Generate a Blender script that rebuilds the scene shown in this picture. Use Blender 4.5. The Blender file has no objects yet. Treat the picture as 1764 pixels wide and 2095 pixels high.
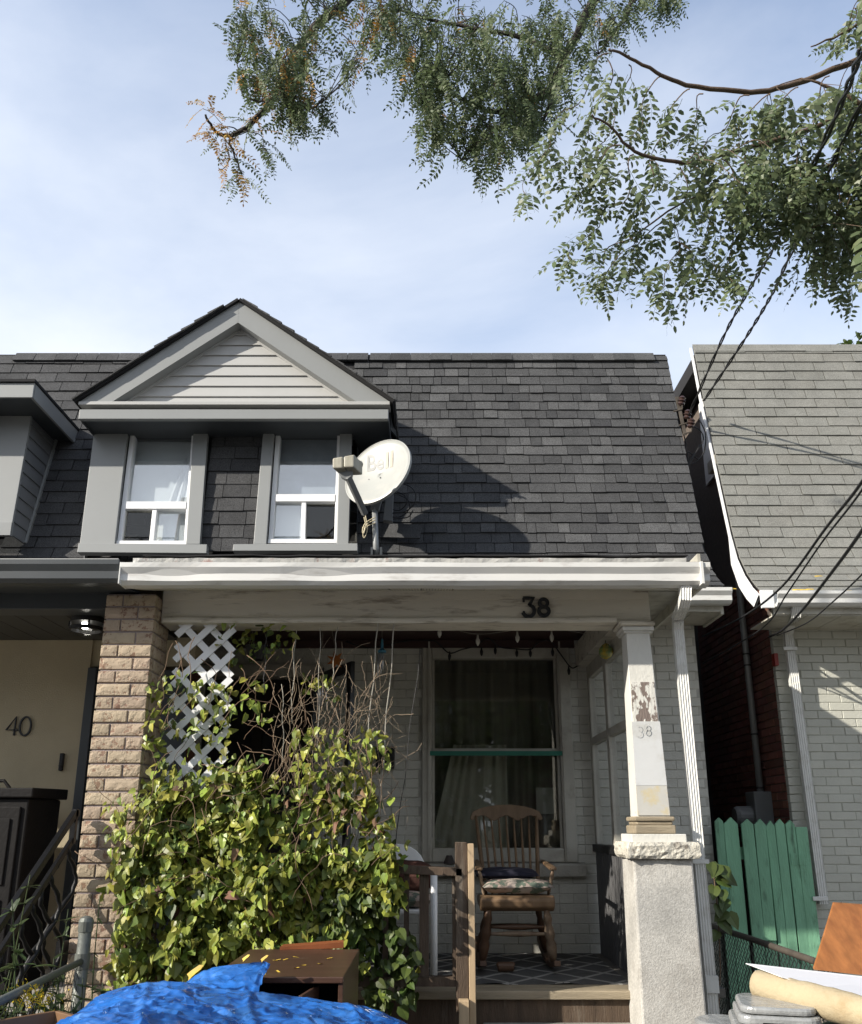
import bpy, bmesh, math, random
from mathutils import Vector, Matrix, noise as mnoise
R = random.Random(38)
scn = bpy.context.scene
COL = scn.collection
rad = math.radians

# ------------------------------------------------------------------ camera
PITCH = rad(16.2); FPX = 1766.0; PX, PY = 882.0, 1176.0
CAM = Vector((0, 0, 1.6))
cd = bpy.data.cameras.new('camera'); cam = bpy.data.objects.new('camera', cd); COL.objects.link(cam)
cam.location = CAM; cam.rotation_euler = (rad(90) + PITCH, 0, 0)
cd.sensor_fit = 'VERTICAL'; cd.sensor_height = 24.0; cd.lens = 24.0 * FPX / 2095.0
cd.shift_y = (PY - 1047.5) / 2095.0; cd.clip_start = 0.05; cd.clip_end = 1500
scn.camera = cam

# ------------------------------------------------------------------ light
SUN_DIR = Vector((1.115, 0.60, -0.64)).normalized()          # the way the light travels
SUN_EL = math.asin(-SUN_DIR.z); SUN_AZ = math.atan2(-SUN_DIR.x, -SUN_DIR.y)
sl = bpy.data.lights.new('sun', 'SUN'); sl.energy = 3.65; sl.angle = rad(0.6); sl.color = (1.0, 0.93, 0.82)
so = bpy.data.objects.new('sun', sl); COL.objects.link(so); so.location = (-20, -12, 18)
so.rotation_euler = SUN_DIR.to_track_quat('-Z', 'Y').to_euler()
w = bpy.data.worlds.new('World'); scn.world = w; w.use_nodes = True
nt = w.node_tree; nt.nodes.clear()
def wn(t): return nt.nodes.new(t)
wo = wn('ShaderNodeOutputWorld'); bg = wn('ShaderNodeBackground'); sky = wn('ShaderNodeTexSky')
sky.sky_type = 'NISHITA'; sky.sun_disc = False; sky.sun_elevation = SUN_EL; sky.sun_rotation = SUN_AZ
sky.air_density = 1.0; sky.dust_density = 0.6; sky.ozone_density = 2.0
bg.inputs['Strength'].default_value = 0.13
tc = wn('ShaderNodeTexCoord'); mp = wn('ShaderNodeMapping'); mp.inputs['Scale'].default_value = (1.0, 1.2, 1.9)
mp.inputs['Rotation'].default_value = (0.2, 0.5, 0.4)
n1 = wn('ShaderNodeTexNoise'); n1.inputs['Scale'].default_value = 1.5; n1.inputs['Detail'].default_value = 7; n1.inputs['Roughness'].default_value = 0.55
n1.inputs['Distortion'].default_value = 0.4
rp = wn('ShaderNodeMapRange'); rp.inputs['From Min'].default_value = 0.34; rp.inputs['From Max'].default_value = 0.68
rp.inputs['To Min'].default_value = -0.20; rp.inputs['To Max'].default_value = 0.32
mx = wn('ShaderNodeMix'); mx.data_type = 'RGBA'; mx.inputs['B'].default_value = (3.65, 3.9, 4.35, 1)
sxyz = wn('ShaderNodeSeparateXYZ'); hz = wn('ShaderNodeMapRange'); hz.inputs['From Min'].default_value = 0.95; hz.inputs['From Max'].default_value = 0.35; hz.inputs['To Min'].default_value = 0.18; hz.inputs['To Max'].default_value = 1.0
dt = wn('ShaderNodeVectorMath'); dt.operation = 'DOT_PRODUCT'; dt.inputs[1].default_value = (-0.52, -0.25, 0.0)     # the haze thickens towards the sun
a1 = wn('ShaderNodeMath'); a1.operation = 'ADD'; a2 = wn('ShaderNodeMath'); a2.operation = 'ADD'; a2.use_clamp = True
nt.links.new(tc.outputs['Generated'], sxyz.inputs[0]); nt.links.new(sxyz.outputs[2], hz.inputs['Value']); nt.links.new(tc.outputs['Generated'], dt.inputs[0])
nt.links.new(tc.outputs['Generated'], mp.inputs['Vector']); nt.links.new(mp.outputs[0], n1.inputs['Vector'])
nt.links.new(n1.outputs['Fac'], rp.inputs['Value']); nt.links.new(rp.outputs[0], a1.inputs[0]); nt.links.new(hz.outputs[0], a1.inputs[1])
nt.links.new(a1.outputs[0], a2.inputs[0]); nt.links.new(dt.outputs['Value'], a2.inputs[1]); nt.links.new(a2.outputs[0], mx.inputs['Factor'])
nt.links.new(sky.outputs[0], mx.inputs['A']); nt.links.new(mx.outputs['Result'], bg.inputs['Color'])
nt.links.new(bg.outputs[0], wo.inputs['Surface'])
vs = scn.view_settings; vs.view_transform = 'Standard'; vs.look = 'None'; vs.gamma = 1; vs.exposure = 1.02; vs.use_curve_mapping = False

# ------------------------------------------------------------------ pixel -> point at a known plane
cP, sP = math.cos(PITCH), math.sin(PITCH)
def ray(x, y):
    u = (x - PX) / FPX; v = (PY - y) / FPX
    return Vector((u, cP - v * sP, sP + v * cP))
def U(x, y, d): r = ray(x, y); return CAM + r * (d / r.y)
def UX(x, y, X): r = ray(x, y); return CAM + r * (X / r.x)
def UZ(x, y, z): r = ray(x, y); return CAM + r * ((z - CAM.z) / r.z)
def UD(x, y, dep): return CAM + ray(x, y) * dep
def UPL(x, y, a, b, z0):                      # plane Y = a + b*(z-z0)
    r = ray(x, y); t = (a + b * (CAM.z - z0)) / (r.y - b * r.z); return CAM + r * t
def proj(p):
    q = Vector(p) - CAM; dep = q.y * cP + q.z * sP
    if dep <= 0.05: return None
    return (PX + FPX * q.x / dep, PY - FPX * (q.z * cP - q.y * sP) / dep)
def inframe(p, m=0):
    q = proj(p); return q is not None and -m < q[0] < 1764 + m and -m < q[1] < 2095 + m

# ------------------------------------------------------------------ mesh builder
class MB:
    def __init__(s): s.v = []; s.f = []; s.m = []
    def add(s, vs, fs, mi=0):
        o = len(s.v); s.v += [tuple(q) for q in vs]; s.f += [tuple(i + o for i in f) for f in fs]; s.m += [mi] * len(fs); return s
    def hexa(s, p, mi=0):                     # p: 4 bottom (ccw), 4 top
        return s.add(p, [(0,3,2,1),(4,5,6,7),(0,1,5,4),(1,2,6,5),(2,3,7,6),(3,0,4,7)], mi)
    def box(s, x0, x1, y0, y1, z0, z1, mi=0):
        return s.hexa([(x0,y0,z0),(x1,y0,z0),(x1,y1,z0),(x0,y1,z0),(x0,y0,z1),(x1,y0,z1),(x1,y1,z1),(x0,y1,z1)], mi)
    def prism(s, poly, off, mi=0):
        n = len(poly); off = Vector(off); a = [Vector(q) for q in poly]; b = [q + off for q in a]
        return s.add(a + b, [tuple(range(n-1,-1,-1)), tuple(range(n, 2*n))] + [(i, (i+1) % n, n+(i+1) % n, n+i) for i in range(n)], mi)
    def bar(s, a, b, w, t, up=(0,-1,0), mi=0):   # rectangular bar a->b, width w across, thickness t along up
        a = Vector(a); b = Vector(b); d = (b-a).normalized(); u = Vector(up); u = (u - d*u.dot(d)).normalized(); c = d.cross(u)
        p = []
        for q in (a, b): p += [q - c*w/2 - u*t/2, q + c*w/2 - u*t/2, q + c*w/2 + u*t/2, q - c*w/2 + u*t/2]
        return s.hexa(p, mi)
    def tube(s, pts, r, n=6, mi=0, cap=True):
        pts = [Vector(q) for q in pts]; k = len(pts); rs = r if isinstance(r, (list, tuple)) else [r]*k
        o = []; prev = None
        for i, q in enumerate(pts):
            d = (pts[min(i+1,k-1)] - pts[max(i-1,0)])
            d = d.normalized() if d.length > 1e-9 else Vector((0,0,1))
            if prev is None: u = d.orthogonal().normalized()
            else:
                u = prev - d*prev.dot(d); u = u.normalized() if u.length > 1e-6 else d.orthogonal().normalized()
            prev = u; c = d.cross(u)
            o += [q + (u*math.cos(6.28318*j/n) + c*math.sin(6.28318*j/n))*rs[i] for j in range(n)]
        fs = [(i*n+j, i*n+(j+1)%n, (i+1)*n+(j+1)%n, (i+1)*n+j) for i in range(k-1) for j in range(n)]
        if cap: fs += [tuple(range(n-1,-1,-1)), tuple((k-1)*n+j for j in range(n))]
        return s.add(o, fs, mi)
    def sweep(s, prof, path, ax=(1,0,0), mi=0):   # prof 2D points swept along path, first axis fixed = ax
        ax = Vector(ax); path = [Vector(q) for q in path]; k = len(path); n = len(prof); o = []
        for i, q in enumerate(path):
            d = (path[min(i+1,k-1)] - path[max(i-1,0)]).normalized(); a = (ax - d*ax.dot(d)).normalized(); b = d.cross(a)
            o += [q + a*x + b*y for x, y in prof]
        fs = [(i*n+j, i*n+(j+1)%n, (i+1)*n+(j+1)%n, (i+1)*n+j) for i in range(k-1) for j in range(n)]
        fs += [tuple(range(n-1,-1,-1)), tuple((k-1)*n+j for j in range(n))]
        return s.add(o, fs, mi)
    def extx(s, prof, x0, x1, n=1, jit=None, mi=0):  # profile (y,z) along X
        k = len(prof); o = []
        for i in range(n+1):
            x = x0 + (x1-x0)*i/n
            for j, (y, z) in enumerate(prof):
                dy, dz = jit(i, j, x) if jit else (0, 0); o.append((x, y+dy, z+dz))
        fs = [(i*k+j, i*k+(j+1)%k, (i+1)*k+(j+1)%k, (i+1)*k+j) for i in range(n) for j in range(k)]
        fs += [tuple(range(k-1,-1,-1)), tuple(n*k+j for j in range(k))]
        return s.add(o, fs, mi)
    def lathe(s, prof, c, axis=(0,0,1), n=14, mi=0):
        axis = Vector(axis).normalized(); u = axis.orthogonal().normalized(); w_ = axis.cross(u); c = Vector(c); k = len(prof); o = []
        for r, h in prof: o += [c + axis*h + (u*math.cos(6.28318*j/n) + w_*math.sin(6.28318*j/n))*max(r,1e-4) for j in range(n)]
        fs = [(i*n+j, i*n+(j+1)%n, (i+1)*n+(j+1)%n, (i+1)*n+j) for i in range(k-1) for j in range(n)]
        fs += [tuple(range(n-1,-1,-1)), tuple((k-1)*n+j for j in range(n))]
        return s.add(o, fs, mi)
    def mesh(s, name, mats, recalc=True, smooth=False):
        me = bpy.data.meshes.new(name); me.from_pydata(s.v, [], s.f)
        for m in (mats if isinstance(mats, (list, tuple)) else [mats]): me.materials.append(m)
        if any(s.m): me.polygons.foreach_set('material_index', s.m)
        if recalc:
            b = bmesh.new(); b.from_mesh(me); bmesh.ops.recalc_face_normals(b, faces=b.faces); b.to_mesh(me); b.free()
        if smooth: me.polygons.foreach_set('use_smooth', [True]*len(me.polygons))
        me.update(); return me
    def build(s, name, mats, parent=None, recalc=True, smooth=False, bev=0, kind=None, label=None):
        o = bpy.data.objects.new(name, s.mesh(name, mats, recalc, smooth)); COL.objects.link(o); par(o, parent)
        if bev:
            b = o.modifiers.new('bevel', 'BEVEL'); b.width = bev; b.segments = 2; b.limit_method = 'ANGLE'; b.angle_limit = rad(40)
        if kind: o['kind'] = kind
        if label: o['label'] = label
        return o
def par(o, p):
    if p is not None:
        o.parent = p
        if p.type == 'EMPTY': o.matrix_parent_inverse = Matrix.Translation(-p.location)
def thing(name, label, cat, loc=(0,0,0), group=None):
    o = bpy.data.objects.new(name, None); COL.objects.link(o); o.location = loc; o.empty_display_size = 0.1
    o['label'] = label; o['category'] = cat
    if group: o['group'] = group
    return o
def tag(o, label, cat, group=None):
    o['label'] = label; o['category'] = cat
    if group: o['group'] = group
    return o
def inst(name, me, mtx, parent):
    o = bpy.data.objects.new(name, me); COL.objects.link(o); o.matrix_basis = mtx; par(o, parent); return o
def pieces(name, meshes, mats_list, parent, limit, hidden=(), stuff_name=None):
    """mats_list: matrices; the best-seen `limit` become objects, the rest one joined part."""
    sc = []
    for m in mats_list:
        q = proj(m @ Vector((0.5, 0, 0.5)))
        s = 2
        if q and -20 < q[0] < 1784 and -20 < q[1] < 2115:
            s = 0
            for (a, b, c, d) in hidden:
                if a < q[0] < c and b < q[1] < d: s = 1
        sc.append((s, (m.translation - CAM).length, len(sc)))
    order = sorted(sc); rest = MB()
    for k, (s, dist, i) in enumerate(order):
        me = meshes[i % len(meshes)]
        if k < limit and s < 2 and not (s == 1 and k > limit * 0.9): inst(name, me, mats_list[i], parent)
        else: rest.add([mats_list[i] @ v.co for v in me.vertices], [tuple(p.vertices) for p in me.polygons])
    if rest.v:
        rest.build(stuff_name or (name + '_rest'), meshes[0].materials[0], parent, recalc=False, kind='stuff')

# ------------------------------------------------------------------ materials
def M(name, col, rough=0.6, var=0.25, scale=6, bump=0.0, bscale=60, metal=0.0, spec=0.4, col2=None, rnd=0.0, rough2=None,
      stain=None, stain_amt=0.0, stain_scale=3.0, stretch=(1,1,1), stain_pos=(0.5,0.65), speck=0.0, speck_scale=300, trans=0.0, tcol=None, hue=0.0, alpha=None):
    m = bpy.data.materials.new(name); m.use_nodes = True; t = m.node_tree; N = t.nodes; L = t.links; bs = N['Principled BSDF']
    bs.inputs['Roughness'].default_value = rough; bs.inputs['Metallic'].default_value = metal; bs.inputs['Specular IOR Level'].default_value = spec
    g = N.new('ShaderNodeNewGeometry'); mp = N.new('ShaderNodeMapping'); mp.inputs['Scale'].default_value = stretch; L.new(g.outputs['Position'], mp.inputs['Vector'])
    def noise(sc, det=5, ro=0.6):
        n = N.new('ShaderNodeTexNoise'); n.inputs['Scale'].default_value = sc; n.inputs['Detail'].default_value = det; n.inputs['Roughness'].default_value = ro
        L.new(mp.outputs[0], n.inputs['Vector']); return n
    def ramp(src, p0, p1, c0=(0,0,0,1), c1=(1,1,1,1)):
        r = N.new('ShaderNodeValToRGB'); r.color_ramp.elements[0].position = p0; r.color_ramp.elements[1].position = p1
        r.color_ramp.elements[0].color = c0; r.color_ramp.elements[1].color = c1; L.new(src, r.inputs[0]); return r
    def mix(fac, a, b, bt='MIX'):
        x = N.new('ShaderNodeMix'); x.data_type = 'RGBA'; x.blend_type = bt
        if isinstance(fac, float): x.inputs['Factor'].default_value = fac
        else: L.new(fac, x.inputs['Factor'])
        for k, q in (('A', a), ('B', b)):
            if isinstance(q, tuple): x.inputs[k].default_value = q
            else: L.new(q, x.inputs[k])
        return x.outputs['Result']
    c1 = tuple(col) + (1,); c2 = tuple(col2) + (1,) if col2 else tuple(c*(1-var) for c in col) + (1,)
    out = mix(ramp(noise(scale).outputs['Fac'], 0.3, 0.7).outputs[0], c1, c2)
    if stain:
        out = mix(ramp(noise(stain_scale, 8, 0.65).outputs['Fac'], stain_pos[0], stain_pos[1], (0,0,0,1), (stain_amt,)*3+(1,)).outputs[0], out, tuple(stain)+(1,))
    if speck:
        out = mix(ramp(noise(speck_scale, 2, 0.8).outputs['Fac'], 0.35, 0.65, (1-speck,)*3+(1,), (1+speck,)*3+(1,)).outputs[0], out, (1,1,1,1)) if False else \
              mix(1.0, out, ramp(noise(speck_scale, 2, 0.8).outputs['Fac'], 0.35, 0.65, (1-speck,)*3+(1,), (1.0+speck,)*3+(1,)).outputs[0], 'MULTIPLY')
    if rnd or hue:
        oi = N.new('ShaderNodeObjectInfo'); ad = N.new('ShaderNodeMath'); ad.operation = 'ADD'; L.new(oi.outputs['Random'], ad.inputs[0]); L.new(g.outputs['Random Per Island'], ad.inputs[1])
        fr = N.new('ShaderNodeMath'); fr.operation = 'FRACT'; L.new(ad.outputs[0], fr.inputs[0])
        h = N.new('ShaderNodeHueSaturation'); mr = N.new('ShaderNodeMapRange'); mr.inputs['To Min'].default_value = 1-rnd; mr.inputs['To Max'].default_value = 1+rnd
        L.new(fr.outputs[0], mr.inputs['Value']); L.new(mr.outputs[0], h.inputs['Value']); L.new(out, h.inputs['Color'])
        if hue:
            m5 = N.new('ShaderNodeMath'); m5.operation = 'MULTIPLY'; m5.inputs[1].default_value = 7.3; L.new(fr.outputs[0], m5.inputs[0])
            f5 = N.new('ShaderNodeMath'); f5.operation = 'FRACT'; L.new(m5.outputs[0], f5.inputs[0])
            m6 = N.new('ShaderNodeMapRange'); m6.inputs['To Min'].default_value = 0.5-hue; m6.inputs['To Max'].default_value = 0.5+hue
            L.new(f5.outputs[0], m6.inputs['Value']); L.new(m6.outputs[0], h.inputs['Hue'])
        out = h.outputs['Color']
    L.new(out, bs.inputs['Base Color'])
    if bump:
        b = N.new('ShaderNodeBump'); b.inputs['Strength'].default_value = min(1, bump); b.inputs['Distance'].default_value = 0.02 * max(1, bump)
        L.new(noise(bscale, 6, 0.6).outputs['Fac'], b.inputs['Height']); L.new(b.outputs[0], bs.inputs['Normal'])
    if trans:
        tr = N.new('ShaderNodeBsdfTranslucent'); ms = N.new('ShaderNodeMixShader'); ms.inputs[0].default_value = trans
        L.new(out, tr.inputs['Color']); L.new(bs.outputs[0], ms.inputs[1]); L.new(tr.outputs[0], ms.inputs[2]); L.new(ms.outputs[0], N['Material Output'].inputs['Surface'])
    return m
def glass(name, refl, tint=(1,1,1), rough=0.01, blend=0.9):
    m = bpy.data.materials.new(name); m.use_nodes = True; N = m.node_tree.nodes; L = m.node_tree.links; N.remove(N['Principled BSDF'])
    t = N.new('ShaderNodeBsdfTransparent'); t.inputs[0].default_value = tint + (1,); g = N.new('ShaderNodeBsdfGlossy'); g.inputs['Roughness'].default_value = rough
    lw = N.new('ShaderNodeLayerWeight'); lw.inputs['Blend'].default_value = 0.5; pw = N.new('ShaderNodeMath'); pw.operation = 'POWER'; pw.inputs[1].default_value = 5.0; L.new(lw.outputs['Facing'], pw.inputs[0])
    mr = N.new('ShaderNodeMapRange'); mr.inputs['To Min'].default_value = refl; mr.inputs['To Max'].default_value = blend; L.new(pw.outputs[0], mr.inputs['Value'])
    ms = N.new('ShaderNodeMixShader'); L.new(mr.outputs[0], ms.inputs[0]); L.new(t.outputs[0], ms.inputs[1]); L.new(g.outputs[0], ms.inputs[2])
    L.new(ms.outputs[0], N['Material Output'].inputs['Surface']); return m
def emit(name, col, s):
    m = bpy.data.materials.new(name); m.use_nodes = True; b = m.node_tree.nodes['Principled BSDF']
    b.inputs['Emission Color'].default_value = col + (1,); b.inputs['Emission Strength'].default_value = s; b.inputs['Base Color'].default_value = col+(1,); return m

m_white = M('white_paint', (0.62,0.61,0.55), 0.5, 0.12, 3, 0.05, 40, stain=(0.25,0.22,0.17), stain_amt=0.5, stain_scale=6)
m_beam = M('old_white_paint', (0.62,0.58,0.49), 0.55, 0.15, 3, 0.15, 30, stain=(0.20,0.17,0.13), stain_amt=0.75, stain_scale=5, stretch=(0.6,3,3.5), stain_pos=(0.54,0.66))
m_peel = M('peeling_white_paint', (0.66,0.65,0.60), 0.5, 0.1, 4, 0.35, 45, stain=(0.19,0.15,0.13), stain_amt=1.0, stain_scale=13, stretch=(1.6,1.6,0.6), stain_pos=(0.50,0.52))
m_peel_lt = M('slightly_peeling_paint', (0.66,0.65,0.60), 0.5, 0.1, 4, 0.2, 45, stain=(0.22,0.18,0.15), stain_amt=1.0, stain_scale=14, stretch=(1.6,1.6,0.9), stain_pos=(0.68,0.7))
m_gutter = M('white_aluminium', (0.68,0.68,0.66), 0.32, 0.08, 4, 0.0, 6, spec=0.5, stain=(0.3,0.27,0.24), stain_amt=0.6, stain_scale=9, stretch=(0.5,1,2), stain_pos=(0.56,0.8))
m_flash = M('crumpled_white_flashing', (0.6,0.59,0.56), 0.4, 0.2, 10, 0.6, 18, stain=(0.3,0.12,0.09), stain_amt=0.7, stain_scale=7, stain_pos=(0.58,0.66))
m_dspout = M('white_downspout', (0.70,0.70,0.67), 0.35, 0.06, 4, stain=(0.35,0.32,0.27), stain_amt=0.3, stain_scale=12)
m_soffit = M('soffit_white', (0.55,0.53,0.46), 0.55, 0.15, 5, stain=(0.25,0.22,0.17), stain_amt=0.5, stain_scale=7)
m_brickw = M('white_painted_brick', (0.56,0.55,0.49), 0.6, 0.12, 5, 0.35, 55, rnd=0.07, stain=(0.20,0.17,0.13), stain_amt=0.7, stain_scale=5, stain_pos=(0.62,0.78))
m_mortw = M('white_painted_mortar', (0.47,0.455,0.40), 0.7, 0.25, 20, 0.4, 90)
m_brickn = M('grey_white_painted_brick', (0.50,0.50,0.44), 0.5, 0.1, 5, 0.25, 55, rnd=0.05)
m_mortn = M('grey_white_mortar', (0.42,0.42,0.365), 0.6, 0.2, 20, 0.3, 90)
m_brickr = M('red_brick', (0.17,0.065,0.045), 0.8, 0.3, 12, 0.4, 80, rnd=0.3, hue=0.012)
m_mortr = M('red_wall_mortar', (0.16,0.13,0.11), 0.85, 0.3, 30, 0.4, 90)
m_mortp = M('pillar_mortar', (0.30,0.25,0.24), 0.85, 0.25, 30, 0.4, 90)
m_stone = M('rough_render', (0.50,0.485,0.45), 0.85, 0.22, 5, 0.3, 110, stain=(0.20,0.175,0.15), stain_amt=0.7, stain_scale=3, stain_pos=(0.52,0.78), speck=0.15, speck_scale=70)
m_cap = M('crumbling_stone', (0.60,0.57,0.49), 0.85, 0.2, 9, 0.9, 38, stain=(0.15,0.13,0.11), stain_amt=0.95, stain_scale=13, stain_pos=(0.55,0.66))
m_sill = M('chipped_stone_sill', (0.42,0.40,0.35), 0.8, 0.2, 9, 0.6, 40, stain=(0.16,0.13,0.10), stain_amt=0.9, stain_scale=6, stain_pos=(0.55,0.64))
m_conc = M('concrete', (0.36,0.34,0.31), 0.9, 0.3, 3, 0.3, 80, speck=0.15, stain=(0.10,0.09,0.08), stain_amt=0.6, stain_scale=2)
m_grey = M('grey_capping', (0.27,0.28,0.28), 0.42, 0.06, 2, 0.02, 8, spec=0.4)
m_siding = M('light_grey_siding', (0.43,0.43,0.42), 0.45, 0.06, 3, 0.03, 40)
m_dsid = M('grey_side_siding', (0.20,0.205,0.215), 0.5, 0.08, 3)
m_dark = M('dark_grey_metal', (0.055,0.062,0.068), 0.4, 0.15, 3)
m_dceil = M('dark_ceiling', (0.05,0.052,0.052), 0.5, 0.2, 5)
m_vinyl = M('white_vinyl', (0.78,0.79,0.80), 0.35, 0.04, 4)
m_dark_sh = M('dark_shingle_felt', (0.02,0.02,0.022), 0.95, 0.2, 20)
def shingle_mat(name, tones, speck=0.55):
    m = M(name, (1,1,1), 0.92, 0.22, 5, 0.35, 260, spec=0.15, speck=speck, speck_scale=160, stain=(0.75,0.76,0.78), stain_amt=0.35, stain_scale=1.5)
    N = m.node_tree.nodes; L = m.node_tree.links; bs = N['Principled BSDF']; src = bs.inputs['Base Color'].links[0].from_socket
    g = N.new('ShaderNodeNewGeometry'); oi = N.new('ShaderNodeObjectInfo'); ad = N.new('ShaderNodeMath'); ad.operation = 'ADD'; fr = N.new('ShaderNodeMath'); fr.operation = 'FRACT'
    L.new(oi.outputs['Random'], ad.inputs[0]); L.new(g.outputs['Random Per Island'], ad.inputs[1]); L.new(ad.outputs[0], fr.inputs[0])
    r = N.new('ShaderNodeValToRGB'); r.color_ramp.interpolation = 'LINEAR'; e = r.color_ramp.elements
    while len(e) < len(tones): e.new(0.5)
    for i, c in enumerate(tones): e[i].position = i/(len(tones)-1); e[i].color = c + (1,)
    L.new(fr.outputs[0], r.inputs[0]); x = N.new('ShaderNodeMix'); x.data_type = 'RGBA'; x.blend_type = 'MULTIPLY'; x.inputs['Factor'].default_value = 1
    L.new(src, x.inputs['A']); L.new(r.outputs[0], x.inputs['B']); L.new(x.outputs['Result'], bs.inputs['Base Color']); return m
m_sh38 = shingle_mat('charcoal_shingle', [(0.054,0.055,0.058),(0.085,0.086,0.088),(0.067,0.068,0.070),(0.112,0.113,0.115),(0.060,0.061,0.063)])
m_sh40 = shingle_mat('dark_shingle', [(0.062,0.063,0.066),(0.078,0.079,0.082),(0.09,0.091,0.094)])
m_shn = shingle_mat('grey_shingle', [(0.225,0.225,0.205),(0.25,0.25,0.23),(0.24,0.237,0.215)], 0.35)
m_stucco = M('beige_stucco', (0.44,0.38,0.26), 0.8, 0.12, 3, 0.25, 120)
m_num = M('black_number', (0.02,0.022,0.025), 0.4, 0.1)
m_wood_old = M('weathered_dark_wood', (0.10,0.068,0.045), 0.75, 0.45, 5, 0.4, 40, stretch=(4,4,0.5), stain=(0.22,0.19,0.15), stain_amt=0.7, stain_scale=3, stain_pos=(0.55,0.7))
m_wood_new = M('new_pine', (0.50,0.37,0.23), 0.6, 0.25, 6, 0.15, 60, stretch=(7,7,0.4))
m_wood_raw = M('bare_old_wood', (0.36,0.30,0.21), 0.75, 0.35, 6, 0.4, 40, stretch=(0.6,4,6))
m_oak = M('chair_oak', (0.21,0.135,0.078), 0.45, 0.35, 7, 0.1, 60, stretch=(3,3,0.7))
m_oakd = M('chair_dark_turned_wood', (0.11,0.06,0.035), 0.5, 0.35, 7)
m_oakl = M('worn_turned_leg', (0.26,0.19,0.13), 0.6, 0.4, 9, stain=(0.12,0.07,0.04), stain_amt=0.8, stain_scale=14)
m_maroon = M('maroon_ceiling_paint', (0.055,0.028,0.025), 0.5, 0.2, 4)
m_black = M('black_matte', (0.012,0.012,0.013), 0.55, 0.2, 5)
m_blackg = M('black_gloss_paint', (0.018,0.018,0.02), 0.28, 0.2, 5)
m_iron = M('wrought_iron_black', (0.008,0.008,0.009), 0.45, 0.25, 12, 0.1, 40, spec=0.25)
m_galv = M('galvanised_pipe', (0.15,0.16,0.145), 0.5, 0.3, 8, 0.15, 50, metal=0.35)
m_mesh = M('dark_wire', (0.05,0.055,0.05), 0.5, 0.2, 8, metal=0.5)
m_rust = M('rusty_rail', (0.13,0.11,0.09), 0.6, 0.4, 8, 0.2, 40, metal=0.3)
m_green = M('green_painted_plank', (0.215,0.45,0.285), 0.6, 0.25, 4, 0.25, 30, stretch=(3,3,0.6), rnd=0.12, stain=(0.05,0.10,0.06), stain_amt=0.8, stain_scale=6, stain_pos=(0.56,0.72))
m_tarp = M('blue_tarpaulin', (0.024,0.155,0.54), 0.25, 0.3, 5, 0.0, 40, spec=0.75, stain=(0.06,0.20,0.50), stain_amt=0.5, stain_scale=7)
def crinkle(m):
    N = m.node_tree.nodes; L = m.node_tree.links; bs = N['Principled BSDF']; g = N.new('ShaderNodeNewGeometry'); h = None
    nz = N.new('ShaderNodeTexNoise'); nz.inputs['Scale'].default_value = 7; L.new(g.outputs['Position'], nz.inputs['Vector']); md = N.new('ShaderNodeVectorMath'); md.operation = 'MULTIPLY_ADD'; md.inputs[1].default_value = (.16,.16,.16); L.new(nz.outputs['Color'], md.inputs[0]); L.new(g.outputs['Position'], md.inputs[2])
    for sc, k in ((4.0, 1.0), (9, .9), (20, .7)):
        v = N.new('ShaderNodeTexVoronoi'); v.feature = 'F1'; v.inputs['Scale'].default_value = sc; L.new(md.outputs[0], v.inputs['Vector'])
        d0 = N.new('ShaderNodeVectorMath'); d0.operation = 'SUBTRACT'; L.new(md.outputs[0], d0.inputs[0]); L.new(v.outputs['Position'], d0.inputs[1])
        c0 = N.new('ShaderNodeVectorMath'); c0.operation = 'SUBTRACT'; L.new(v.outputs['Color'], c0.inputs[0]); c0.inputs[1].default_value = (.5,.5,.5)
        dp = N.new('ShaderNodeVectorMath'); dp.operation = 'DOT_PRODUCT'; L.new(d0.outputs[0], dp.inputs[0]); L.new(c0.outputs[0], dp.inputs[1])
        q = N.new('ShaderNodeMath'); q.operation = 'MULTIPLY'; q.inputs[1].default_value = k; L.new(dp.outputs['Value'], q.inputs[0])
        if h is None: h = q.outputs[0]
        else: a = N.new('ShaderNodeMath'); a.operation = 'ADD'; L.new(h, a.inputs[0]); L.new(q.outputs[0], a.inputs[1]); h = a.outputs[0]
    b = N.new('ShaderNodeBump'); b.inputs['Strength'].default_value = 0.75; b.inputs['Distance'].default_value = 0.8; L.new(h, b.inputs['Height']); L.new(b.outputs[0], bs.inputs['Normal'])
crinkle(m_tarp)
m_cab = M('brown_veneer', (0.085,0.045,0.03), 0.35, 0.3, 5, stretch=(0.6,3,3), stain=(0.2,0.15,0.12), stain_amt=0.6, stain_scale=8, stain_pos=(0.6,0.75))
m_ply = M('orange_plywood', (0.40,0.155,0.045), 0.42, 0.45, 5, stretch=(5,2,0.8), stain=(0.20,0.07,0.02), stain_amt=0.9, stain_scale=4, stain_pos=(0.45,0.7))
m_redb = M('red_brown_board', (0.27,0.085,0.03), 0.5, 0.3, 6)
m_paper = M('paper', (0.72,0.71,0.72), 0.7, 0.05, 4)
m_foam = M('cream_roll', (0.42,0.345,0.22), 0.85, 0.2, 5, 0.3, 60, stain=(0.28,0.19,0.09), stain_amt=0.7, stain_scale=9, stain_pos=(0.52,0.75))
m_plast = M('murky_clear_plastic', (0.34,0.35,0.35), 0.18, 0.35, 9, 0.5, 14, spec=0.7)
m_blackp = M('black_plastic', (0.02,0.021,0.022), 0.3, 0.3, 5, 0.3, 8)
m_box = M('dark_brown_resin', (0.009,0.008,0.008), 0.65, 0.2, 4, 0.15, 40, spec=0.2)
m_dish = M('dish_white', (0.37,0.38,0.365), 0.4, 0.05, 4, stain=(0.5,0.48,0.44), stain_amt=0.4, stain_scale=5)
m_dishg = M('dish_grey', (0.16,0.165,0.165), 0.45, 0.1, 4)
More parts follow.
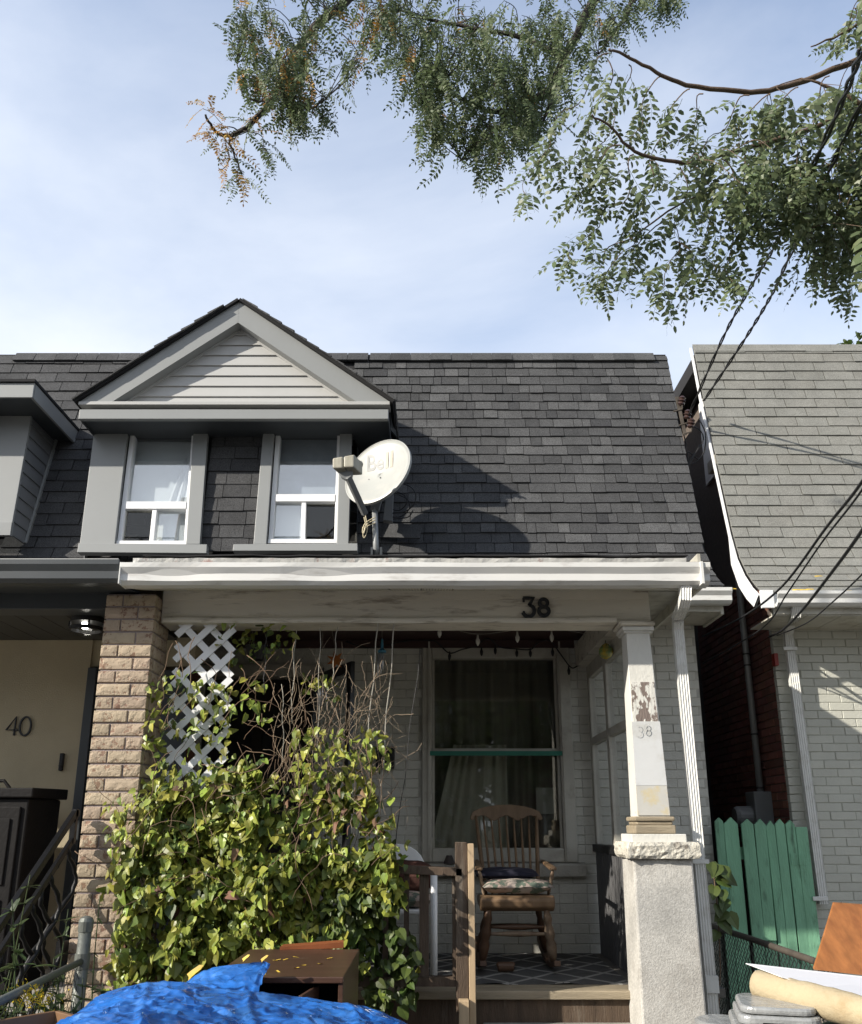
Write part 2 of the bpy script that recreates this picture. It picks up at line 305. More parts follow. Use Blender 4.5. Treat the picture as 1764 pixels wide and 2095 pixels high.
m_lnb = M('aged_cream_plastic', (0.40,0.38,0.31), 0.5, 0.2, 12, stretch=(5,5,0.5), stain=(0.3,0.27,0.2), stain_amt=0.7, stain_scale=10)
m_pole_g = M('grey_steel_mast', (0.30,0.31,0.31), 0.4, 0.1, 5, metal=0.3)
m_cable = M('black_cable', (0.015,0.015,0.016), 0.5, 0.2, 5)
m_tan = M('tan_cable', (0.55,0.48,0.32), 0.5, 0.2, 5)
m_bellg = M('faded_grey_print', (0.31,0.315,0.31), 0.5, 0.1, 5)
m_bello = M('faded_orange_print', (0.40,0.355,0.29), 0.5, 0.1, 5)
m_cushn = M('navy_cushion', (0.022,0.022,0.04), 0.9, 0.2, 8, 0.2, 200)
m_cushf = M('floral_cushion', (0.45,0.41,0.36), 0.9, 0.1, 8, 0.1, 200, stain=(0.09,0.13,0.10), stain_amt=0.95, stain_scale=16, stain_pos=(0.5,0.55), col2=(0.34,0.20,0.17))
m_curt = M('sheer_curtain', (0.50,0.51,0.46), 0.9, 0.15, 3, stretch=(14,1,0.6))
m_curtw = M('white_curtain', (0.80,0.82,0.84), 0.9, 0.08, 3, stretch=(12,1,0.5))
m_blind = M('pale_blind', (0.84,0.87,0.88), 0.9, 0.05, 3)
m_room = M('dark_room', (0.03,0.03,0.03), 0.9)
m_glass_up = glass('reflecting_window_glass', 0.26, (0.97,0.99,1.0))
m_glass = glass('porch_window_glass', 0.05, (0.82,0.82,0.79))
m_glass_c = glass('clear_glass', 0.04, (0.95,0.96,0.96), blend=0.45)
m_tape = M('green_tape', (0.02,0.16,0.11), 0.5, 0.2, 8)
m_bulb = M('white_bulb', (0.7,0.68,0.6), 0.3, 0.1)
m_amber = M('amber_glass', (0.5,0.32,0.03), 0.12, 0.3, 25, col2=(0.02,0.22,0.12), spec=0.8)
m_orange = M('orange_ornament', (0.42,0.14,0.03), 0.5, 0.2)
m_chime = M('chime_metal', (0.6,0.6,0.62), 0.3, 0.1, metal=0.6)
m_blue = M('blue_plastic', (0.05,0.2,0.3), 0.5)
m_bark = M('locust_bark', (0.05,0.042,0.036), 0.85, 0.35, 20, 0.5, 60)
m_bark2 = M('brown_twig_bark', (0.13,0.088,0.06), 0.75, 0.3, 20, 0.3, 60)
m_trunk = M('trunk_bark', (0.11,0.09,0.075), 0.9, 0.45, 8, 0.9, 14, stretch=(2,2,0.5))
m_vstem = M('vine_stem', (0.20,0.13,0.08), 0.8, 0.35, 12)
m_drytw = M('dry_twig', (0.34,0.26,0.18), 0.8, 0.35, 12)
m_string = M('garden_string', (0.35,0.33,0.28), 0.8)
m_leaf_h = M('honeylocust_leaf', (0.12,0.16,0.07), 0.5, 0.3, 3, rnd=0.35, hue=0.015, trans=0.42)
m_leaf_y = M('yellowing_locust_leaf', (0.48,0.27,0.05), 0.5, 0.45, 14, rnd=0.3, hue=0.02, trans=0.35)
m_leaf_b = M('black_locust_leaf', (0.17,0.215,0.105), 0.42, 0.3, 3, rnd=0.38, hue=0.02, trans=0.42)
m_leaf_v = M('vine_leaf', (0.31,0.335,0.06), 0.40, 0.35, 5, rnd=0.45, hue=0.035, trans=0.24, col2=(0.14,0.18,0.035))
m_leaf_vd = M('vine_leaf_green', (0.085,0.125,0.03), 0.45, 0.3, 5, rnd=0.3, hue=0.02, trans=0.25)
m_leaf_dry = M('dry_vine_leaf', (0.15,0.08,0.045), 0.7, 0.4, 9, rnd=0.4, hue=0.02)
m_leaf_w = M('weed_leaf', (0.055,0.085,0.028), 0.5, 0.3, 5, rnd=0.35, hue=0.02, trans=0.25)
m_yel = M('goldenrod_yellow', (0.62,0.45,0.02), 0.6, 0.2, 20)
m_fall = M('fallen_yellow_leaf', (0.62,0.42,0.06), 0.6, 0.3, 30, rnd=0.2)
m_soil = M('soil', (0.25,0.22,0.175), 0.95, 0.4, 4, 0.6, 30, stain=(0.10,0.11,0.05), stain_amt=0.7, stain_scale=3)
m_asph = M('asphalt', (0.05,0.05,0.052), 0.9, 0.25, 8, 0.3, 120)
m_polew = M('utility_pole_wood', (0.12,0.09,0.07), 0.9, 0.3, 6)
m_tab = M('porch_floor_board', (0.15,0.14,0.125), 0.7, 0.3, 5, 0.15, 60, stain=(0.06,0.05,0.045), stain_amt=0.7, stain_scale=4)
m_bead = M('grey_beadboard', (0.115,0.115,0.118), 0.6, 0.15, 6, 0.1, 40, stretch=(3,3,0.6))

# rock-face pillar brick
m_brickp = M('rock_face_brick', (0.41,0.325,0.235), 0.75, 0.12, 6, 0.0, 30, rnd=0.12, hue=0.01, stain=(0.20,0.115,0.075), stain_amt=0.9, stain_scale=26, stain_pos=(0.56,0.60))
def rockbump(m):
    N = m.node_tree.nodes; L = m.node_tree.links; bs = N['Principled BSDF']; g = N.new('ShaderNodeNewGeometry')
    n = N.new('ShaderNodeTexNoise'); n.inputs['Scale'].default_value = 26; n.inputs['Detail'].default_value = 8; n.inputs['Roughness'].default_value = 0.65; L.new(g.outputs['Position'], n.inputs['Vector'])
    r = N.new('ShaderNodeValToRGB'); r.color_ramp.elements[0].position = 0.45; r.color_ramp.elements[1].position = 0.6; L.new(n.outputs['Fac'], r.inputs[0])
    a = N.new('ShaderNodeMath'); a.operation = 'MULTIPLY_ADD'; a.inputs[1].default_value = -1.0; L.new(r.outputs[0], a.inputs[0]); L.new(n.outputs['Fac'], a.inputs[2])
    b = N.new('ShaderNodeBump'); b.inputs['Strength'].default_value = 0.55; b.inputs['Distance'].default_value = 0.009; L.new(a.outputs[0], b.inputs['Height']); L.new(b.outputs[0], bs.inputs['Normal'])
rockbump(m_brickp)
def rug_mat():
    m = M('diamond_rug', (0.10,0.10,0.10), 0.9, 0.3, 12, 0.2, 150, stain=(0.05,0.045,0.04), stain_amt=0.7, stain_scale=4)
    N = m.node_tree.nodes; L = m.node_tree.links; bs = N['Principled BSDF']; src = bs.inputs['Base Color'].links[0].from_socket
    g = N.new('ShaderNodeNewGeometry'); sx = N.new('ShaderNodeSeparateXYZ'); L.new(g.outputs['Position'], sx.inputs[0])
    def mt(op, a, b=None):
        k = N.new('ShaderNodeMath'); k.operation = op
        for i, q in enumerate((a, b)):
            if q is None: continue
            if isinstance(q, float): k.inputs[i].default_value = q
            else: L.new(q, k.inputs[i])
        return k.outputs[0]
    xs = mt('MULTIPLY', sx.outputs[0], 3.1); ys = mt('MULTIPLY', sx.outputs[1], 2.6)
    def line(q): return mt('LESS_THAN', mt('ABSOLUTE', mt('SUBTRACT', mt('FRACT', q), 0.5)), 0.065)
    k = mt('MAXIMUM', line(mt('ADD', xs, ys)), line(mt('SUBTRACT', xs, ys)))
    x = N.new('ShaderNodeMix'); x.data_type = 'RGBA'; x.inputs['B'].default_value = (0.29,0.285,0.27,1); L.new(k, x.inputs['Factor']); L.new(src, x.inputs['A']); L.new(x.outputs['Result'], bs.inputs['Base Color']); return m
m_rug = rug_mat()
def vent_mat():
    m = M('perforated_soffit', (0.55,0.53,0.46), 0.55, 0.1, 5); N = m.node_tree.nodes; L = m.node_tree.links; bs = N['Principled BSDF']; src = bs.inputs['Base Color'].links[0].from_socket
    g = N.new('ShaderNodeNewGeometry'); sx = N.new('ShaderNodeSeparateXYZ'); L.new(g.outputs['Position'], sx.inputs[0])
    def mt(op, a, b=None):
        k = N.new('ShaderNodeMath'); k.operation = op
        for i, q in enumerate((a, b)):
            if q is None: continue
            if isinstance(q, float): k.inputs[i].default_value = q
            else: L.new(q, k.inputs[i])
        return k.outputs[0]
    fx = mt('SUBTRACT', mt('FRACT', mt('MULTIPLY', sx.outputs[0], 55.0)), 0.5); fy = mt('SUBTRACT', mt('FRACT', mt('MULTIPLY', sx.outputs[1], 28.0)), 0.5)
    d = mt('LESS_THAN', mt('ADD', mt('MULTIPLY', fx, fx), mt('MULTIPLY', fy, fy)), 0.06)
    x = N.new('ShaderNodeMix'); x.data_type = 'RGBA'; x.inputs['B'].default_value = (0.09,0.08,0.06,1); L.new(d, x.inputs['Factor']); L.new(src, x.inputs['A']); L.new(x.outputs['Result'], bs.inputs['Base Color']); return m
m_vent = vent_mat()

# ------------------------------------------------------------------ shared small meshes
def brick_mesh(name, mat, rock=0.0, seed=0, ch=0.06):
    r = random.Random(seed); b = MB()
    nx, nz = (7, 4) if rock else (2, 2)
    def fx(i): return [0, 1][i] if nx == 2 else i/(nx-1)
    idx = {}
    for i in range(nx):
        for k in range(nz):
            u = i/(nx-1); v = k/(nz-1); edge = i in (0, nx-1) or k in (0, nz-1)
            uu = 0.02 + 0.96*u if edge else u + r.uniform(-.04,.04); vv = 0.05 + 0.9*v if edge else v + r.uniform(-.08,.08)
            y = 0.04*1 if (edge and rock) else (0.0 if not rock else r.uniform(-0.12, 0.02)*rock)
            if not rock: y = 0.0; 
            idx[i,k] = len(b.v); b.v.append((uu, y, vv))
    for i in range(nx-1):
        for k in range(nz-1): b.f.append((idx[i,k], idx[i+1,k], idx[i+1,k+1], idx[i,k+1])); b.m.append(0)
    ring = [(i,0) for i in range(nx)] + [(nx-1,k) for k in range(1,nz)] + [(i,nz-1) for i in range(nx-2,-1,-1)] + [(0,k) for k in range(nz-2,0,-1)]
    s0 = len(b.v)
    for (i,k) in ring:
        u = i/(nx-1); v = k/(nz-1); b.v.append((u, ch, v))
    s1 = len(b.v)
    for (i,k) in ring:
        u = i/(nx-1); v = k/(nz-1); b.v.append((u, 1.0, v))
    n = len(ring)
    for j in range(n):
        a = idx[ring[j]]; c = idx[ring[(j+1)%n]]
        b.f.append((a, s0+j, s0+(j+1)%n, c)); b.m.append(0)
        b.f.append((s0+j, s1+j, s1+(j+1)%n, s0+(j+1)%n)); b.m.append(0)
    return b.mesh(name, mat)
ROT = {'F': Matrix(), 'L': Matrix.Rotation(rad(-90), 4, 'Z'), 'R': Matrix.Rotation(rad(90), 4, 'Z')}
def bond(face, origin, u0, u1, z0, z1, L, H, dep, gap, holes=(), jit=0.0, half_first=0, headers=0):
    """running-bond brick matrices. face F: u=+X ; L (normal -X): u=-Y ; R (normal +X): u=+Y"""
    out = []; k = 0; z = z0; r = random.Random(int(abs(u0*91+z0*17+u1*7))+5)
    while z + H*0.6 < z1:
        off = (L/2 if (k + half_first) % 2 else 0); u = u0 - off; hd = headers and k % headers == headers-1
        LL = L/2 if hd else L
        while u < u1 - 0.01:
            a = max(u, u0); e = min(u + LL, u1); spans = [(a, e)]
            for (h0, h1, g0, g1) in holes:
                if z + H*0.5 > g0 and z + H*0.5 < g1:
                    ns = []
                    for (p, q) in spans:
                        if q <= h0 or p >= h1: ns.append((p, q))
                        else:
                            if p < h0: ns.append((p, h0))
                            if q > h1: ns.append((h1, q))
                    spans = ns
            for (p, q) in spans:
                if q - p > 0.035:
                    loc = Vector((p + gap/2, r.uniform(-jit, jit), 0)); base = Vector(origin)
                    if face == 'F': T = base + Vector((loc.x, loc.y, z - base.z + gap/2))
                    elif face == 'R': T = base + Vector((-loc.y, loc.x, z - base.z + gap/2))
                    else: T = base + Vector((loc.y, -loc.x, z - base.z + gap/2))
                    out.append(Matrix.Translation(T) @ ROT[face] @ Matrix.Rotation(r.uniform(-jit, jit)*0.6, 4, 'Y') @ Matrix.Diagonal((q-p-gap, dep, H-gap, 1)))
            u += LL
        z += H; k += 1
    return out
def shingle_mesh(name, mat):
    b = MB(); b.hexa([(0,0,-.2),(1,0,-.2),(1,1,-.2),(0,1,-.2),(0.0,0,1),(1,0,1),(1,1,.1),(0,1,.1)]); return b.mesh(name, mat)
class Profile:
    def __init__(s, pts):
        s.p = pts; s.c = [0]
        for a, b in zip(pts, pts[1:]): s.c.append(s.c[-1] + math.hypot(b[0]-a[0], b[1]-a[1]))
        s.len = s.c[-1]
    def at(s, t):
        for i in range(len(s.p)-1):
            if t <= s.c[i+1] or i == len(s.p)-2:
                f = (t - s.c[i])/(s.c[i+1]-s.c[i]); a, b = s.p[i], s.p[i+1]; return (a[0]+(b[0]-a[0])*f, a[1]+(b[1]-a[1])*f)
def shingles(prof, x0, x1, exp, wfun, thick, seed, laps=1.22, skip=None, wav=0.0, regular=0):
    r = random.Random(seed); out = []; k = 0; t = 0.0
    while t + exp*0.5 < prof.len:
        a = prof.at(t); b = prof.at(min(t + exp, prof.len)); ang = math.atan2(b[1]-a[1], b[0]-a[0])
        ln = min(exp*laps, prof.len - t)
        x = x0 - (regular*(k % 2)*0.5 + (k*0.13 % 0.1) if regular else r.uniform(0, 0.15))
        while x < x1:
            wd = wfun(r); xa = max(x, x0); xb = min(x + wd, x1)
            if xb - xa > 0.02 and not (skip and skip((xa+xb)/2, a[0], a[1])):
                dt = r.uniform(-wav, wav) + (0.6*wav*math.sin(xa*2.1+k))
                th = thick*r.uniform(0.75, 1.35)
                T = Vector((xa + 0.0015, a[0], a[1])) + Vector((0, math.cos(ang), math.sin(ang)))*dt
                out.append(Matrix.Translation(T) @ Matrix.Rotation(ang, 4, 'X') @ Matrix.Rotation(r.uniform(-.004,.004), 4, 'Z') @ Matrix.Diagonal((xb - xa - (0.007 if regular else 0.005), ln, th, 1)))
            x += wd
        t += exp; k += 1
    return out
def deck(prof, x0, x1, name, mat, parent, inset=0.012):
    b = MB(); n = len(prof.p)
    pts = [(y + inset, z - inset*0.5) for y, z in prof.p]
    vs = [(x0, y, z) for y, z in pts] + [(x1, y, z) for y, z in pts]
    b.add(vs, [(i, n+i, n+i+1, i+1) for i in range(n-1)]); return b.build(name, mat, parent, recalc=False)
def stroke(b, pts, w_, org, ux, uy, dep, closed=False):
    """2-D stroke (flat ribbon with depth) in the plane ux,uy"""
    org = Vector(org); ux = Vector(ux); uy = Vector(uy); nz = ux.cross(uy).normalized(); n = len(pts); P = [Vector((p[0], p[1], 0)) for p in pts]; o = []
    for i in range(n):
        a = P[(i-1) % n] if closed else P[max(i-1, 0)]; c = P[(i+1) % n] if closed else P[min(i+1, n-1)]
        d = (c - a).normalized(); nn = Vector((-d.y, d.x, 0)); ww = w_(i/(n-1)) if callable(w_) else w_
        for sgn, h in ((1, 1), (-1, 1), (-1, 0), (1, 0)):
            q = P[i] + nn*sgn*ww/2; o.append(org + ux*q.x + uy*q.y + nz*dep*h)
    fs = []
    for i in range(n if closed else n-1):
        j = (i+1) % n; fs += [(i*4+k, i*4+(k+1) % 4, j*4+(k+1) % 4, j*4+k) for k in range(4)]
    if not closed: fs += [(3,2,1,0), tuple((n-1)*4+k for k in range(4))]
    b.add(o, fs)
def arc(cx, cy, rx, ry, a0, a1, n=14): return [(cx + rx*math.cos(rad(a0+(a1-a0)*i/n)), cy + ry*math.sin(rad(a0+(a1-a0)*i/n))) for i in range(n+1)]

# ================================================================== GROUND
g = MB()
N_ = 24
g.add([(-300,-300,0),(300,-300,0),(300,300,0),(-300,300,0)], [(0,1,2,3)])
o = g.build('ground', m_soil, None, recalc=False); o['kind'] = 'structure'
g = MB(); g.box(-200,200,-1.2,0.9,-0.05,0.10); o = g.build('pavement', m_conc); o['kind'] = 'structure'
g = MB(); g.add([(-200,-9,0.004),(200,-9,0.004),(200,-1.2,0.004),(-200,-1.2,0.004)], [(0,1,2,3)]); o = g.build('road', m_asph, None, recalc=False); o['kind'] = 'structure'

# ================================================================== HOUSE 38
FZ = 0.68; WY = 7.10
h38 = thing('row_house', 'white brick row house numbered 38 with dark mansard roof and open front porch', 'house', (0, 7.1, 0))
WIN = (U(885,1500,WY).x - 0.005, U(1143,1500,WY).x + 0.005, U(1000,1735,WY).z, U(1000,1348,WY).z)   # glass opening
CAS = (U(864,1500,WY).x, U(1171,1500,WY).x, U(1000,1764,WY).z, U(1000,1312,WY).z)
DOOR = (-1.86, -0.98, FZ, U(600,1385,WY).z)
CX = 2.215
wall = MB()
Y0, Y1 = WY + 0.0055, WY + 0.22
for (a, b_, c, d) in [(-2.0, DOOR[0], 0, 3.5), (DOOR[0], DOOR[1], DOOR[3], 3.5), (DOOR[0], DOOR[1], 0, DOOR[2]-0.02), (DOOR[1], CAS[0]+.02, 0, 3.5), (CAS[0]+.02, CAS[1]-.02, 0, CAS[2]+.02), (CAS[0]+.02, CAS[1]-.02, CAS[3]-.02, 3.5), (CAS[1]-.02, CX, 0, 3.5)]:
    wall.box(a, b_, Y0, Y1, c, d)
wall38 = wall.build('wall', m_mortw, h38)
sw = MB(); sw.prism([Vector((CX-0.2, y, z)) for y, z in ((WY+.23,0),(16,0),(16,5.9),(7.66,5.9),(WY+.23,4.3))], Vector((.196,0,0))); sw.build('side_wall', m_brickr, h38)
bwm = [brick_mesh('painted_brick', m_brickw, 0, i, 0.1) for i in range(2)]
mats = bond('F', (0, WY, 0.02), -0.97, CX, FZ-0.02, 3.42, 0.218, 0.0722, 0.05, 0.0045, [(CAS[0], CAS[1], CAS[2]-0.085, CAS[3])], 0.0035, headers=6)
mats += bond('F', (0, WY, 0.02), 1.3, CX, 0.03, FZ-0.03, 0.218, 0.0722, 0.05, 0.0045, [], 0.0035)
pieces('brick', bwm, mats, wall38, 300, hidden=[(0,1280,760,2095),(1270,1280,1440,2095)])
# inside the house: a room shell so that windows look into darkness
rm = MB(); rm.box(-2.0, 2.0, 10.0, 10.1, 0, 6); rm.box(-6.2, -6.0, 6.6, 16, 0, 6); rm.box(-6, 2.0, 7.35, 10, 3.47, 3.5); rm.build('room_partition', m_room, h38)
# roof
prof38 = Profile([(6.60,3.42),(6.74,3.52),(6.87,3.65),(6.96,3.80),(7.03,4.0),(7.59,6.06)])
XR = 2.33; XD = -2.42
roof38 = deck(prof38, -2.42, XR, 'roof', m_dark_sh, h38)
DX0, DX1 = U(168,1130,6.8).x, U(735,1130,6.8).x
def skip38(x, y, z): return (x < -0.42 and z > 3.9 and z < 4.95) and x < -0.60 or (abs(x + 1.655) < (5.93 - z)*0.86 and z > 4.9)
shm = [shingle_mesh('shingle', m_sh38)]
sh = shingles(prof38, -0.75, XR, 0.108, lambda r: r.choice([0.08,0.1,0.13,0.16,0.19,0.23,0.27]), 0.015, 3, skip=skip38, wav=0.004)
pieces('shingle', shm, sh, roof38, 300, hidden=[(0,0,735,2095)])
r0 = random.Random(9)
cap = [Matrix.Translation((x, 7.545, 5.975)) @ Matrix.Rotation(rad(68), 4, 'X') @ Matrix.Diagonal((0.198, 0.125, 0.016*r0.uniform(.8,1.4), 1)) for x in [-0.6 + 0.2*i for i in range(15)] if x + 0.2 < XR+0.01]
for c in cap: inst('ridge_cap', shm[0], c, roof38)
rt = MB(); rt.box(-2.42, XR-0.005, 7.61, 16, 5.95, 6.085); rt.build('roof_top', m_dark_sh, h38)
# lifted loose shingle near the dish
p = U(805,1092,7.0)
inst('loose_shingle', shm[0], Matrix.Translation(U(775,1100,6.96)) @ Matrix.Rotation(rad(74), 4, 'X') @ Matrix.Rotation(rad(-9), 4, 'Z') @ Matrix.Rotation(rad(-10), 4, 'Y') @ Matrix.Diagonal((0.36,0.15,0.012,1)), roof38)
# eave at the right of the porch: fascia, gutter, soffit
ga = U(1330,1212,6.5); gb = U(1498,1208,6.5)
def gut_prof(y, zt, h=0.105, w_=0.11): return [(y+w_, zt), (y+w_, zt-h), (y+0.04, zt-h), (y+0.012, zt-h+0.022), (y+0.012, zt-h*0.5), (y-0.012, zt-h*0.22), (y-0.012, zt), (y, zt), (y, zt-h*0.25), (y+0.03, zt-h+0.03), (y+w_-0.008, zt-h+0.02), (y+w_-0.008, zt)]
g = MB(); g.extx(gut_prof(6.50, 3.385, 0.12), 1.3, gb.x); g.build('eave_gutter', m_gutter, h38, bev=0.002)
g = MB(); g.box(1.35, 2.30, 6.615, 6.64, 3.22, 3.42); g.build('eave_fascia', m_soffit, h38)
for i in range(4):
    xa = 1.36 + i*0.235; g = MB(); g.box(xa, xa+0.228, 6.645, 7.085, 3.215, 3.225); g.build('soffit_panel', m_soffit, h38)
g = MB(); g.box(XR-0.045, XR-0.02, 6.62, 7.09, 3.2, 3.44); g.build('eave_end_board', m_soffit, h38)
# rake edge of the roof on the right
g = MB(); pr = prof38.p; g.add([(XR-0.03, y+0.03, z-0.01) for y, z in pr] + [(XR-0.03, y+0.12, z-0.02) for y, z in pr] , [(i, i+1, len(pr)+i+1, len(pr)+i) for i in range(len(pr)-1)])
g.build('roof_edge_board', m_dark, h38, recalc=False)

# ---------------- porch
PF = 5.37
XL = -1.725; XB = U(1329,1235,PF).x
zb_top = U(800,1209,PF).z; zb_bot = U(800,1262,PF).z
g = MB(); g.box(XL, XB, PF, PF+0.2, zb_bot-0.04, 3.12); g.build('porch_beam', m_beam, h38, bev=0.006)
g = MB(); g.box(XL+0.003, XB-0.006, PF-0.012, PF+0.002, U(800,1228,PF).z, 3.06); g.build('upper_fascia_board', m_beam, h38, bev=0.004)
zt0, zt1 = U(800,1264,PF-.03).z, U(800,1274,PF-.03).z
g = MB(); g.extx([(PF-0.03, zt0), (PF-0.034, (zt0+zt1)/2), (PF-0.03, zt1), (PF+0.15, zt1-0.012), (PF+0.15, zt0)], XL+0.02, U(1262,1270,PF-.03).x, 40, lambda i, j, x: (0, 0.0025*math.sin(x*7)*(j < 3)))
g.build('beam_moulding', m_beam, h38)
XSB = 1.31
g = MB(); g.box(XB-0.2, XB-0.002, PF+0.21, WY-0.01, zb_bot-0.02, 3.05); g.build('side_beam', m_beam, h38)
g = MB(); g.box(XL, XB, PF+0.2, WY-0.005, 3.09, 3.115); g.build('porch_ceiling', m_maroon, h38)
g = MB(); g.box(XL, XB-0.21, WY-0.035, WY-0.006, 3.02, 3.085); g.build('ceiling_trim', m_maroon, h38)
# porch roof sheet and gutter
GX0 = U(250,1165,4.95).x; GX1 = U(1450,1165,4.95).x
g = MB(); g.hexa([(GX0+.02,5.0,3.115),(GX1,5.0,3.115),(GX1,6.95,3.52),(GX0+.02,6.95,3.52),(GX0+.02,5.0,3.135),(GX1,5.0,3.135),(GX1,6.95,3.55),(GX0+.02,6.95,3.55)]); g.build('porch_roof', m_dark_sh, h38)
g = MB(); rr = random.Random(4)
g.extx([(4.985,3.118),(4.975,3.150),(5.02,3.163),(5.08,3.165),(5.08,3.14)], GX0+0.05, GX1-0.12, 60, lambda i, j, x: (0.010*mnoise.noise((x*7,j,0)), 0.005*mnoise.noise((x*11,j*3,5)) + .004*mnoise.noise((x*2.1,j,1)))); g.build('roof_edge_flashing', m_flash, h38)
g = MB(); g.extx([(5.0,3.172),(5.0,3.180),(5.3,3.235),(5.3,3.225)], GX0+0.1, GX1-0.1, 30, lambda i, j, x: (0.03*mnoise.noise((x*3,0,2)), 0.004*mnoise.noise((x*6,j,9)))); g.build('roofing_edge', m_dark_sh, h38)
g = MB(); zt = U(800,1151,4.92).z
def dent(i, j, x):
    if 3 <= j <= 5: return (0.014*max(0, mnoise.noise((x*2.3, 3.1, 0)) + 0.1*(x < 0)), 0.004*mnoise.noise((x*3, j, 2)))
    return (0, 0.006*mnoise.noise((x*1.7, 0, 7)) + 0.002*mnoise.noise((x*9, 0, 3)))
g.extx(gut_prof(4.925, zt, 0.128, 0.115), GX0, GX1, 70, dent); g.build('porch_gutter', m_gutter, h38)
g = MB(); g.box(GX0-0.004, GX0+0.002, 4.915, 5.045, zt-0.13, zt+0.002); g.build('gutter_end_cap', m_gutter, h38)
g = MB(); g.box(GX1-0.06, GX1-0.045, 4.905, 5.04, zt-0.132, zt+0.004); g.build('gutter_joint', m_gutter, h38)
# soffit panels
zs0, zs1 = zt-0.128, 3.052
sx0 = XL-0.09; wd = 0.1955; k = 0
while sx0 + k*wd < GX1 - 0.05:
    xa = sx0 + k*wd; xb = min(xa + wd - 0.009, GX1-0.02)
    pxm = proj((xa+wd/2, 5.2, zs1))[0]
    g = MB(); g.hexa([(xa,5.04,zs0),(xb,5.04,zs0),(xb,PF-0.002,zs1),(xa,PF-0.002,zs1),(xa,5.04,zs0+.008),(xb,5.04,zs0+.008),(xb,PF-0.002,zs1+.008),(xa,PF-0.002,zs1+.008)])
    g.build('soffit_panel', m_vent if 610 < pxm < 935 else m_soffit, h38); k += 1
g = MB(); g.box(sx0, GX1-0.01, 5.045, PF-0.01, zs1+0.02, zs1+0.03); g.build('soffit_backing', m_dark_sh, h38)
for i in range(5):
    ya = PF + 0.02 + i*0.25; g = MB(); g.box(XB+0.005, GX1-0.02, ya, ya+0.242, zs1, zs1+0.008); g.build('side_soffit_panel', m_soffit, h38)
g = MB(); g.box(GX1-0.03, GX1-0.012, 5.045, 6.58, zs0+0.005, 3.2); g.build('side_fascia', m_soffit, h38)
# number 38 (black digits on the beam)
def digit3(): return [(0.03,1.0),(0.30,1.0),(0.60,1.0),(0.45,0.80),(0.34,0.62)] + arc(0.30,0.31,0.30,0.31,75,-165,16)
g = MB(); b0 = U(1070,1262,PF-0.014); hh = U(1070,1224,PF-0.014).z - b0.z; wS = hh*0.60
stroke(g, [(0.0,0.86),(0.03,1.0)], 0.16, b0, (hh,0,0), (0,0,hh), 0.008) if False else None
stroke(g, digit3(), lambda t: 0.20 if t > 0.3 else 0.17, b0, (hh,0,0), (0,0,hh), 0.01); stroke(g, [(0.06,0.78),(0.06,1.0)], 0.12, b0, (hh,0,0), (0,0,hh), 0.0095)
stroke(g, [(0.0,0.2),(0.1,0.2)], 0.2, b0, (hh,0,0), (0,0,hh), 0.0094)
g.build('house_number', m_num, h38)
g = MB(); b8 = b0 + Vector((hh*0.78,0,0))
stroke(g, arc(0.32,0.74,0.21,0.20,0,342,18), 0.18, b8, (hh,0,0), (0,0,hh), 0.01, True); stroke(g, arc(0.32,0.30,0.26,0.24,0,342,18), 0.20, b8, (hh,0,0), (0,0,hh), 0.0098, True)
g.build('house_number', m_num, h38)
# porch floor, steps
g = MB(); g.box(XL, 1.75, 5.62, WY, FZ-0.06, FZ-0.012); g.build('porch_floor', m_tab, h38)
rx0, rx1 = -0.55, 1.22
g = MB(); nn = 24
for i in range(nn+1):
    x = rx0 + (rx1-rx0)*i/nn; wv = 0.012*max(0, math.sin(i*1.1))*(i % 7 > 3)
    g.v += [(x, 5.74 + 0.01*math.sin(i*1.7), FZ-0.006+wv), (x, 5.82, FZ-0.006+wv*.3), (x, WY-0.04, FZ-0.006)]
g.f = [(i*3+j, i*3+3+j, i*3+4+j, i*3+1+j) for i in range(nn) for j in range(2)]; g.m = [0]*len(g.f)
o = g.build('porch_rug', m_rug, None, recalc=False); tag(o, 'grey rug with pale diamond lines on the porch floor', 'rug'); 
sm = o.modifiers.new('thick', 'SOLIDIFY'); sm.thickness = 0.005
g = MB(); g.box(XL+0.02, 1.28, 5.52, 5.735, FZ-0.055, FZ-0.008); g.build('floor_nosing', m_wood_raw, h38, bev=0.006)
g = MB(); g.box(XL+0.02, 1.27, 5.56, 5.60, FZ-0.20, FZ-0.058); g.build('floor_skirt', m_wood_old, h38)
g = MB()
for i in range(3): g.box(0.30, 1.26, 5.20-0.28*i, 5.555, 0, 0.50-0.17*i)
g.build('concrete_steps', m_conc, h38, bev=0.01)
g = MB(); g.box(XL, 0.30, 5.58, 5.62, 0, FZ-0.06); g.build('porch_skirting', m_wood_old, h38)
# column
def colpt(x, y, Y): return U(x, y, Y)
tl, tr = U(1281.5,1292,5.35), U(1328.5,1292,5.35); bl, br = U(1305,1671,5.32), U(1371,1671,5.32)
wt = tr.x - tl.x; wb = br.x - bl.x
column = MB(); xc = (tl.x+tr.x)/2; xcb = (bl.x+br.x)/2; zt_, zb_ = tl.z, bl.z
column.hexa([(bl.x,5.32,zb_),(br.x,5.32,zb_),(br.x,5.32+wb,zb_),(bl.x,5.32+wb,zb_),(tl.x,5.35,zt_+.03),(tr.x,5.35,zt_+.03),(tr.x,5.35+wt,zt_+.03),(tl.x,5.35+wt,zt_+.03)])
col38 = column.build('porch_column', m_peel_lt, h38, bev=0.004)
def colx(z, side):
    t = (z - zb_)/(zt_+.03 - zb_); return (bl.x + (tl.x-bl.x)*t) if side == 0 else (br.x + (tr.x-br.x)*t)
def coly(z): t = (z - zb_)/(zt_+.03 - zb_); return 5.32 + 0.03*t
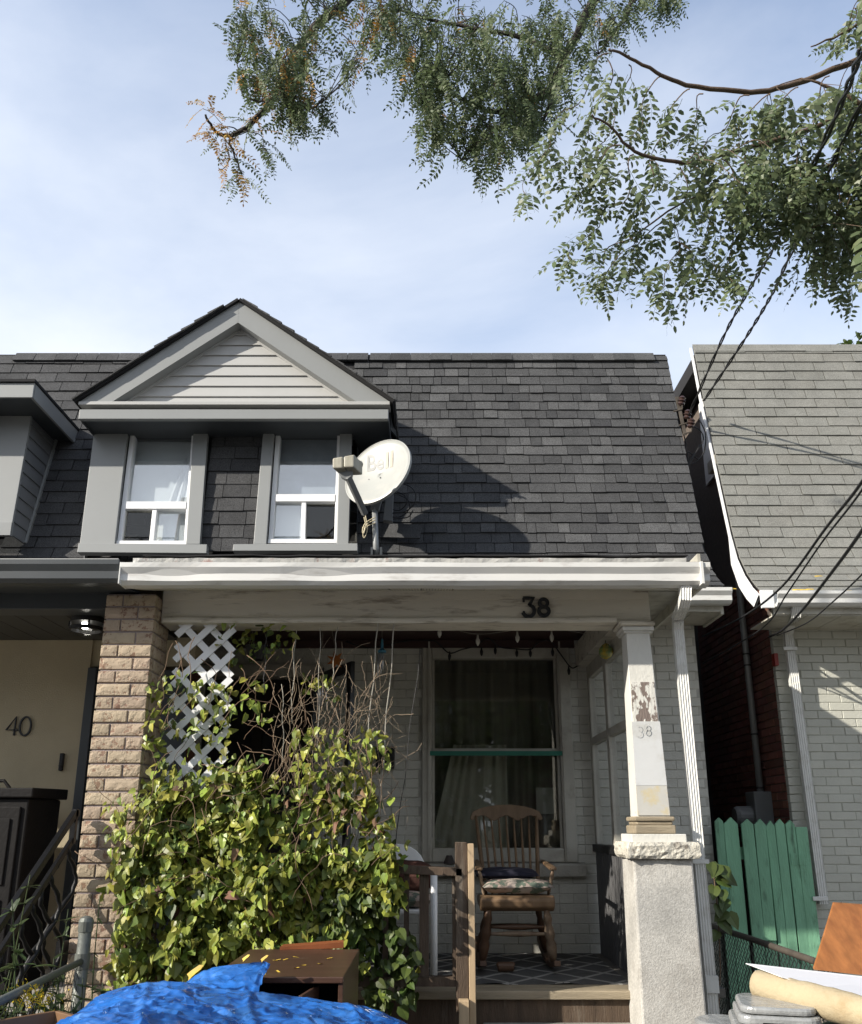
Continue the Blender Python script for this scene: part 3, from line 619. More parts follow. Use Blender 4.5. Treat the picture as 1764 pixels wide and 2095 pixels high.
def colplate(ya, yb, mat, name, off, ins=0.003):
    za, zb2 = U(1330,ya,5.33).z, U(1340,yb,5.33).z; g = MB()
    g.hexa([(colx(zb2,0)+ins,coly(zb2)-off,zb2),(colx(zb2,1)-ins,coly(zb2)-off,zb2),(colx(zb2,1)-ins,coly(zb2)+.002,zb2),(colx(zb2,0)+ins,coly(zb2)+.002,zb2),(colx(za,0)+ins,coly(za)-off,za),(colx(za,1)-ins,coly(za)-off,za),(colx(za,1)-ins,coly(za)+.002,za),(colx(za,0)+ins,coly(za)+.002,za)])
    return g.build(name, mat, col38)
colplate(1395,1478,m_peel,'peeling_board',0.004,0.008)
m_plate = M('painted_sheet_metal', (0.60,0.61,0.61), 0.35, 0.06, 4, 0.1, 9, stain=(0.35,0.33,0.27), stain_amt=0.4, stain_scale=5)
m_plate2 = M('yellowed_sheet', (0.52,0.51,0.47), 0.5, 0.12, 5, 0.1, 14, stain=(0.55,0.46,0.26), stain_amt=0.7, stain_scale=9, stain_pos=(0.5,0.6))
colplate(1476,1607,m_plate,'sheet_metal_patch',0.007,-0.001); colplate(1604,1668,m_plate2,'yellowed_patch',0.0055,0.0)
g = MB(); b0 = U(1301,1507,5.318); hh = U(1301,1484,5.318).z - b0.z
stroke(g, arc(0.25,0.74,0.24,0.26,130,-80,10) + arc(0.25,0.26,0.28,0.27,80,-140,12), 0.04, b0, (hh,0,0), (0,0,hh), 0.0008); stroke(g, arc(1.02,0.85,0.2,0.22,0,345,14), 0.06, b0, (hh,0,0), (0,0,hh), 0.001, True); stroke(g, arc(1.02,0.42,0.23,0.25,0,345,14), 0.06, b0, (hh,0,0), (0,0,hh), 0.0011, True)
g.build('scratched_number', M('pencil_grey', (0.50,0.50,0.49), 0.6), col38)
def sq(b, x, y, hw, hd, z0, z1): b.box(x-hw, x+hw, y, y+hd*2, z0, z1)
z1, z2, z3 = U(1300,1294,5.33).z, U(1300,1280,5.31).z, U(1300,1269,5.3).z
g = MB(); g.box(tl.x-0.02, tr.x+0.02, 5.335, 5.335+wt+.035, z1-0.0, z1+0.012); g.box(tl.x-0.028, tr.x+0.026, 5.325, 5.325+wt+.05, z1+0.012, z2); g.build('capital_moulding', m_peel_lt, col38, bev=0.006)
g = MB(); g.box(tl.x-0.048, tr.x+0.032, 5.305, 5.305+wt+.09, z2+0.002, z3); g.build('capital', m_beam, col38, bev=0.014)
za, zb2, zc = U(1330,1672,5.3).z, U(1330,1682,5.3).z, U(1330,1706,5.29).z
g = MB(); g.box(bl.x-0.024, br.x+0.022, 5.295, 5.295+wb+.05, za-0.022, za+0.004); g.box(bl.x-0.012, br.x+0.012, 5.307, 5.307+wb+.026, za-0.045, za-0.022); g.box(bl.x-0.026, br.x+0.024, 5.292, 5.292+wb+.055, zc, za-0.045); g.build('base_moulding', m_wood_raw, col38, bev=0.008)
zd = U(1330,1728,5.27).z
g = MB(); g.box(bl.x-0.055, br.x+0.075, 5.27, 5.27+wb+0.1, zd, zc-0.001); g.build('plinth_board', m_peel_lt, col38, bev=0.004)
# pier
px0 = U(1296,1762,5.25); px1 = U(1418,1762,5.25); ze = U(1330,1757,5.25).z; zc0 = U(1330,1724,5.2).z
g = MB(); pw = px1.x - px0.x
nx, nz = 4, 10; 
g.hexa([(px0.x-0.012,5.235,0),(px1.x+0.012,5.235,0),(px1.x+0.012,5.58,0),(px0.x-0.012,5.58,0),(px0.x,5.25,ze),(px1.x,5.25,ze),(px1.x,5.56,ze),(px0.x,5.56,ze)])
pier = g.build('pier', m_stone, h38, bev=0.012)
# rough stone cap: subdivided jagged block
g = MB(); x0, x1, y0, y1 = px0.x-0.035, px1.x+0.035, 5.205, 5.60; n = 18
def capv(u, v):   # ring position, height fraction
    pass
ring = []
for i in range(n): ring.append((x0 + (x1-x0)*i/n, y0))
for i in range(n): ring.append((x1, y0 + (y1-y0)*i/n))
for i in range(n): ring.append((x1 - (x1-x0)*i/n, y1))
for i in range(n): ring.append((x0, y1 - (y1-y0)*i/n))
lv = 6; cxm, cym = (x0+x1)/2, (y0+y1)/2
for k in range(lv):
    z = ze + 0.002 + (zc0 - ze)*k/(lv-1)
    for (x, y) in ring:
        e = 0.012*mnoise.noise((x*22, y*22, z*30)) + 0.010*mnoise.noise((x*60, y*60, z*60)); tp = 0.012 if k in (0, lv-1) else 0
        d = Vector((x-cxm, y-cym)); s = 1 - (tp - e)/max(0.15, d.length); g.v.append((cxm + d.x*s, cym + d.y*s, z + 0.004*mnoise.noise((x*30, y*30, 1))))
m4 = len(ring); g.f = [(k*m4+i, k*m4+(i+1) % m4, (k+1)*m4+(i+1) % m4, (k+1)*m4+i) for k in range(lv-1) for i in range(m4)] + [tuple(range(m4-1,-1,-1)), tuple((lv-1)*m4+i for i in range(m4))]; g.m = [0]*len(g.f)
g.build('stone_cap', m_cap, pier)
# porch window
wz0, wz1 = CAS[2], CAS[3]
zr0, zr1 = U(1010,1545,WY).z, U(1010,1531,WY).z
winp = MB(); winp.box(CAS[0], WIN[0], WY-0.03, WY+0.10, wz0, wz1); winp.box(WIN[1], CAS[1], WY-0.03, WY+0.10, wz0, wz1); winp.box(WIN[0]+.002, WIN[1]-.002, WY-0.028, WY+0.10, WIN[3], wz1-.002); winp.box(WIN[0]+.002, WIN[1]-.002, WY-0.028, WY+0.10, wz0+.002, WIN[2])
m_case = M('grey_white_casing', (0.46,0.44,0.38), 0.55, 0.15, 4, 0.1, 40, stain=(0.25,0.22,0.18), stain_amt=0.5, stain_scale=6)
wo_ = winp.build('porch_window', m_case, h38, bev=0.008)
g = MB(); g.box(WIN[0]-.03, WIN[0]-.016, WY-0.045, WY-0.031, wz0+.01, wz1-.01); g.box(WIN[1]+.016, WIN[1]+.03, WY-0.045, WY-0.031, wz0+.01, wz1-.01); g.build('casing_bead', m_case, wo_)
g = MB(); e = 0.022
for (a, b_) in ((WIN[2], zr0), (zr1, WIN[3])):
    g.box(WIN[0]+.003, WIN[0]+e, WY+0.02, WY+0.05, a+.002, b_-.002); g.box(WIN[1]-e, WIN[1]-.003, WY+0.02, WY+0.05, a+.002, b_-.002)
g.box(WIN[0]+.003, WIN[1]-.003, WY+0.018, WY+0.055, zr0, zr1); g.build('sash', m_case, wo_)
g = MB(); g.box(WIN[0]+.01, WIN[1]-.01, WY+0.034, WY+0.040, WIN[2]+.002, zr0); g.build('pane', m_glass, wo_)
g = MB(); g.box(WIN[0]+.01, WIN[1]-.01, WY+0.034, WY+0.040, zr1, WIN[3]-.002); g.build('pane', m_glass, wo_)
g = MB(); g.box(WIN[0]-0.02, WIN[1]+0.02, WY-0.034, WY-0.0305, zr0-0.006, zr0+0.03); g.build('green_tape', m_tape, wo_)
def curtain(x0, x1, y, z0, z1, mat, parent, amp=0.018, n=70, seed=1, gather=0.0):
    g = MB(); r = random.Random(seed)
    for i in range(n+1):
        u = i/n; x = x0 + (x1-x0)*u; dy = amp*math.sin(u*38 + 2*math.sin(u*7+seed)) + amp*.5*math.sin(u*71+seed)
        for k in range(5):
            v = k/4; xx = x + gather*(v-0.0)*(x1-x0)*(1-u); g.v.append((xx, y + dy, z0 + (z1-z0)*(1-v)))
    g.f = [(i*5+k, i*5+5+k, i*5+6+k, i*5+1+k) for i in range(n) for k in range(4)]; g.m = [0]*len(g.f)
    o = g.build('curtain', mat, parent, recalc=False, smooth=True); return o
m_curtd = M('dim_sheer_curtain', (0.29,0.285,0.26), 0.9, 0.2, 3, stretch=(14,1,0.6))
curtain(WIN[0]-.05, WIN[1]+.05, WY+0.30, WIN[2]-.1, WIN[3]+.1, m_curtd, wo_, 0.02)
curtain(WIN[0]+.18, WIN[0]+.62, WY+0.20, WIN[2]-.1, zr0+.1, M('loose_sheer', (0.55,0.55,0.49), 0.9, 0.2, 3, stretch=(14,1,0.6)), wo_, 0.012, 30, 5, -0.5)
g = MB(); g.box(WIN[1]-0.19, WIN[1]-0.04, WY+0.12, WY+0.125, U(1000,1665,WY).z, U(1000,1610,WY).z); g.build('paper_in_window', M('pale_card', (0.42,0.43,0.41), 0.7), wo_)
g = MB(); xs0, xs1 = U(800,1775,WY-.07).x, U(1200,1775,WY-.07).x; zs_a, zs_b = U(1000,1793,WY-.07).z, U(1000,1768,WY-.07).z
g.extx([(WY-0.07, zs_a), (WY-0.075, zs_b-.01), (WY-0.065, zs_b), (WY-0.001, zs_b+.012), (WY-0.001, zs_a)], xs0, xs1, 40, lambda i, j, x: (0.012*mnoise.noise((x*9, j*3, 0)) if j < 2 else 0, 0.008*mnoise.noise((x*12, j, 4)) if j == 0 else 0)); g.build('window_sill', m_sill, h38)
# doorway
g = MB(); g.box(DOOR[0]-.09, DOOR[0], WY-0.03, WY+0.12, DOOR[2]-.01, DOOR[3]); g.box(DOOR[1], DOOR[1]+.09, WY-0.03, WY+0.12, DOOR[2]-.01, DOOR[3]); g.box(DOOR[0]-.09, DOOR[1]+.09, WY-0.032, WY+0.12, DOOR[3]+.001, DOOR[3]+.10); g.build('door_frame', m_case, h38, bev=0.006)
g = MB(); g.box(DOOR[0]+.005, DOOR[1]-.005, WY+0.13, WY+0.17, DOOR[2], DOOR[3]); fd = g.build('front_door', M('very_dark_door', (0.02,0.015,0.012), 0.45, 0.2), h38)
for i in range(2):
    for k in range(3):
        xa = DOOR[0]+.08+i*.38; za_ = DOOR[2]+.12+k*.65; g = MB(); g.box(xa, xa+.3, WY+0.118, WY+0.129, za_, za_+.5); g.build('door_panel', m_black, fd, bev=0.006)
# open storm door
A = Vector((DOOR[1]+0.02, WY-0.04, 0)); B = U(727,1353,6.37); dv = Vector((B.x-A.x, B.y-A.y, 0)); Ld = dv.length; dv.normalize(); nvv = Vector((dv.y, -dv.x, 0))
def dpan(g, u0, u1, z0, z1, t=0.035):
    p = [A + dv*u0, A + dv*u1]; g.hexa([p[0]+Vector((0,0,z0)), p[1]+Vector((0,0,z0)), p[1]+nvv*t+Vector((0,0,z0)), p[0]+nvv*t+Vector((0,0,z0)), p[0]+Vector((0,0,z1)), p[1]+Vector((0,0,z1)), p[1]+nvv*t+Vector((0,0,z1)), p[0]+nvv*t+Vector((0,0,z1))])
zd0, zd1 = FZ+0.01, B.z
g = MB(); dpan(g, 0, .07, zd0, zd1); dpan(g, Ld-.075, Ld, zd0, zd1); dpan(g, .071, Ld-.076, zd1-.08, zd1-.001); dpan(g, .071, Ld-.076, zd0+.001, zd0+.75); sd = g.build('storm_door', m_blackg, h38, bev=0.004)
g = MB(); p0, p1 = A + dv*.06 + nvv*.015, A + dv*(Ld-.07) + nvv*.015; g.hexa([p0+Vector((0,0,zd0+.74)), p1+Vector((0,0,zd0+.74)), p1+nvv*.005+Vector((0,0,zd0+.74)), p0+nvv*.005+Vector((0,0,zd0+.74)), p0+Vector((0,0,zd1-.07)), p1+Vector((0,0,zd1-.07)), p1+nvv*.005+Vector((0,0,zd1-.07)), p0+nvv*.005+Vector((0,0,zd1-.07))]); g.build('storm_door_pane', m_glass_c, sd)
# side screen of the porch
SX = 1.285
def srail(g, y0, y1, z0, z1, t=0.05): g.box(SX, SX+t, y0, y1, z0, z1)
zS0 = U(1218,1742,WY).z; zM = UX(1233,1505,SX).z; zT = UX(1217,1376,SX).z; zrail = 1.62
g = MB()
srail(g, WY-0.10, WY-0.02, zS0+.06, zT+.12); srail(g, 6.32, 6.40, zS0+.06, zT+.12); srail(g, 5.62, 5.70, zS0+.06, zT+.12)
srail(g, 5.705, 6.315, zT, zT+.12); srail(g, 6.405, WY-.105, zT, zT+.12); srail(g, 5.705, 6.315, zM-.03, zM+.03); srail(g, 6.405, WY-.105, zM-.03, zM+.03)
scr = g.build('side_screen', m_case, h38, bev=0.005)
for (a, b_) in ((5.705, 6.315), (6.405, WY-.105)):
    for (c, d) in ((zS0+.06, zM-.03), (zM+.03, zT)): g = MB(); g.box(SX+.02, SX+.026, a, b_, c, d); g.build('pane', m_glass_c, scr)
g = MB(); g.box(SX-.02, SX+.06, 5.62, WY-.012, zS0, zS0+.055); g.build('side_screen_sill', m_black, h38)
nb = 16
for i in range(nb):
    ya = 5.63 + (WY-.02-5.63)*i/nb; g = MB(); g.box(SX, SX+.03, ya, ya+(WY-.02-5.63)/nb-.006, FZ-.01, zS0-.002); g.build('beadboard_plank', m_bead, h38)
# porch downspout
def ds_prof(w_=0.062, d=0.045, ribs=4):
    p = []; n = ribs*2+1
    for i in range(n): p.append((-w_/2 + w_*i/(n-1), -d/2 + (0.0 if i % 2 else -0.006)))
    return p + [(w_/2, d/2), (-w_/2, d/2)]
def downspout(path, parent, name, mat, w_=0.062, d=0.045):
    g = MB(); g.sweep([(x, -y) for x, y in ds_prof(w_, d)], path, (1,0,0)); return g.build(name, mat, parent)
a = U(1402,1188,5.0); b_ = U(1401,1226,5.0); c = U(1387,1262,5.38); d = U(1387,1290,5.42)
bt = U(1461,2093,5.42); bt2 = Vector((d.x + (bt.x-d.x)*1.08, 5.42, 0.05))
ds = downspout([a, a.lerp(b_, .5), b_, b_+Vector((0,.03,-.02)), c, c+Vector((0,.01,-.03)), d, d.lerp(bt2,.25), d.lerp(bt2,.45), d.lerp(bt2,.7), bt2], h38, 'downspout', m_dspout)
g = MB()
for i in range(7):
    q = b_.lerp(c, 0.35 + i*0.1); g.box(q.x-.036, q.x+.036, q.y-.03, q.y+.028, q.z-.004, q.z+.003)
g.build('elbow_crimp', m_dspout, ds)
q = d.lerp(bt2, .62)
g = MB(); st = U(1432,1762,5.42); g.box(st.x-.05, st.x+.045, 5.385, 5.39, st.z-.012, st.z+.012); g.build('strap', m_dspout, ds)
j = U(1453,1995,5.42); g = MB(); g.box(j.x-.036, j.x+.036, 5.386, 5.46, j.z-.09, j.z); g.build('joint_sleeve', m_dspout, ds)

# ================================================================== GABLE DORMER (part of house 38)
DA, DB, DZ = 6.80, 0.10, 3.72
def D(x, y, off=0.0): q = UPL(x, y, DA - off, DB, DZ); return q
NRM = Vector((0, -1, DB)).normalized()
def dpoly(g, pts, t, off=0.0, mi=0):
    P_ = [D(x, y) + NRM*off for x, y in pts]; g.prism(P_, NRM*t, mi)
def dpoly2(pts, t, name, mat, parent, off=0.0, bev=0.003):
    g = MB(); dpoly(g, pts, t, off); return g.build(name, mat, parent, bev=bev)
dorm = MB()
# body behind trims (a closed box back into the roof)
q = [D(172,1128), D(728,1128), D(728,862), D(192,862)]
dorm.add([v - NRM*0.13 for v in q] + [Vector((v.x, 7.7, v.z)) for v in q], [(0,1,5,4),(1,2,6,5),(2,3,7,6),(3,0,4,7)])
dormer = dorm.build('dormer', m_dark, h38, recalc=False)
dpoly2([(200,862),(268,862),(239,1118),(168,1118)], 0.05, 'trim_board', m_grey, dormer)
dpoly2([(400.5,862),(430,862),(412,1118),(384,1118)], 0.05, 'trim_board', m_grey, dormer)
dpoly2([(430.6,866),(543,866),(541,889),(430,889)], 0.05, 'header_board', m_grey, dormer)
dpoly2([(543,862),(565,862),(547,1118),(521,1118)], 0.05, 'trim_board', m_grey, dormer)
dpoly2([(697.5,862),(722,862),(714,1118),(690.5,1118)], 0.05, 'trim_board', m_grey, dormer)
dpoly2([(168,1118.6),(428,1121),(427,1139),(165,1137)], 0.075, 'sill_board', m_grey, dormer)
dpoly2([(482,1120.6),(733,1119),(733,1134),(480,1134)], 0.075, 'sill_board', m_grey, dormer)
dpoly2([(268,862),(400.5,862),(400.5,879),(268,879)], 0.04, 'head_trim', m_grey, dormer)
dpoly2([(565,862),(697.5,862),(697.5,875),(565,875)], 0.04, 'head_trim', m_grey, dormer)
# shingled panel between the two windows
g = MB(); dpoly(g, [(428,862),(545,862),(525,1125),(410,1125)], 0.01, -0.03); dpan_ = g.build('shingled_panel', m_dark_sh, dormer)
pp = Profile([(D(480,1128).y, D(480,1128).z), (D(480,885).y, D(480,885).z)])
xl0, xl1 = D(412,1120).x - .02, D(541,1000).x + .02
smt = shingle_mesh('tab_shingle', m_sh40)
ang_ = math.atan2(pp.p[1][1]-pp.p[0][1], pp.p[1][0]-pp.p[0][0])
for m_ in shingles(Profile([(y+0.010, z) for y, z in pp.p]), xl0+.01, xl1-.01, 0.125, lambda r: r.uniform(.2,.27), 0.014, 12, wav=0.003): inst('shingle', smt, m_, dormer)
def dwin(q, midl, midr, mul_top, mul_bot, seed, blind_mat, dark_left):
    """q: TL,TR,BR,BL pixel corners of the white frame"""
    (tlx,ty),(trx,_),(brx,by),(blx,_) = q
    def ed(y, s):
        t = (y-ty)/(by-ty); return (tlx + (blx-tlx)*t) if s == 0 else (trx + (brx-trx)*t)
    fr = MB(); e = 7; OFF = -0.055
    dpoly(fr, [(ed(ty,0),ty),(ed(ty,1),ty),(ed(ty+e,1),ty+e),(ed(ty+e,0),ty+e)], .07, OFF)
    dpoly(fr, [(ed(by-8,0),by-8),(ed(by-8,1),by-8),(ed(by,1),by),(ed(by,0),by)], .085, OFF)
    dpoly(fr, [(ed(ty+e,0),ty+e+.3),(ed(ty+e,0)+9,ty+e+.3),(ed(by-8,0)+9,by-8.3),(ed(by-8,0),by-8.3)], .07, OFF)
    dpoly(fr, [(ed(ty+e,1)-6,ty+e+.3),(ed(ty+e,1),ty+e+.3),(ed(by-8,1),by-8.3),(ed(by-8,1)-6,by-8.3)], .07, OFF)
    dpoly(fr, [(ed(midl,0)+9.3,midl),(ed(midl,1)-6.3,midl),(ed(midr,1)-6.3,midr),(ed(midr,0)+9.3,midr)], .075, OFF)
    dpoly(fr, [(mul_top-4,midr+.3),(mul_top+5,midr+.3),(mul_bot+5,by-8.3),(mul_bot-4,by-8.3)], .065, OFF)
    f = fr.build('dormer_window', m_vinyl, dormer, bev=0.003)
    g = MB(); dpoly(g, [(ed(ty,0)+5,ty+4),(ed(ty,1)-4,ty+4),(ed(midl,1)-4,midl+3),(ed(midl,0)+5,midl+3)], .005, OFF+.02); g.build('upper_pane', m_glass_up, f)
    g = MB(); dpoly(g, [(ed(midr,0)+6,midr-2),(mul_top+1,midr-2),(mul_bot+1,by-5),(ed(by,0)+6,by-5)], .005, OFF+.03); g.build('lower_pane', m_glass if dark_left else m_glass_up, f)
    g = MB(); dpoly(g, [(mul_top+1,midr-2),(ed(midr,1)-4,midr-2),(ed(by,1)-4,by-5),(mul_bot+1,by-5)], .005, OFF+.02); g.build('lower_pane', m_glass_up if dark_left else m_glass, f)
    g = MB(); dpoly(g, [(ed(ty,0)+9,ty+e),(ed(ty,1)-6,ty+e),(ed(ty+16,1)-6,ty+16),(ed(ty+16,0)+9,ty+16)], .01, OFF-.015); g.build('window_shade', M('shade_grey', (0.16,0.17,0.17), .6), f)
    # what stands behind the glass
    g = MB(); dpoly(g, [(ed(ty,0)+4,ty),(ed(ty,1)-2,ty),(ed(midl,1)-2,midl+6),(ed(midl,0)+4,midl+6)], .004, -0.10); g.build('blind', blind_mat, f)
    if dark_left:
        g = MB(); dpoly(g, [(mul_top,midr-6),(ed(midr,1)-2,midr-6),(ed(by,1)-2,by),(mul_bot,by)], .004, -0.10); g.build('blind', m_blind, f)
    else:
        g = MB(); dpoly(g, [(ed(midr,0)+4,midr-6),(mul_top,midr-6),(mul_bot,by),(ed(by,0)+4,by)], .004, -0.10); g.build('blind', m_blind, f)
    return f
f1 = dwin([(269,880),(400,880),(383,1117),(240,1117)], 1028, 1043, 317, 310, 1, m_blind, True)
a, b_ = D(352,885), D(384,1026)
g = MB()
for i in range(25):
    u = i/24; x = D(338,1026).x + (D(392,1026).x - D(338,1026).x)*u
    for k in range(4):
        z = b_.z + (D(360,930).z - b_.z)*k/3; xx = x + (0.10*(k/3))*(1-u); yy = DA + DB*(z-DZ) + 0.075 - 0.012*math.sin(u*20); g.v.append((xx, yy, z))
g.f = [(i*4+k, i*4+4+k, i*4+5+k, i*4+1+k) for i in range(24) for k in range(3)]; g.m = [0]*len(g.f); g.build('curtain', m_curtw, f1, recalc=False, smooth=True)
f2 = dwin([(566,876),(697,876),(690,1114),(549,1114)], 1013, 1028, 622, 620, 2, M('reflection_blue_blind', (0.48,0.52,0.57), .9), False)  # the pane's grey-blue reflection is painted into this blind's colour

# pediment
PYF = 6.55
def PP(x, y, off=0): return U(x, y, PYF + off)
apex = PP(490,617); bL = PP(162,823); bR = PP(798,821)
zbase = (bL.z + bR.z)/2; bL.z = bR.z = zbase
rk = (apex - bL).normalized(); rk2 = (apex - bR).normalized()
# gable roof slabs (shingled) going back to the mansard
for (b0, s) in ((bL, 1), (bR, -1)):
    d = (apex - b0); nrm_ = Vector((-d.z, 0, d.x)).normalized() * s
    if nrm_.z < 0: nrm_ = -nrm_
    g = MB(); yb = 7.66
    lo, hi = b0 - d.normalized()*0.03 + Vector((0,-.03,0)), apex + Vector((0,-.03,0))
    g.hexa([lo, hi, Vector((hi.x, yb, hi.z)), Vector((lo.x, yb, lo.z)), lo+nrm_*.022, hi+nrm_*.022, Vector((hi.x, yb, hi.z))+nrm_*.022, Vector((lo.x, yb, lo.z))+nrm_*.022])
    rf = g.build('gable_roof', m_dark_sh, dormer)
    Lr = d.length; n = int(Lr/0.135); dn = d.normalized()
    for i in range(n):
        p0 = b0 + dn*(i*0.135 - 0.035) + nrm_*0.022
        ex = Vector((0,1,0)); 
        mtx = Matrix((Vector((ex.x, dn.x, nrm_.x, 0)), Vector((ex.y, dn.y, nrm_.y, 0)), Vector((ex.z, dn.z, nrm_.z, 0)), Vector((0,0,0,1)))) 
        for k, (ya, yb2) in enumerate(((PYF-0.055, PYF+0.25), (PYF+0.253, PYF+0.56), (PYF+0.563, PYF+0.95))):
            inst('shingle', shm[0], Matrix.Translation((p0.x, ya + r0.uniform(-.004,.004), p0.z)) @ mtx @ Matrix.Diagonal((yb2-ya, 0.155, 0.014*r0.uniform(.8,1.3), 1)), rf)
    # rake fascia board
    wv = 0.165; dd = d.normalized(); inn = -nrm_
    lo2 = b0 + inn*0.001; hi2 = apex + inn*0.001
    cut = wv / max(0.2, abs(inn.z)); 
    g = MB(); pl = [lo2, hi2, hi2 + Vector((0,0,-cut)), lo2 + dd*(wv*abs(inn.x)/max(.2,abs(inn.z))*0.0) + Vector((0,0,0))]
    # lower end ends on the cornice: intersect inner edge with base
    t_in = cut / max(1e-3, d.z) ; pin = b0 + d*t_in + Vector((0,0,-cut)); pl[3] = pin
    g.prism([pl[0], pl[1], pl[2], pl[3]], Vector((0, 0.03, 0))); g.build('rake_board', m_grey, dormer)
    # soffit of the rake
    so2 = [pl[2]+Vector((0,.031,0)), pl[3]+Vector((0,.031,0)), pl[3]+Vector((0,.115,0)), pl[2]+Vector((0,.115,0))]
    g = MB(); g.prism(so2, Vector((0,0,0.012))); g.build('rake_soffit', m_grey, dormer)
    # thin J-trim along the siding
    g = MB(); g.bar(pl[3] + Vector((0,.105,-.012)), pl[2] + Vector((0,.105,-.012)), 0.018, 0.014, (0,-1,0)); g.build('siding_trim', m_siding, dormer)
# tympanum clapboards, each a part
TY = PYF + 0.112; cutz = 0.165/abs(rk.x) if True else 0
slope = (apex.z - zbase)/((bR.x - bL.x)/2); ztop = apex.z - cutz
def halfw(z): return max(0.0, (ztop - z)/slope)
zz = zbase + 0.005; hb = 0.099; k = 0; tz = ztop
while zz < ztop - 0.02:
    z2_ = min(zz + hb, ztop - 0.005); w0 = halfw(zz); w1 = max(0.004, halfw(z2_)); cxx = apex.x
    g = MB(); g.hexa([(cxx-w0,TY-0.014,zz),(cxx+w0,TY-0.014,zz),(cxx+w0,TY+0.01,zz),(cxx-w0,TY+0.01,zz),(cxx-w1,TY-0.0,z2_-0.003),(cxx+w1,TY-0.0,z2_-0.003),(cxx+w1,TY+0.01,z2_-0.003),(cxx-w1,TY+0.01,z2_-0.003)])
    g.build('siding_board', m_siding, dormer, bev=0.002); zz += hb; k += 1
g = MB(); g.prism([Vector((cxx-halfw(zbase), TY+.012, zbase)), Vector((cxx+halfw(zbase), TY+.012, zbase)), Vector((cxx, TY+.012, ztop))], Vector((0,.02,0))); g.build('gable_backing', m_dark, dormer)
# cornice under the gable
zf1, zf2 = U(480,839,PYF+.02).z, U(480,859,PYF+.02).z
zf0 = U(480,829,PYF).z
g = MB(); g.box(bL.x, bR.x, PYF-0.012, PYF+0.135, zf0, zbase-0.001); g.build('cornice_cap', m_siding, dormer, bev=0.003)
g = MB(); g.box(bL.x+.03, bR.x-.03, PYF+0.10, PYF+0.12, zf1-.002, zf0-.001); g.build('cornice_recess', m_dark, dormer)
g = MB(); g.box(bL.x+.012, bR.x-.012, PYF+0.0, PYF+0.05, zf2, zf1-.003); g.box(bL.x+.03, bR.x-.03, PYF+0.051, PYF+0.12, zf1-.02, zf1-.008); g.build('fascia_board', m_grey, dormer, bev=0.003)
g = MB(); g.box(bL.x+.012, bR.x-.012, PYF+0.052, 6.99, zf2+.012, zf2+.024); g.build('dormer_soffit', m_dark, dormer)
for s, xx in ((0, bL.x), (1, bR.x)):
    g = MB(); xo = xx + (.012 if s == 0 else -.03); g.box(xo, xo+.018, PYF+0.051, 7.36, zf2-.001, zf1); g.build('side_fascia', m_dark, dormer)
    g = MB(); xo2 = min(xx, xx + (0.33 if s == 0 else -0.33)); g.box(xo2 + .002, xo2+0.328, 6.99, 7.4, zf2+.012, zf2+.024); g.build('side_soffit', m_dark, dormer)
# dark side return hanging at the right corner
g = MB(); a = U(800,826,PYF+.05); g.prism([a, U(803,830,PYF+.3), U(812,893,7.12), U(800,880,6.95)], Vector((-.02,0,0))); g.build('corner_return', m_dark, dormer)
# flashing strip on the roof left of dormer side
g = MB(); g.box(DX0-0.006, DX0, 6.86, 7.4, 3.72, 5.0); g.build('dormer_cheek', m_grey, dormer)

# ================================================================== SATELLITE DISH
dish = thing('satellite_dish', 'white satellite dish on a grey mast, its arm holding two cream boxes', 'satellite dish', tuple(U(770,1136,6.58)))
C = U(772,964,6.58); n_ = Vector((-.50,-.826,.262)).normalized(); 
camdir = (CAM - C).normalized(); maj = n_.cross(camdir).normalized(); mino = n_.cross(maj).normalized(); Rd = 0.312
def dpt(r, a, h=0): return C + (maj*math.cos(a) + mino*math.sin(a))*r + n_*h
g = MB(); nr, na = 8, 48
for i in range(nr+1):
    r = Rd*i/nr
    for j in range(na): g.v.append(dpt(max(r,1e-4), 6.28318*j/na, -0.055*(1-(r/Rd)**2)))
for i in range(nr):
    for j in range(na): g.f.append((i*na+j, i*na+(j+1) % na, (i+1)*na+(j+1) % na, (i+1)*na+j)); g.m.append(0)
o = g.build('reflector', m_dish, dish, recalc=False, smooth=True); so_ = o.modifiers.new('t', 'SOLIDIFY'); so_.thickness = 0.006; so_.offset = 0
g = MB()
for j in range(na):
    a = 6.28318*j/na; 
    for rr_, hh_ in ((Rd-.004, .004), (Rd+.006, .002), (Rd+.006, -.024), (Rd-.002, -.026)): g.v.append(dpt(rr_, a, hh_))
for j in range(na):
    for k in range(4): g.f.append((j*4+k, j*4+(k+1) % 4, ((j+1) % na)*4+(k+1) % 4, ((j+1) % na)*4+k)); g.m.append(0)
g.build('rim', m_dish, dish, smooth=False)
# lettering on the dish: Bell
ux = (Vector((1,0,0)) - n_*n_.x).normalized(); ux = (ux*1.0 + Vector((0,0,0))).normalized(); uy = n_.cross(ux).normalized()
if uy.z < 0: uy = -uy
def text_mesh(s, size, mat, name, org, ux, uy, parent, off=0.0, shear=0.0, ext=0.002):
    cu = bpy.data.curves.new(name, 'FONT'); cu.body = s; cu.size = size; cu.extrude = ext; cu.offset = off; cu.shear = shear
    to = bpy.data.objects.new(name, cu); COL.objects.link(to); dg = bpy.context.evaluated_depsgraph_get(); me = bpy.data.meshes.new_from_object(to.evaluated_get(dg)); COL.objects.unlink(to); bpy.data.objects.remove(to)
    uz = ux.cross(uy); mtx = Matrix((Vector((ux.x,uy.x,uz.x,org.x)), Vector((ux.y,uy.y,uz.y,org.y)), Vector((ux.z,uy.z,uz.z,org.z)), Vector((0,0,0,1)))); me.transform(mtx)
    me.materials.clear(); me.materials.append(mat); o = bpy.data.objects.new(name, me); COL.objects.link(o); par(o, parent); return o
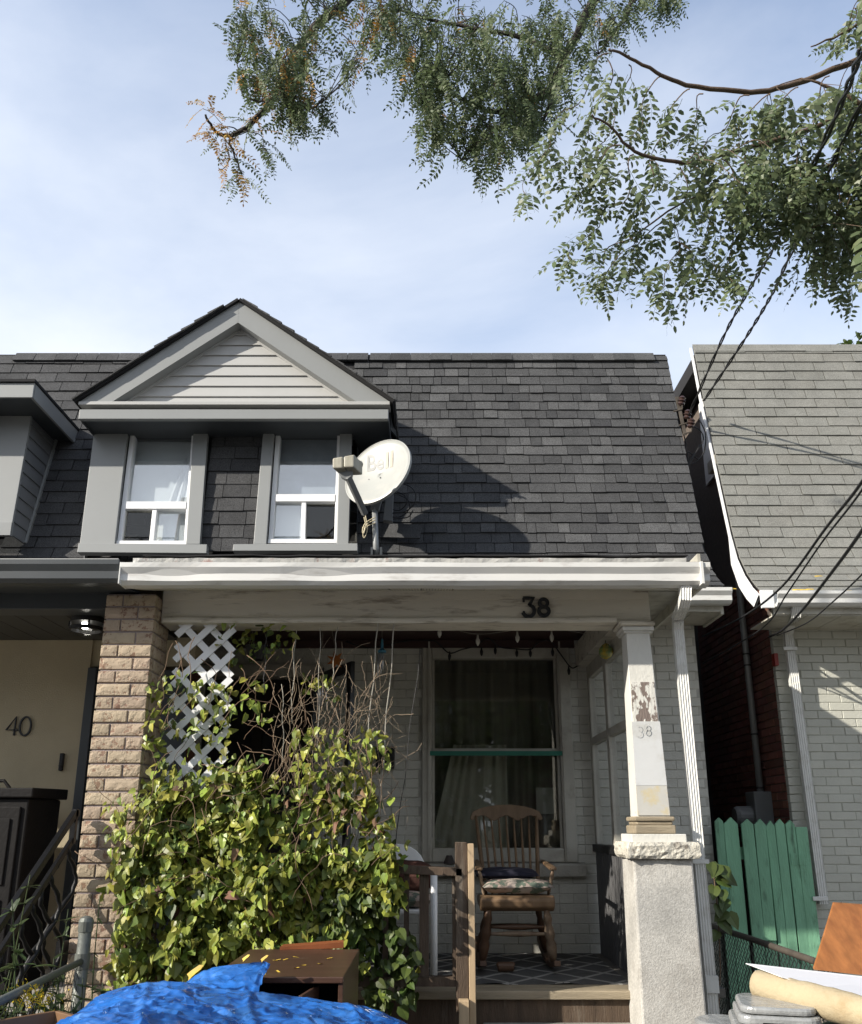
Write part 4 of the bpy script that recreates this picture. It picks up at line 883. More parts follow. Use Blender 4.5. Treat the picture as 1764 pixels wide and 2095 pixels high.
def on_dish(x, y, lift=0.0):
    r_ = ray(x, y); t = (C - n_*0.045 - CAM).dot(n_)/r_.dot(n_); return CAM + r_*t + n_*lift
def text_fit(parts, org, ex, ey, parent):
    uz = ex.cross(ey).normalized()
    for st, f0, f1, mat in parts:
        cu = bpy.data.curves.new('logo_lettering', 'FONT'); cu.body = st; cu.size = 1; cu.extrude = 0.0005; cu.offset = 0.02
        to = bpy.data.objects.new('logo_lettering', cu); COL.objects.link(to); me = bpy.data.meshes.new_from_object(to.evaluated_get(bpy.context.evaluated_depsgraph_get())); COL.objects.unlink(to); bpy.data.objects.remove(to)
        xs = [v.co.x for v in me.vertices]; ys = [v.co.y for v in me.vertices]; x0_, x1_, y0_, y1_ = min(xs), max(xs), min(ys), max(ys)
        for v in me.vertices:
            u = f0 + (f1-f0)*(v.co.x-x0_)/(x1_-x0_); w_ = (v.co.y-y0_)/(y1_-y0_); q = org + ex*u + ey*w_; e_ = q - C; rr_ = (e_ - n_*e_.dot(n_)).length; v.co = C + (e_ - n_*e_.dot(n_)) + n_*(-0.055*(1-(rr_/Rd)**2) + .0045 + (.0008 if v.co.z > 0 else 0))
        me.materials.clear(); me.materials.append(mat); o = bpy.data.objects.new('logo_lettering', me); COL.objects.link(o); par(o, parent)
o0 = on_dish(752.5,966,0.002); text_fit([('Be', 0, .62, m_bellg), ('ll', .70, 1.0, m_bello)], o0, on_dish(804,955,0.004)-o0, on_dish(756.5,936,0.004)-o0, dish)
for (x, y) in ((755,981),(778,977),(765,1008)):
    g = MB(); g.lathe([(0.006,0),(0.006,.004),(0.002,.006)], on_dish(x, y, -0.002), n_, 8); g.build('bolt', m_dishg, dish)
# arm and LNBs
g = MB(); a0 = U(747,1052,6.48); a1 = U(712,975,6.17); g.bar(a0, a1, 0.045, 0.04, (0,-1,.3)); g.build('feed_arm', m_dishg, dish, bev=0.005)
g = MB(); g.prism([U(686,957,6.17), U(712,955,6.17), U(722,964,6.17), U(721,974,6.17), U(708,982,6.17), U(698,976,6.17)], Vector((0,.06,.01))); g.build('feed_bracket', m_dishg, dish, bev=0.006)
for (x0_, y0_, x1_, y1_) in ((680,933,700.5,957),(703,929,724,955)):
    p = [U(x0_,y1_+1,6.12), U(x1_,y1_,6.12), U(x1_+.5,y0_,6.13), U(x0_,y0_+4,6.13)]
    g = MB(); g.prism(p, Vector((.06,.12,-.02))); g.build('receiver_box', m_lnb, dish, bev=0.010)
g = MB(); g.lathe([(.028,0),(.034,.05),(.034,.07),(.026,.085)], U(721,945,6.21), Vector((.75,.6,-.1)), 14); g.build('feed_horn', m_lnb, dish, smooth=False)
mb0 = U(771,1136,6.60); mb1 = U(767,1040,6.64)
g = MB(); g.tube([mb0 - Vector((0,0,.1)), mb1], 0.024, 14); g.build('mast', m_pole_g, dish, smooth=True)
g = MB(); g.bar(mb1 - Vector((0,0,.02)), C - n_*0.10, 0.07, 0.05, (0,-1,0)); g.build('dish_bracket', m_dishg, dish, bev=0.004)
g = MB(); g.box(mb0.x-.045, mb0.x-.028, 6.54, 6.66, mb0.z-.1, mb0.z+.05); g.box(mb0.x+.028, mb0.x+.045, 6.54, 6.66, mb0.z-.1, mb0.z+.05); g.build('mast_foot', m_dark, dish)
p = [U(784,1064,6.80), U(803,1066,6.80), U(805,1008,6.86), U(790,1008,6.86)]
g = MB(); g.prism(p, Vector((0,.08,0))); g.build('switch_box', m_dishg, dish, bev=0.004)
def cable(pts, r, name, mat, parent, n=5):
    # Catmull-Rom smoothing
    P_ = [Vector(q) for q in pts]; out = []
    for i in range(len(P_)-1):
        a, b, c, d = P_[max(i-1,0)], P_[i], P_[i+1], P_[min(i+2, len(P_)-1)]
        for k in range(6):
            t = k/6; out.append(0.5*((2*b) + (c-a)*t + (2*a-5*b+4*c-d)*t*t + (3*b-a-3*c+d)*t**3))
    out.append(P_[-1]); g = MB(); g.tube(out, r, n); return g.build(name, mat, parent, smooth=True)
for k, pts in enumerate(([(803,1050),(830,1046),(848,1030),(850,1010),(840,996),(825,990)], [(803,1058),(822,1056),(838,1040),(834,1022),(815,1012)], [(803,1042),(818,1044),(832,1030),(828,1014),(812,1006)], [(804,1062),(835,1058),(845,1044)])):
    cable([U(x, y, 6.80 + .03*k) for x, y in pts], 0.005, 'coax_cable', m_cable, dish)
for k, pts in enumerate(([(745,1058),(748,1075),(744,1092),(742,1085),(748,1070),(768,1058)], [(748,1055),(752,1080),(746,1100),(743,1092),(752,1072),(768,1064)], [(746,1058),(750,1078),(742,1080),(752,1076),(768,1070)])):
    cable([U(x, y, 6.56 + .02*k) for x, y in pts], 0.0045, 'coax_cable', m_tan, dish)

# ================================================================== HOUSE 40 (left)
h40 = thing('row_house', 'beige stucco row house numbered 40 with grey dormer and brick porch pillar', 'house', (-3.2, 6.3, 0))
W4 = 6.30
xj = U(196,1450,W4).x + .055
g = MB(); g.box(-7, xj-.13, W4, W4+.2, 0, 3.4); g.box(xj-.13, -1.75, W4+.02, W4+.2, U(200,1368,W4).z+.02, 3.4); g.build('wall', m_stucco, h40)
g = MB(); zt4 = U(190,1368,W4).z; g.box(xj-.125, xj-.06, W4-.05, W4+.1, FZ, zt4); g.box(xj-.055, -1.78, W4-.012, W4+.08, FZ, zt4-.01); g.box(xj-.058, xj-.04, W4-.03, W4+.05, FZ, zt4-.005); g.build('door_surround', m_dark, h40, bev=0.004)
g = MB(); g.box(-2.05, -1.9, 6.5, 7.1, 0, 3.08); g.build('party_wall', m_brickr, h40)
# roof
prof40 = Profile([(6.60,3.42),(6.74,3.52),(6.87,3.65),(6.96,3.80),(7.03,4.0),(7.59,6.06)])
roof40 = deck(prof40, -6.0, -2.42, 'roof', m_dark_sh, h40)
sh = shingles(prof40, -4.6, -0.9, 0.120, lambda r: 0.285, 0.014, 21, regular=0.285, wav=0.002, skip=lambda x, y, z: (x > -2.6 and 3.72 < z < 5.0) or (abs(x+1.655) < (5.93-z)*0.86 and z > 4.95) or (x > -1.3) or (x < -3.75 and z < 5.1))
pieces('shingle', [smt], sh, roof40, 300)
for i in range(17): inst('ridge_cap', smt, Matrix.Translation((-4.1+.205*i, 7.545, 5.975)) @ Matrix.Rotation(rad(68), 4, 'X') @ Matrix.Diagonal((0.2,0.125,0.016*r0.uniform(.8,1.3),1)), roof40)
rt = MB(); rt.box(-6.0, -2.425, 7.61, 16, 5.95, 6.085); rt.build('roof_top', m_dark_sh, h40)
# porch roof, gutter, fascia, beam, ceiling
zt = U(100,1147,4.95).z
g = MB(); g.extx(gut_prof(4.93, zt, 0.135, 0.115), -5.2, GX0-0.012); g.build('porch_gutter', m_dark, h40, bev=0.002)
g = MB(); g.box(-5.2, GX0-.02, 4.925, 4.936, zt+.001, zt+.006); g.build('gutter_lip', m_siding, h40)
zf = U(100,1204,5.1).z
g = MB(); g.hexa([(-5.2,5.05,zt-.13),(GX0-.02,5.05,zt-.13),(GX0-.02,5.35,zt-.10),(-5.2,5.35,zt-.10),(-5.2,5.05,zt-.115),(GX0-.02,5.05,zt-.115),(GX0-.02,5.35,zt-.085),(-5.2,5.35,zt-.085)]); g.build('soffit', m_dark, h40)
zbb = U(100,1246,5.32).z
g = MB(); g.box(-5.2, -2.05, 5.32, 5.5, zbb, zt-.09); g.build('porch_beam', m_dark, h40, bev=0.004)
g = MB(); g.box(-5.2, -2.05, 5.30, 5.318, U(100,1212,5.3).z, zt-.1); g.build('beam_fascia', m_dark, h40)
zc = zbb + 0.004
for i in range(16):
    xa = -4.6 + i*0.17; g = MB(); g.box(xa, xa+.164, 5.505, W4-.002, zc, zc+.01); g.build('ceiling_plank', m_dceil, h40)
g = MB(); g.box(-5.2, -1.75, 5.505, W4-.002, zc+.02, zc+.03); g.build('ceiling_backing', m_black, h40)
g = MB(); g.hexa([(-5.2,5.0,3.115),(GX0-.01,5.0,3.115),(GX0-.01,6.95,3.52),(-5.2,6.95,3.52),(-5.2,5.0,3.135),(GX0-.01,5.0,3.135),(GX0-.01,6.95,3.55),(-5.2,6.95,3.55)]); g.build('porch_roof', m_dark_sh, h40)
# concrete porch and steps
g = MB(); g.box(-4.4, -2.06, 5.3, W4-.005, 0, FZ); 
for i in range(4): g.box(-4.2, -2.1, 5.3-.28*(i+1), 5.3-.28*i, 0, FZ-.16*(i+1))
g.build('concrete_porch', m_conc, h40, bev=0.008)
# number 40
g = MB(); b0 = U(12,1505,W4-.004); hh = U(12,1467,W4-.004).z - b0.z
stroke(g, [(0.46,0),(0.46,1.0),(0.0,0.30),(0.62,0.30)], 0.085, b0, (hh,0,0), (0,0,hh), 0.012); g.build('house_number', m_num, h40)
g = MB(); stroke(g, arc(1.02,0.5,0.30,0.5,0,350,26), 0.085, b0, (hh,0,0), (0,0,hh), 0.012, True); g.build('house_number', m_num, h40)
g = MB(); a = U(116,1577,W4-.02); b_ = U(134,1541,W4-.02); g.box(a.x+.012, b_.x-.008, W4-.03, W4-.001, a.z, b_.z); db = g.build('doorbell', m_black, h40, bev=0.006)
g = MB(); g.lathe([(.011,0),(.011,.003),(.008,.005)], ((a.x+b_.x)/2, W4-.03, a.z+.035), (0,-1,0), 12); g.build('bell_button', m_blackp, db)
# flush ceiling lamp
lamp = thing('porch_lamp', 'round glass lantern with black rings lit under the dark porch ceiling', 'lamp')
lc = U(180,1262,5.58); lr = 0.105; ztp = zc
lzb = U(180,1300,5.58).z
g = MB(); g.lathe([(lr,0),(lr,-.035)], (lc.x,5.58,ztp), (0,0,1), 28); g.build('ceiling_plate', m_black, lamp)
g = MB(); z_ = lzb + .03; g.lathe([(lr+.004,.0),(lr+.004,.022)], (lc.x,5.58,z_), (0,0,1), 28) ; 
g = MB()
for rr_ in (lr+.005, lr-.008): g.v += [(lc.x+rr_*math.cos(6.28318*j/28), 5.58+rr_*math.sin(6.28318*j/28), z_+dz) for dz in (0,.022) for j in range(28)]
for j in range(28):
    k = (j+1) % 28; g.f += [(j,k,28+k,28+j), (56+j,84+j,84+k,56+k), (j,56+j,56+k,k), (28+j,28+k,84+k,84+j)]
g.m = [0]*len(g.f); g.build('ring', m_black, lamp)
g = MB()
for a_ in (0.4, 2.0, 3.6, 5.2): g.box(lc.x+lr*math.cos(a_)-.006, lc.x+lr*math.cos(a_)+.006, 5.58+lr*math.sin(a_)-.006, 5.58+lr*math.sin(a_)+.006, z_+.02, ztp-.03)
g.build('strut', m_black, lamp)
g = MB(); g.tube([(lc.x,5.58,z_-.03),(lc.x,5.58,ztp-.03)], lr-.006, 28, cap=False); g.build('glass_shade', m_glass_c, lamp, recalc=False, smooth=True)
g = MB(); g.lathe([(.012,.07),(.022,.05),(.026,.025),(.018,.003),(.004,0)], (lc.x-.01,5.58,z_+.012), (0,0,1), 14); g.build('light_bulb', emit('lit_bulb', (1,.95,.85), 7.0), lamp, smooth=True)
# left dormer of house 40
ldm = MB(); LA = 6.72
def LP(x, y, off=0): return UPL(x, y, LA - off, 0.06, 3.8)
fL = U(70,790,6.42); fz1, fz0 = U(40,783,6.42).z, U(40,813,6.42).z
ldm.box(-5.2, fL.x, 6.42, 6.44, fz0, fz1); ld = ldm.build('side_dormer', m_grey, h40, bev=0.004)
g = MB(); g.box(-5.2, fL.x-.002, 6.442, 7.7, fz0+.02, fz1-.02); g.build('dormer_roof_box', m_dark, ld)
g = MB(); yb = 7.32; g.box(fL.x-.02, fL.x+.002, 6.441, yb+.3, fz0-.002, fz1-.004); g.build('side_fascia', m_grey, ld)
g = MB(); g.box(-5.2, fL.x+.01, 6.40, 7.7, fz1+.001, fz1+.025); g.build('dormer_roof', m_dark_sh, ld)
t1, t2 = LP(68,828), LP(22,1092); t1.z = fz0 + .02
xe = t1.x
g = MB(); P4 = [LP(68,828), LP(20,1092), LP(-30,1092), LP(0,828)]
wtr = 0.30
g.prism([Vector((xe, LA+.06*(t1.z-3.8), t1.z)), Vector((xe, LA+.06*(t2.z-3.8), t2.z)), Vector((xe-wtr, LA+.06*(t2.z-3.8), t2.z)), Vector((xe-wtr, LA+.06*(t1.z-3.8), t1.z))], Vector((0,.03,0))); g.build('trim_board', m_grey, ld, bev=0.003)
g = MB(); g.prism([Vector((xe+.012, 6.70, t2.z-.02)), Vector((xe+.012, 6.70, t2.z+.09)), Vector((-5.2, 6.70, t2.z+.09)), Vector((-5.2, 6.70, t2.z-.02))], Vector((0,.04,0))); g.build('sill_board', m_grey, ld)
g = MB(); g.box(-5.2, xe-wtr-.002, 6.76, 6.80, t2.z+.1, t1.z); g.build('window_glass', m_glass_up, ld)
g = MB(); g.box(xe-wtr-.05, xe-wtr-.003, 6.73, 6.79, t2.z+.1, t1.z); g.build('window_frame', m_vinyl, ld)
# cheek with siding boards
zz = t2.z; k = 0
def yroof(z): return 7.03 + (z-4.0)*0.272
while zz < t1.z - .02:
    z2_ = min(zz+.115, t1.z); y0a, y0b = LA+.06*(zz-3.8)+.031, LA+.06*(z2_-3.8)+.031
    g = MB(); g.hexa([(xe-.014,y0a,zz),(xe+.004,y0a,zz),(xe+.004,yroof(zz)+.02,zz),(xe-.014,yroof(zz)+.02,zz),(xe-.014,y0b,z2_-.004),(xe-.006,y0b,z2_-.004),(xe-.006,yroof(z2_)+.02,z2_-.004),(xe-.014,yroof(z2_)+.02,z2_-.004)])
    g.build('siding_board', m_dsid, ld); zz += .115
g = MB(); g.bar((xe+.012, yroof(t2.z)-.015, t2.z), (xe+.012, yroof(t1.z)-.015, t1.z), 0.04, 0.02, (1,0,0)); g.build('corner_trim', m_grey, ld)
# brick pillar
px_l, px_r = -2.045, -1.725; PYf = 5.25; PD = 0.315
g = MB(); g.box(px_l+.012, px_r-.012, PYf+.012, PYf+PD, 0, 3.0); pil = g.build('pillar', m_mortp, h40)
pbm = [brick_mesh('rock_brick', m_brickp, 0.45, i+3, 0.1) for i in range(5)]
Hc = 0.0805
mt_ = []
r1 = random.Random(2)
for k in range(37):
    z = 3.0 - (k+1)*Hc; full = 0.21; w = px_r - px_l
    sp = [(0, full), (full, w)] if k % 2 else [(0, w-full), (w-full, w)]
    for (a, b_) in sp: mt_.append(Matrix.Translation((px_l + a + .004, PYf + r1.uniform(-.003,.003), z+.005)) @ Matrix.Diagonal((b_-a-.009, .06, Hc-.011, 1)))
    sp2 = [(0.062, .105), (.105, PD)] if k % 2 else [(0.062, full), (full, PD)]
    for (a, b_) in sp2: mt_.append(Matrix.Translation((px_r + r1.uniform(-.002,.002), PYf + a + .004, z+.005)) @ ROT['R'] @ Matrix.Diagonal((b_-a-.009, .06, Hc-.011, 1)))
    mt_.append(Matrix.Translation((px_l + r1.uniform(-.002,.002), PYf + PD - .004, z+.005)) @ ROT['L'] @ Matrix.Diagonal((PD-.075, .06, Hc-.011, 1)))
pieces('brick', pbm, mt_, pil, 300, hidden=[(0,2005,330,2095)])

# ================================================================== NEIGHBOUR HOUSE (right)
nh = thing('detached_house', 'grey roofed neighbouring house of pale painted brick with red brick side wall', 'house', (3.5, 7.07, 0))
NY = 7.074; NX = 2.849
g = MB(); g.box(NX+.035, 9.5, NY+.0055, NY+.25, 0, 3.36); nw = g.build('wall', m_mortn, nh)
bnm = [brick_mesh('pale_brick', m_brickn, 0, 11, 0.08)]
mats = bond('F', (0, NY, 0.02), NX, 4.3, 0.25, 3.24, 0.2025, 0.0662, 0.05, 0.004, [], 0.0025, headers=0)
pieces('brick', bnm, mats, nw, 300)
g = MB(); g.prism([Vector((NX+.012, y, z)) for y, z in ((NY+.26,0),(17,0),(17,5.95),(7.68,5.95),(7.5,5.3),(NY+.26,3.8))], Vector((.19,0,0))); ns = g.build('side_wall', m_mortr, nh)
g = MB(); g.box(NX+.008, NX+.034, NY+.05, NY+.262, 0, 3.36); g.build('side_mortar', m_mortr, nh)
brm = [brick_mesh('red_brick', m_brickr, 0, 12, 0.08)]
mats = bond('L', (NX, NY+0.056, 0.02), -1.9, 0.0, 1.2, 3.7, 0.2, 0.0662, 0.05, 0.008, [], 0.002)
pieces('brick', brm, mats, ns, 300)
profn = Profile([(6.543,3.355),(6.678,3.454),(6.822,3.598),(6.948,3.778),(7.047,4.03),(7.434,5.47),(7.56,6.055),(7.596,6.181)])
NRX = 2.597
nroof = deck(profn, NRX, 8.5, 'roof', m_dark_sh, nh)
smn = shingle_mesh('grey_tab_shingle', m_shn)
shn = shingles(profn, NRX, 5.5, 0.114, lambda r: 0.29, 0.013, 31, regular=0.29, wav=0.002)
pieces('shingle', [smn], shn, nroof, 300)
for i in range(12): inst('ridge_cap', smn, Matrix.Translation((NRX+.005+.27*i, 7.567, 6.085)) @ Matrix.Rotation(rad(66), 4, 'X') @ Matrix.Diagonal((0.28,0.13,0.016*r0.uniform(.8,1.3),1)), nroof)
g = MB(); g.box(NRX+.05, 8.5, 7.66, 16, 6.0, 6.15); g.build('roof_top', m_dark_sh, nh)
# barge board along the rake
g = MB(); pr = profn.p; n = len(pr)
inn = [(y+0.025, z-0.015) for y, z in pr]; ouw = []
for i, (y, z) in enumerate(pr):
    wdt = 0.040 + (0.10 if i < 4 else 0.0); ouw.append((y + wdt, z - 0.03 - (0.05 if i < 3 else 0)))
vs_ = [(NRX-.022, y, z) for y, z in inn] + [(NRX-.022, y, z) for y, z in ouw] + [(NRX-.002, y, z) for y, z in inn] + [(NRX-.002, y, z) for y, z in ouw]
g.add(vs_, [(i, i+1, n+i+1, n+i) for i in range(n-1)] + [(2*n+i, 3*n+i, 3*n+i+1, 2*n+i+1) for i in range(n-1)] + [(n+i, n+i+1, 3*n+i+1, 3*n+i) for i in range(n-1)] + [(i, 2*n+i, 2*n+i+1, i+1) for i in range(n-1)]); g.build('barge_board', m_vinyl, nh)
g = MB(); a = U(1540,1240,6.55); g.box(NRX-.02, NRX+.077, 6.516, 6.543, a.z-.02, 3.37); g.build('eave_return', m_vinyl, nh)
# white panel high on the gable end
g = MB(); g.box(NX-.01, NX+.01, 7.62, 8.3, 4.97, 5.9); g.build('gable_panel', m_vinyl, nh)
g = MB(); g.box(NX-.17, NX-.012, 7.40, 7.74, 4.86, 4.97); g.build('gable_box', m_soffit, nh)
zg = U(1650,1216,7.2).z
g = MB(); g.extx(gut_prof(6.453, 3.346, 0.113, 0.10), 2.68, 8.5); g.build('gutter', m_gutter, nh, bev=0.002)
g = MB(); g.box(NRX+.08, 8.5, 6.556, 6.57, 3.185, 3.35); g.build('fascia', m_soffit, nh)
for i in range(9):
    xa = NRX+.08+i*.27; g = MB(); g.box(xa, xa+.263, 6.572, NY+.0, 3.175, 3.185); g.build('soffit_panel', m_soffit, nh)
a = U(1629,1240,6.525); c = U(1612,1300,7.0); bt = U(1682,1835,7.02)
dn = downspout([a + Vector((0,0,.06)), a, a+Vector((0,.03,-.06)), c+Vector((0,-.08,.10)), c, c.lerp(bt,.3), c.lerp(bt,.6), bt + Vector((0,0,-.05))], nh, 'downspout', m_dspout, 0.068, 0.046)
for (x, y) in ((1616,1328),(1677,1838)):
    q = U(x, y, 6.99); g = MB(); g.box(q.x-.063, q.x+.05, 6.957, 6.966, q.z-.015, q.z+.015); g.build('strap', m_dspout, dn, bev=0.003)
# electrical conduit with meter box and vent on the red side wall
cx0 = 2.79; cq = UX(1556,1620,cx0); 
g = MB(); g.tube([(cx0, cq.y, cq.z), (cx0, cq.y, 3.7), (cx0-.02, cq.y-.02, 4.84)], 0.028, 12); cnd = g.build('conduit', m_pole_g, nh, smooth=True)
for zq in (1.9, 2.35, 2.95, 3.05): g = MB(); g.tube([(cx0, cq.y, zq), (cx0, cq.y, zq+.012)], 0.032, 12); g.build('conduit_tie', m_cable, cnd)
g = MB(); g.box(cx0-.09, cx0+.06, cq.y-.09, cq.y+.12, cq.z-.34, cq.z+.0); g.build('meter_box', m_dishg, nh, bev=0.008)
g = MB(); g.lathe([(.085,0),(.085,.12),(.07,.15)], (cx0-.08, cq.y+.03, cq.z-.2), (-1,0,0), 20); g.build('meter', m_dishg, nh, smooth=False)
g = MB(); q = UX(1585,1350,NX-.01); g.box(NX-.02, NX+.01, q.y-.03, q.y+.03, q.z-.05, q.z+.05); g.build('red_tag', M('red_plastic', (.25,.03,.02), .5), nh)
# end of the alley
g = MB(); g.box(2.0, 3.1, 15.9, 16.0, 0, 4.5); o = g.build('back_fence', m_wood_old); tag(o, 'dark wooden boards closing the far end of the alley', 'fence')

# ================================================================== GREEN GATE
gate = thing('alley_gate', 'green painted picket gate closing the alley between the two houses', 'gate', (2.55, 6.97, 0))
GY = 6.97
def gx(c): return ((2400 + c/2.649)/1.7143)
def gy(r): return ((2800 + r/2.649)/1.7143)
pk = [(285,362,178,215,0),(367,498,175,240,0),(530,642,190,242,1),(653,757,190,245,1),(760,842,205,262,0),(845,932,190,240,0),(940,1027,200,245,0),(1034,1142,262,266,2)]
for i, (xa, xb, yt, ysh, kind) in enumerate(pk):
    off = -0.022 if kind == 1 else 0.0
    A_ = U(gx(xa), gy(ysh), GY+off); B_ = U(gx(xb), gy(ysh), GY+off); T_ = U(gx((xa+xb)/2), gy(yt), GY+off)
    zb2 = U(gx(700), gy(1322), GY+off).z if kind == 1 else 0.08
    lean = r0.uniform(-.008,.008)
    g = MB(); pl = [(A_.x+lean,GY+off,zb2),(B_.x+lean,GY+off,zb2),(B_.x,GY+off,B_.z),(T_.x,GY+off,T_.z),(A_.x,GY+off,A_.z)] if kind != 2 else [(A_.x,GY,zb2),(B_.x,GY,zb2),(B_.x,GY,B_.z),(A_.x,GY,A_.z)]
    g.prism([Vector(q) for q in pl], Vector((0,.02,0))); g.build('plank', m_green, gate, bev=0.002)
for (xa, xb) in ((640,745),(748,860)):
    A_, B_ = U(gx(xa), gy(1330), GY), U(gx(xb), gy(1330), GY); g = MB(); g.box(A_.x, B_.x-.004, GY, GY+.02, .08, A_.z+.4); g.build('plank', m_green, gate)
for zq in (0.45, 1.35): g = MB(); g.box(2.225, 2.84, GY+.022, GY+.06, zq, zq+.09); g.build('cross_rail', m_green, gate)
a = U(gx(1000), gy(620), GY-.004); b_ = U(gx(1122), gy(512), GY-.004)
g = MB(); g.box(a.x, b_.x, GY-.006, GY-.001, a.z, b_.z); g.build('hinge', m_green, gate)
g = MB(); g.tube([((a.x+b_.x)/2+.005, GY-.008, a.z), ((a.x+b_.x)/2+.005, GY-.008, b_.z)], .006, 8); g.build('hinge_pin', m_green, gate)

# ================================================================== CHAIN LINK FENCES
def chain_fence(name, label, P0, P1, zt0, zt1, bottom, rail_r, mat, parent=None):
    t = thing(name, label, 'fence', (P0[0], P0[1], 0))
    a, b = Vector((P0[0], P0[1], zt0)), Vector((P1[0], P1[1], zt1))
    g = MB(); g.tube([a, a.lerp(b,.33)+Vector((0,0,.005)), a.lerp(b,.66), b], rail_r, 10); g.build('top_rail', mat, t, smooth=True)
    L_ = (b-a).length; d = (b-a).normalized(); s = 0.055; g = MB(); hgt = zt0 - bottom; n = int(L_/s)
    for i in range(-int(hgt/s), n):
        for sg in (1, -1):
            pts = []; m = int(hgt/s)*2
            for k in range(m+1):
                zz_ = k*s/2; u = i*s + (zz_ if sg == 1 else hgt - zz_)
                if 0 <= u <= L_: q = a + d*u; pts.append((q.x + (0.003 if k % 2 else -.003), q.y, q.z - .012 - zz_))
            if len(pts) > 1: g.tube(pts, 0.0024, 3, cap=False)
    g.build('wire_mesh', m_mesh, t, recalc=False, kind='stuff'); return t
fr = chain_fence('chain_link_fence', 'sagging dark chain link fence with pipe rail running towards the green gate', (2.03,6.9), (1.99,3.6), 0.90, 0.93, 0.05, 0.019, m_rust)
for (y, zt) in ((6.86,.95),(4.9,.93)): g = MB(); g.tube([(2.02,y,0),(2.02,y,zt)], .022, 10); g.build('post', m_rust, fr, smooth=True)
sl_ = UX(1690,1985,1.99); g = MB(); g.tube([(1.99,sl_.y-.9,.93),(1.99,sl_.y+.10,.925)], .0205, 10); g.build('rail_sleeve', m_galv, fr, smooth=True)
pt = U(178,1874,4.55); fl = thing('pipe_fence', 'grey galvanised fence post with pipe rail in front of the brick pillar', 'fence', (pt.x, 4.55, 0))
g = MB(); g.tube([(pt.x,4.55,0),(pt.x,4.55,pt.z-.03)], .031, 16); g.build('post', m_galv, fl, smooth=True)
g = MB(); g.lathe([(.034,-.06),(.036,-.012),(.028,.004),(.012,.012)], (pt.x,4.55,pt.z-.012), (0,0,1), 16); g.build('post_cap', m_galv, fl, smooth=False)
ra = U(168,1966,4.55); rb = UZ(-60,2078,ra.z-.0); g = MB(); g.tube([ra, rb], .0165, 12); g.build('top_rail', m_galv, fl, smooth=True)
g = MB(); g.tube([ra + Vector((0.0,0,-.035)), ra+Vector((0,0,.035))], .036, 14); g.build('rail_band', m_galv, fl)
g = MB(); d = (rb-ra); L_ = d.length; d.normalize()
for i in range(-12, int(L_/.055)):
    for sg in (1, -1):
        pts = []
        for k in range(27):
            zz_ = k*.0275; u = i*.055 + (zz_ if sg == 1 else .7-zz_)
            if 0 <= u <= L_: q = ra + d*u; pts.append((q.x, q.y, q.z-.012-zz_))
        if len(pts) > 1: g.tube(pts, .0014, 3, cap=False)
g.build('wire_mesh', m_mesh, fl, recalc=False, kind='stuff')

# ================================================================== WROUGHT IRON RAILING
RX = -2.055
ir = thing('iron_railing', 'black wrought iron stair railing with twisted scroll balusters bolted to the brick pillar', 'railing', (RX, 5.2, 0))
T0 = Vector((RX, 5.17, U(168,1663,5.2).z)); T1 = UX(-8,1905,RX)
dr = (T1-T0).normalized(); T2 = T0 + dr*2.0
g = MB(); g.bar(T0, T2, .04, .03, (1,0,0)); g.bar(T0+Vector((0,.035,-.005)), T0+Vector((0,-.02,0)), .04, .03, (1,0,0)); g.build('top_rail', m_iron, ir, bev=0.003)
dz_ = Vector((0,0,-.15)); g = MB(); g.bar(T0+dz_+Vector((0,.0,.0)), T2+dz_, .036, .022, (1,0,0)); g.build('lower_rail', m_iron, ir, bev=0.002)
g = MB(); g.bar(T0+Vector((.0,.0,.02)), T0+dz_+Vector((0,.0,-.02)), .03, .03, (1,0,0)); g.build('end_post', m_iron, ir)
g = MB(); dz2 = Vector((0,0,-.80)); g.bar(T0+dz2, T2+dz2, .036, .022, (1,0,0)); g.build('bottom_rail', m_iron, ir)
g = MB(); bk = T0 + dz2 + Vector((0,.05,.06)); g.box(RX-.02, RX+.02, bk.y-.06, bk.y+.02, bk.z-.05, bk.z+.05); g.build('wall_bracket', m_iron, ir)
for i in range(1, 15):
    q = T0 + dr*(i*0.115 - .04) + dz_; pts = []; sgn = 1 if i % 2 else -1
    for k in range(25):
        t = k/24; am = 0.115*math.sin(t*math.pi*2)*sgn*math.sin(math.pi*t)**.4 if 0 < t < 1 else 0
        pts.append(q + Vector((0.004*math.sin(k*2.2) + .3*am, am, -.65*t)))
    g = MB(); g.tube(pts, [0.0125 + .0025*math.sin(k*1.9) for k in range(25)], 6); g.build('baluster', m_iron, ir, smooth=True)

# ================================================================== DARK STORAGE CABINET (house 40 porch)
sc_ = thing('storage_cabinet', 'tall dark brown resin storage cabinet on the porch below number 40', 'cabinet', (-2.9, 5.6, FZ))
fx = U(61,1630,5.45).x; zt_c = U(60,1612,5.45).z
g = MB(); g.box(-3.45, fx, 5.45, 5.92, FZ, zt_c-.06); cb = g.build('body', m_box, sc_, bev=0.01)
g = MB(); g.hexa([(-3.48,5.42,zt_c-.058),(fx+.03,5.42,zt_c-.058),(fx+.03,5.95,zt_c-.058),(-3.48,5.95,zt_c-.058),(-3.48,5.42,zt_c-.0),(fx+.03,5.42,zt_c-.0),(fx+.03,5.95,zt_c+.01),(-3.48,5.95,zt_c+.01)]); g.build('lid', m_box, sc_, bev=0.008)
for i in range(2):
    xb = fx - .04 - i*.36; g = MB(); g.box(xb-.32, xb, 5.435, 5.449, FZ+.06, zt_c-.11); dd_ = g.build('door', m_box, sc_, bev=0.006)
    for (za_, zb_2) in ((FZ+.12, FZ+.5), (FZ+.58, zt_c-.18)): g = MB(); g.box(xb-.27, xb-.05, 5.425, 5.434, za_, zb_2); g.build('door_panel', m_box, dd_, bev=0.006)
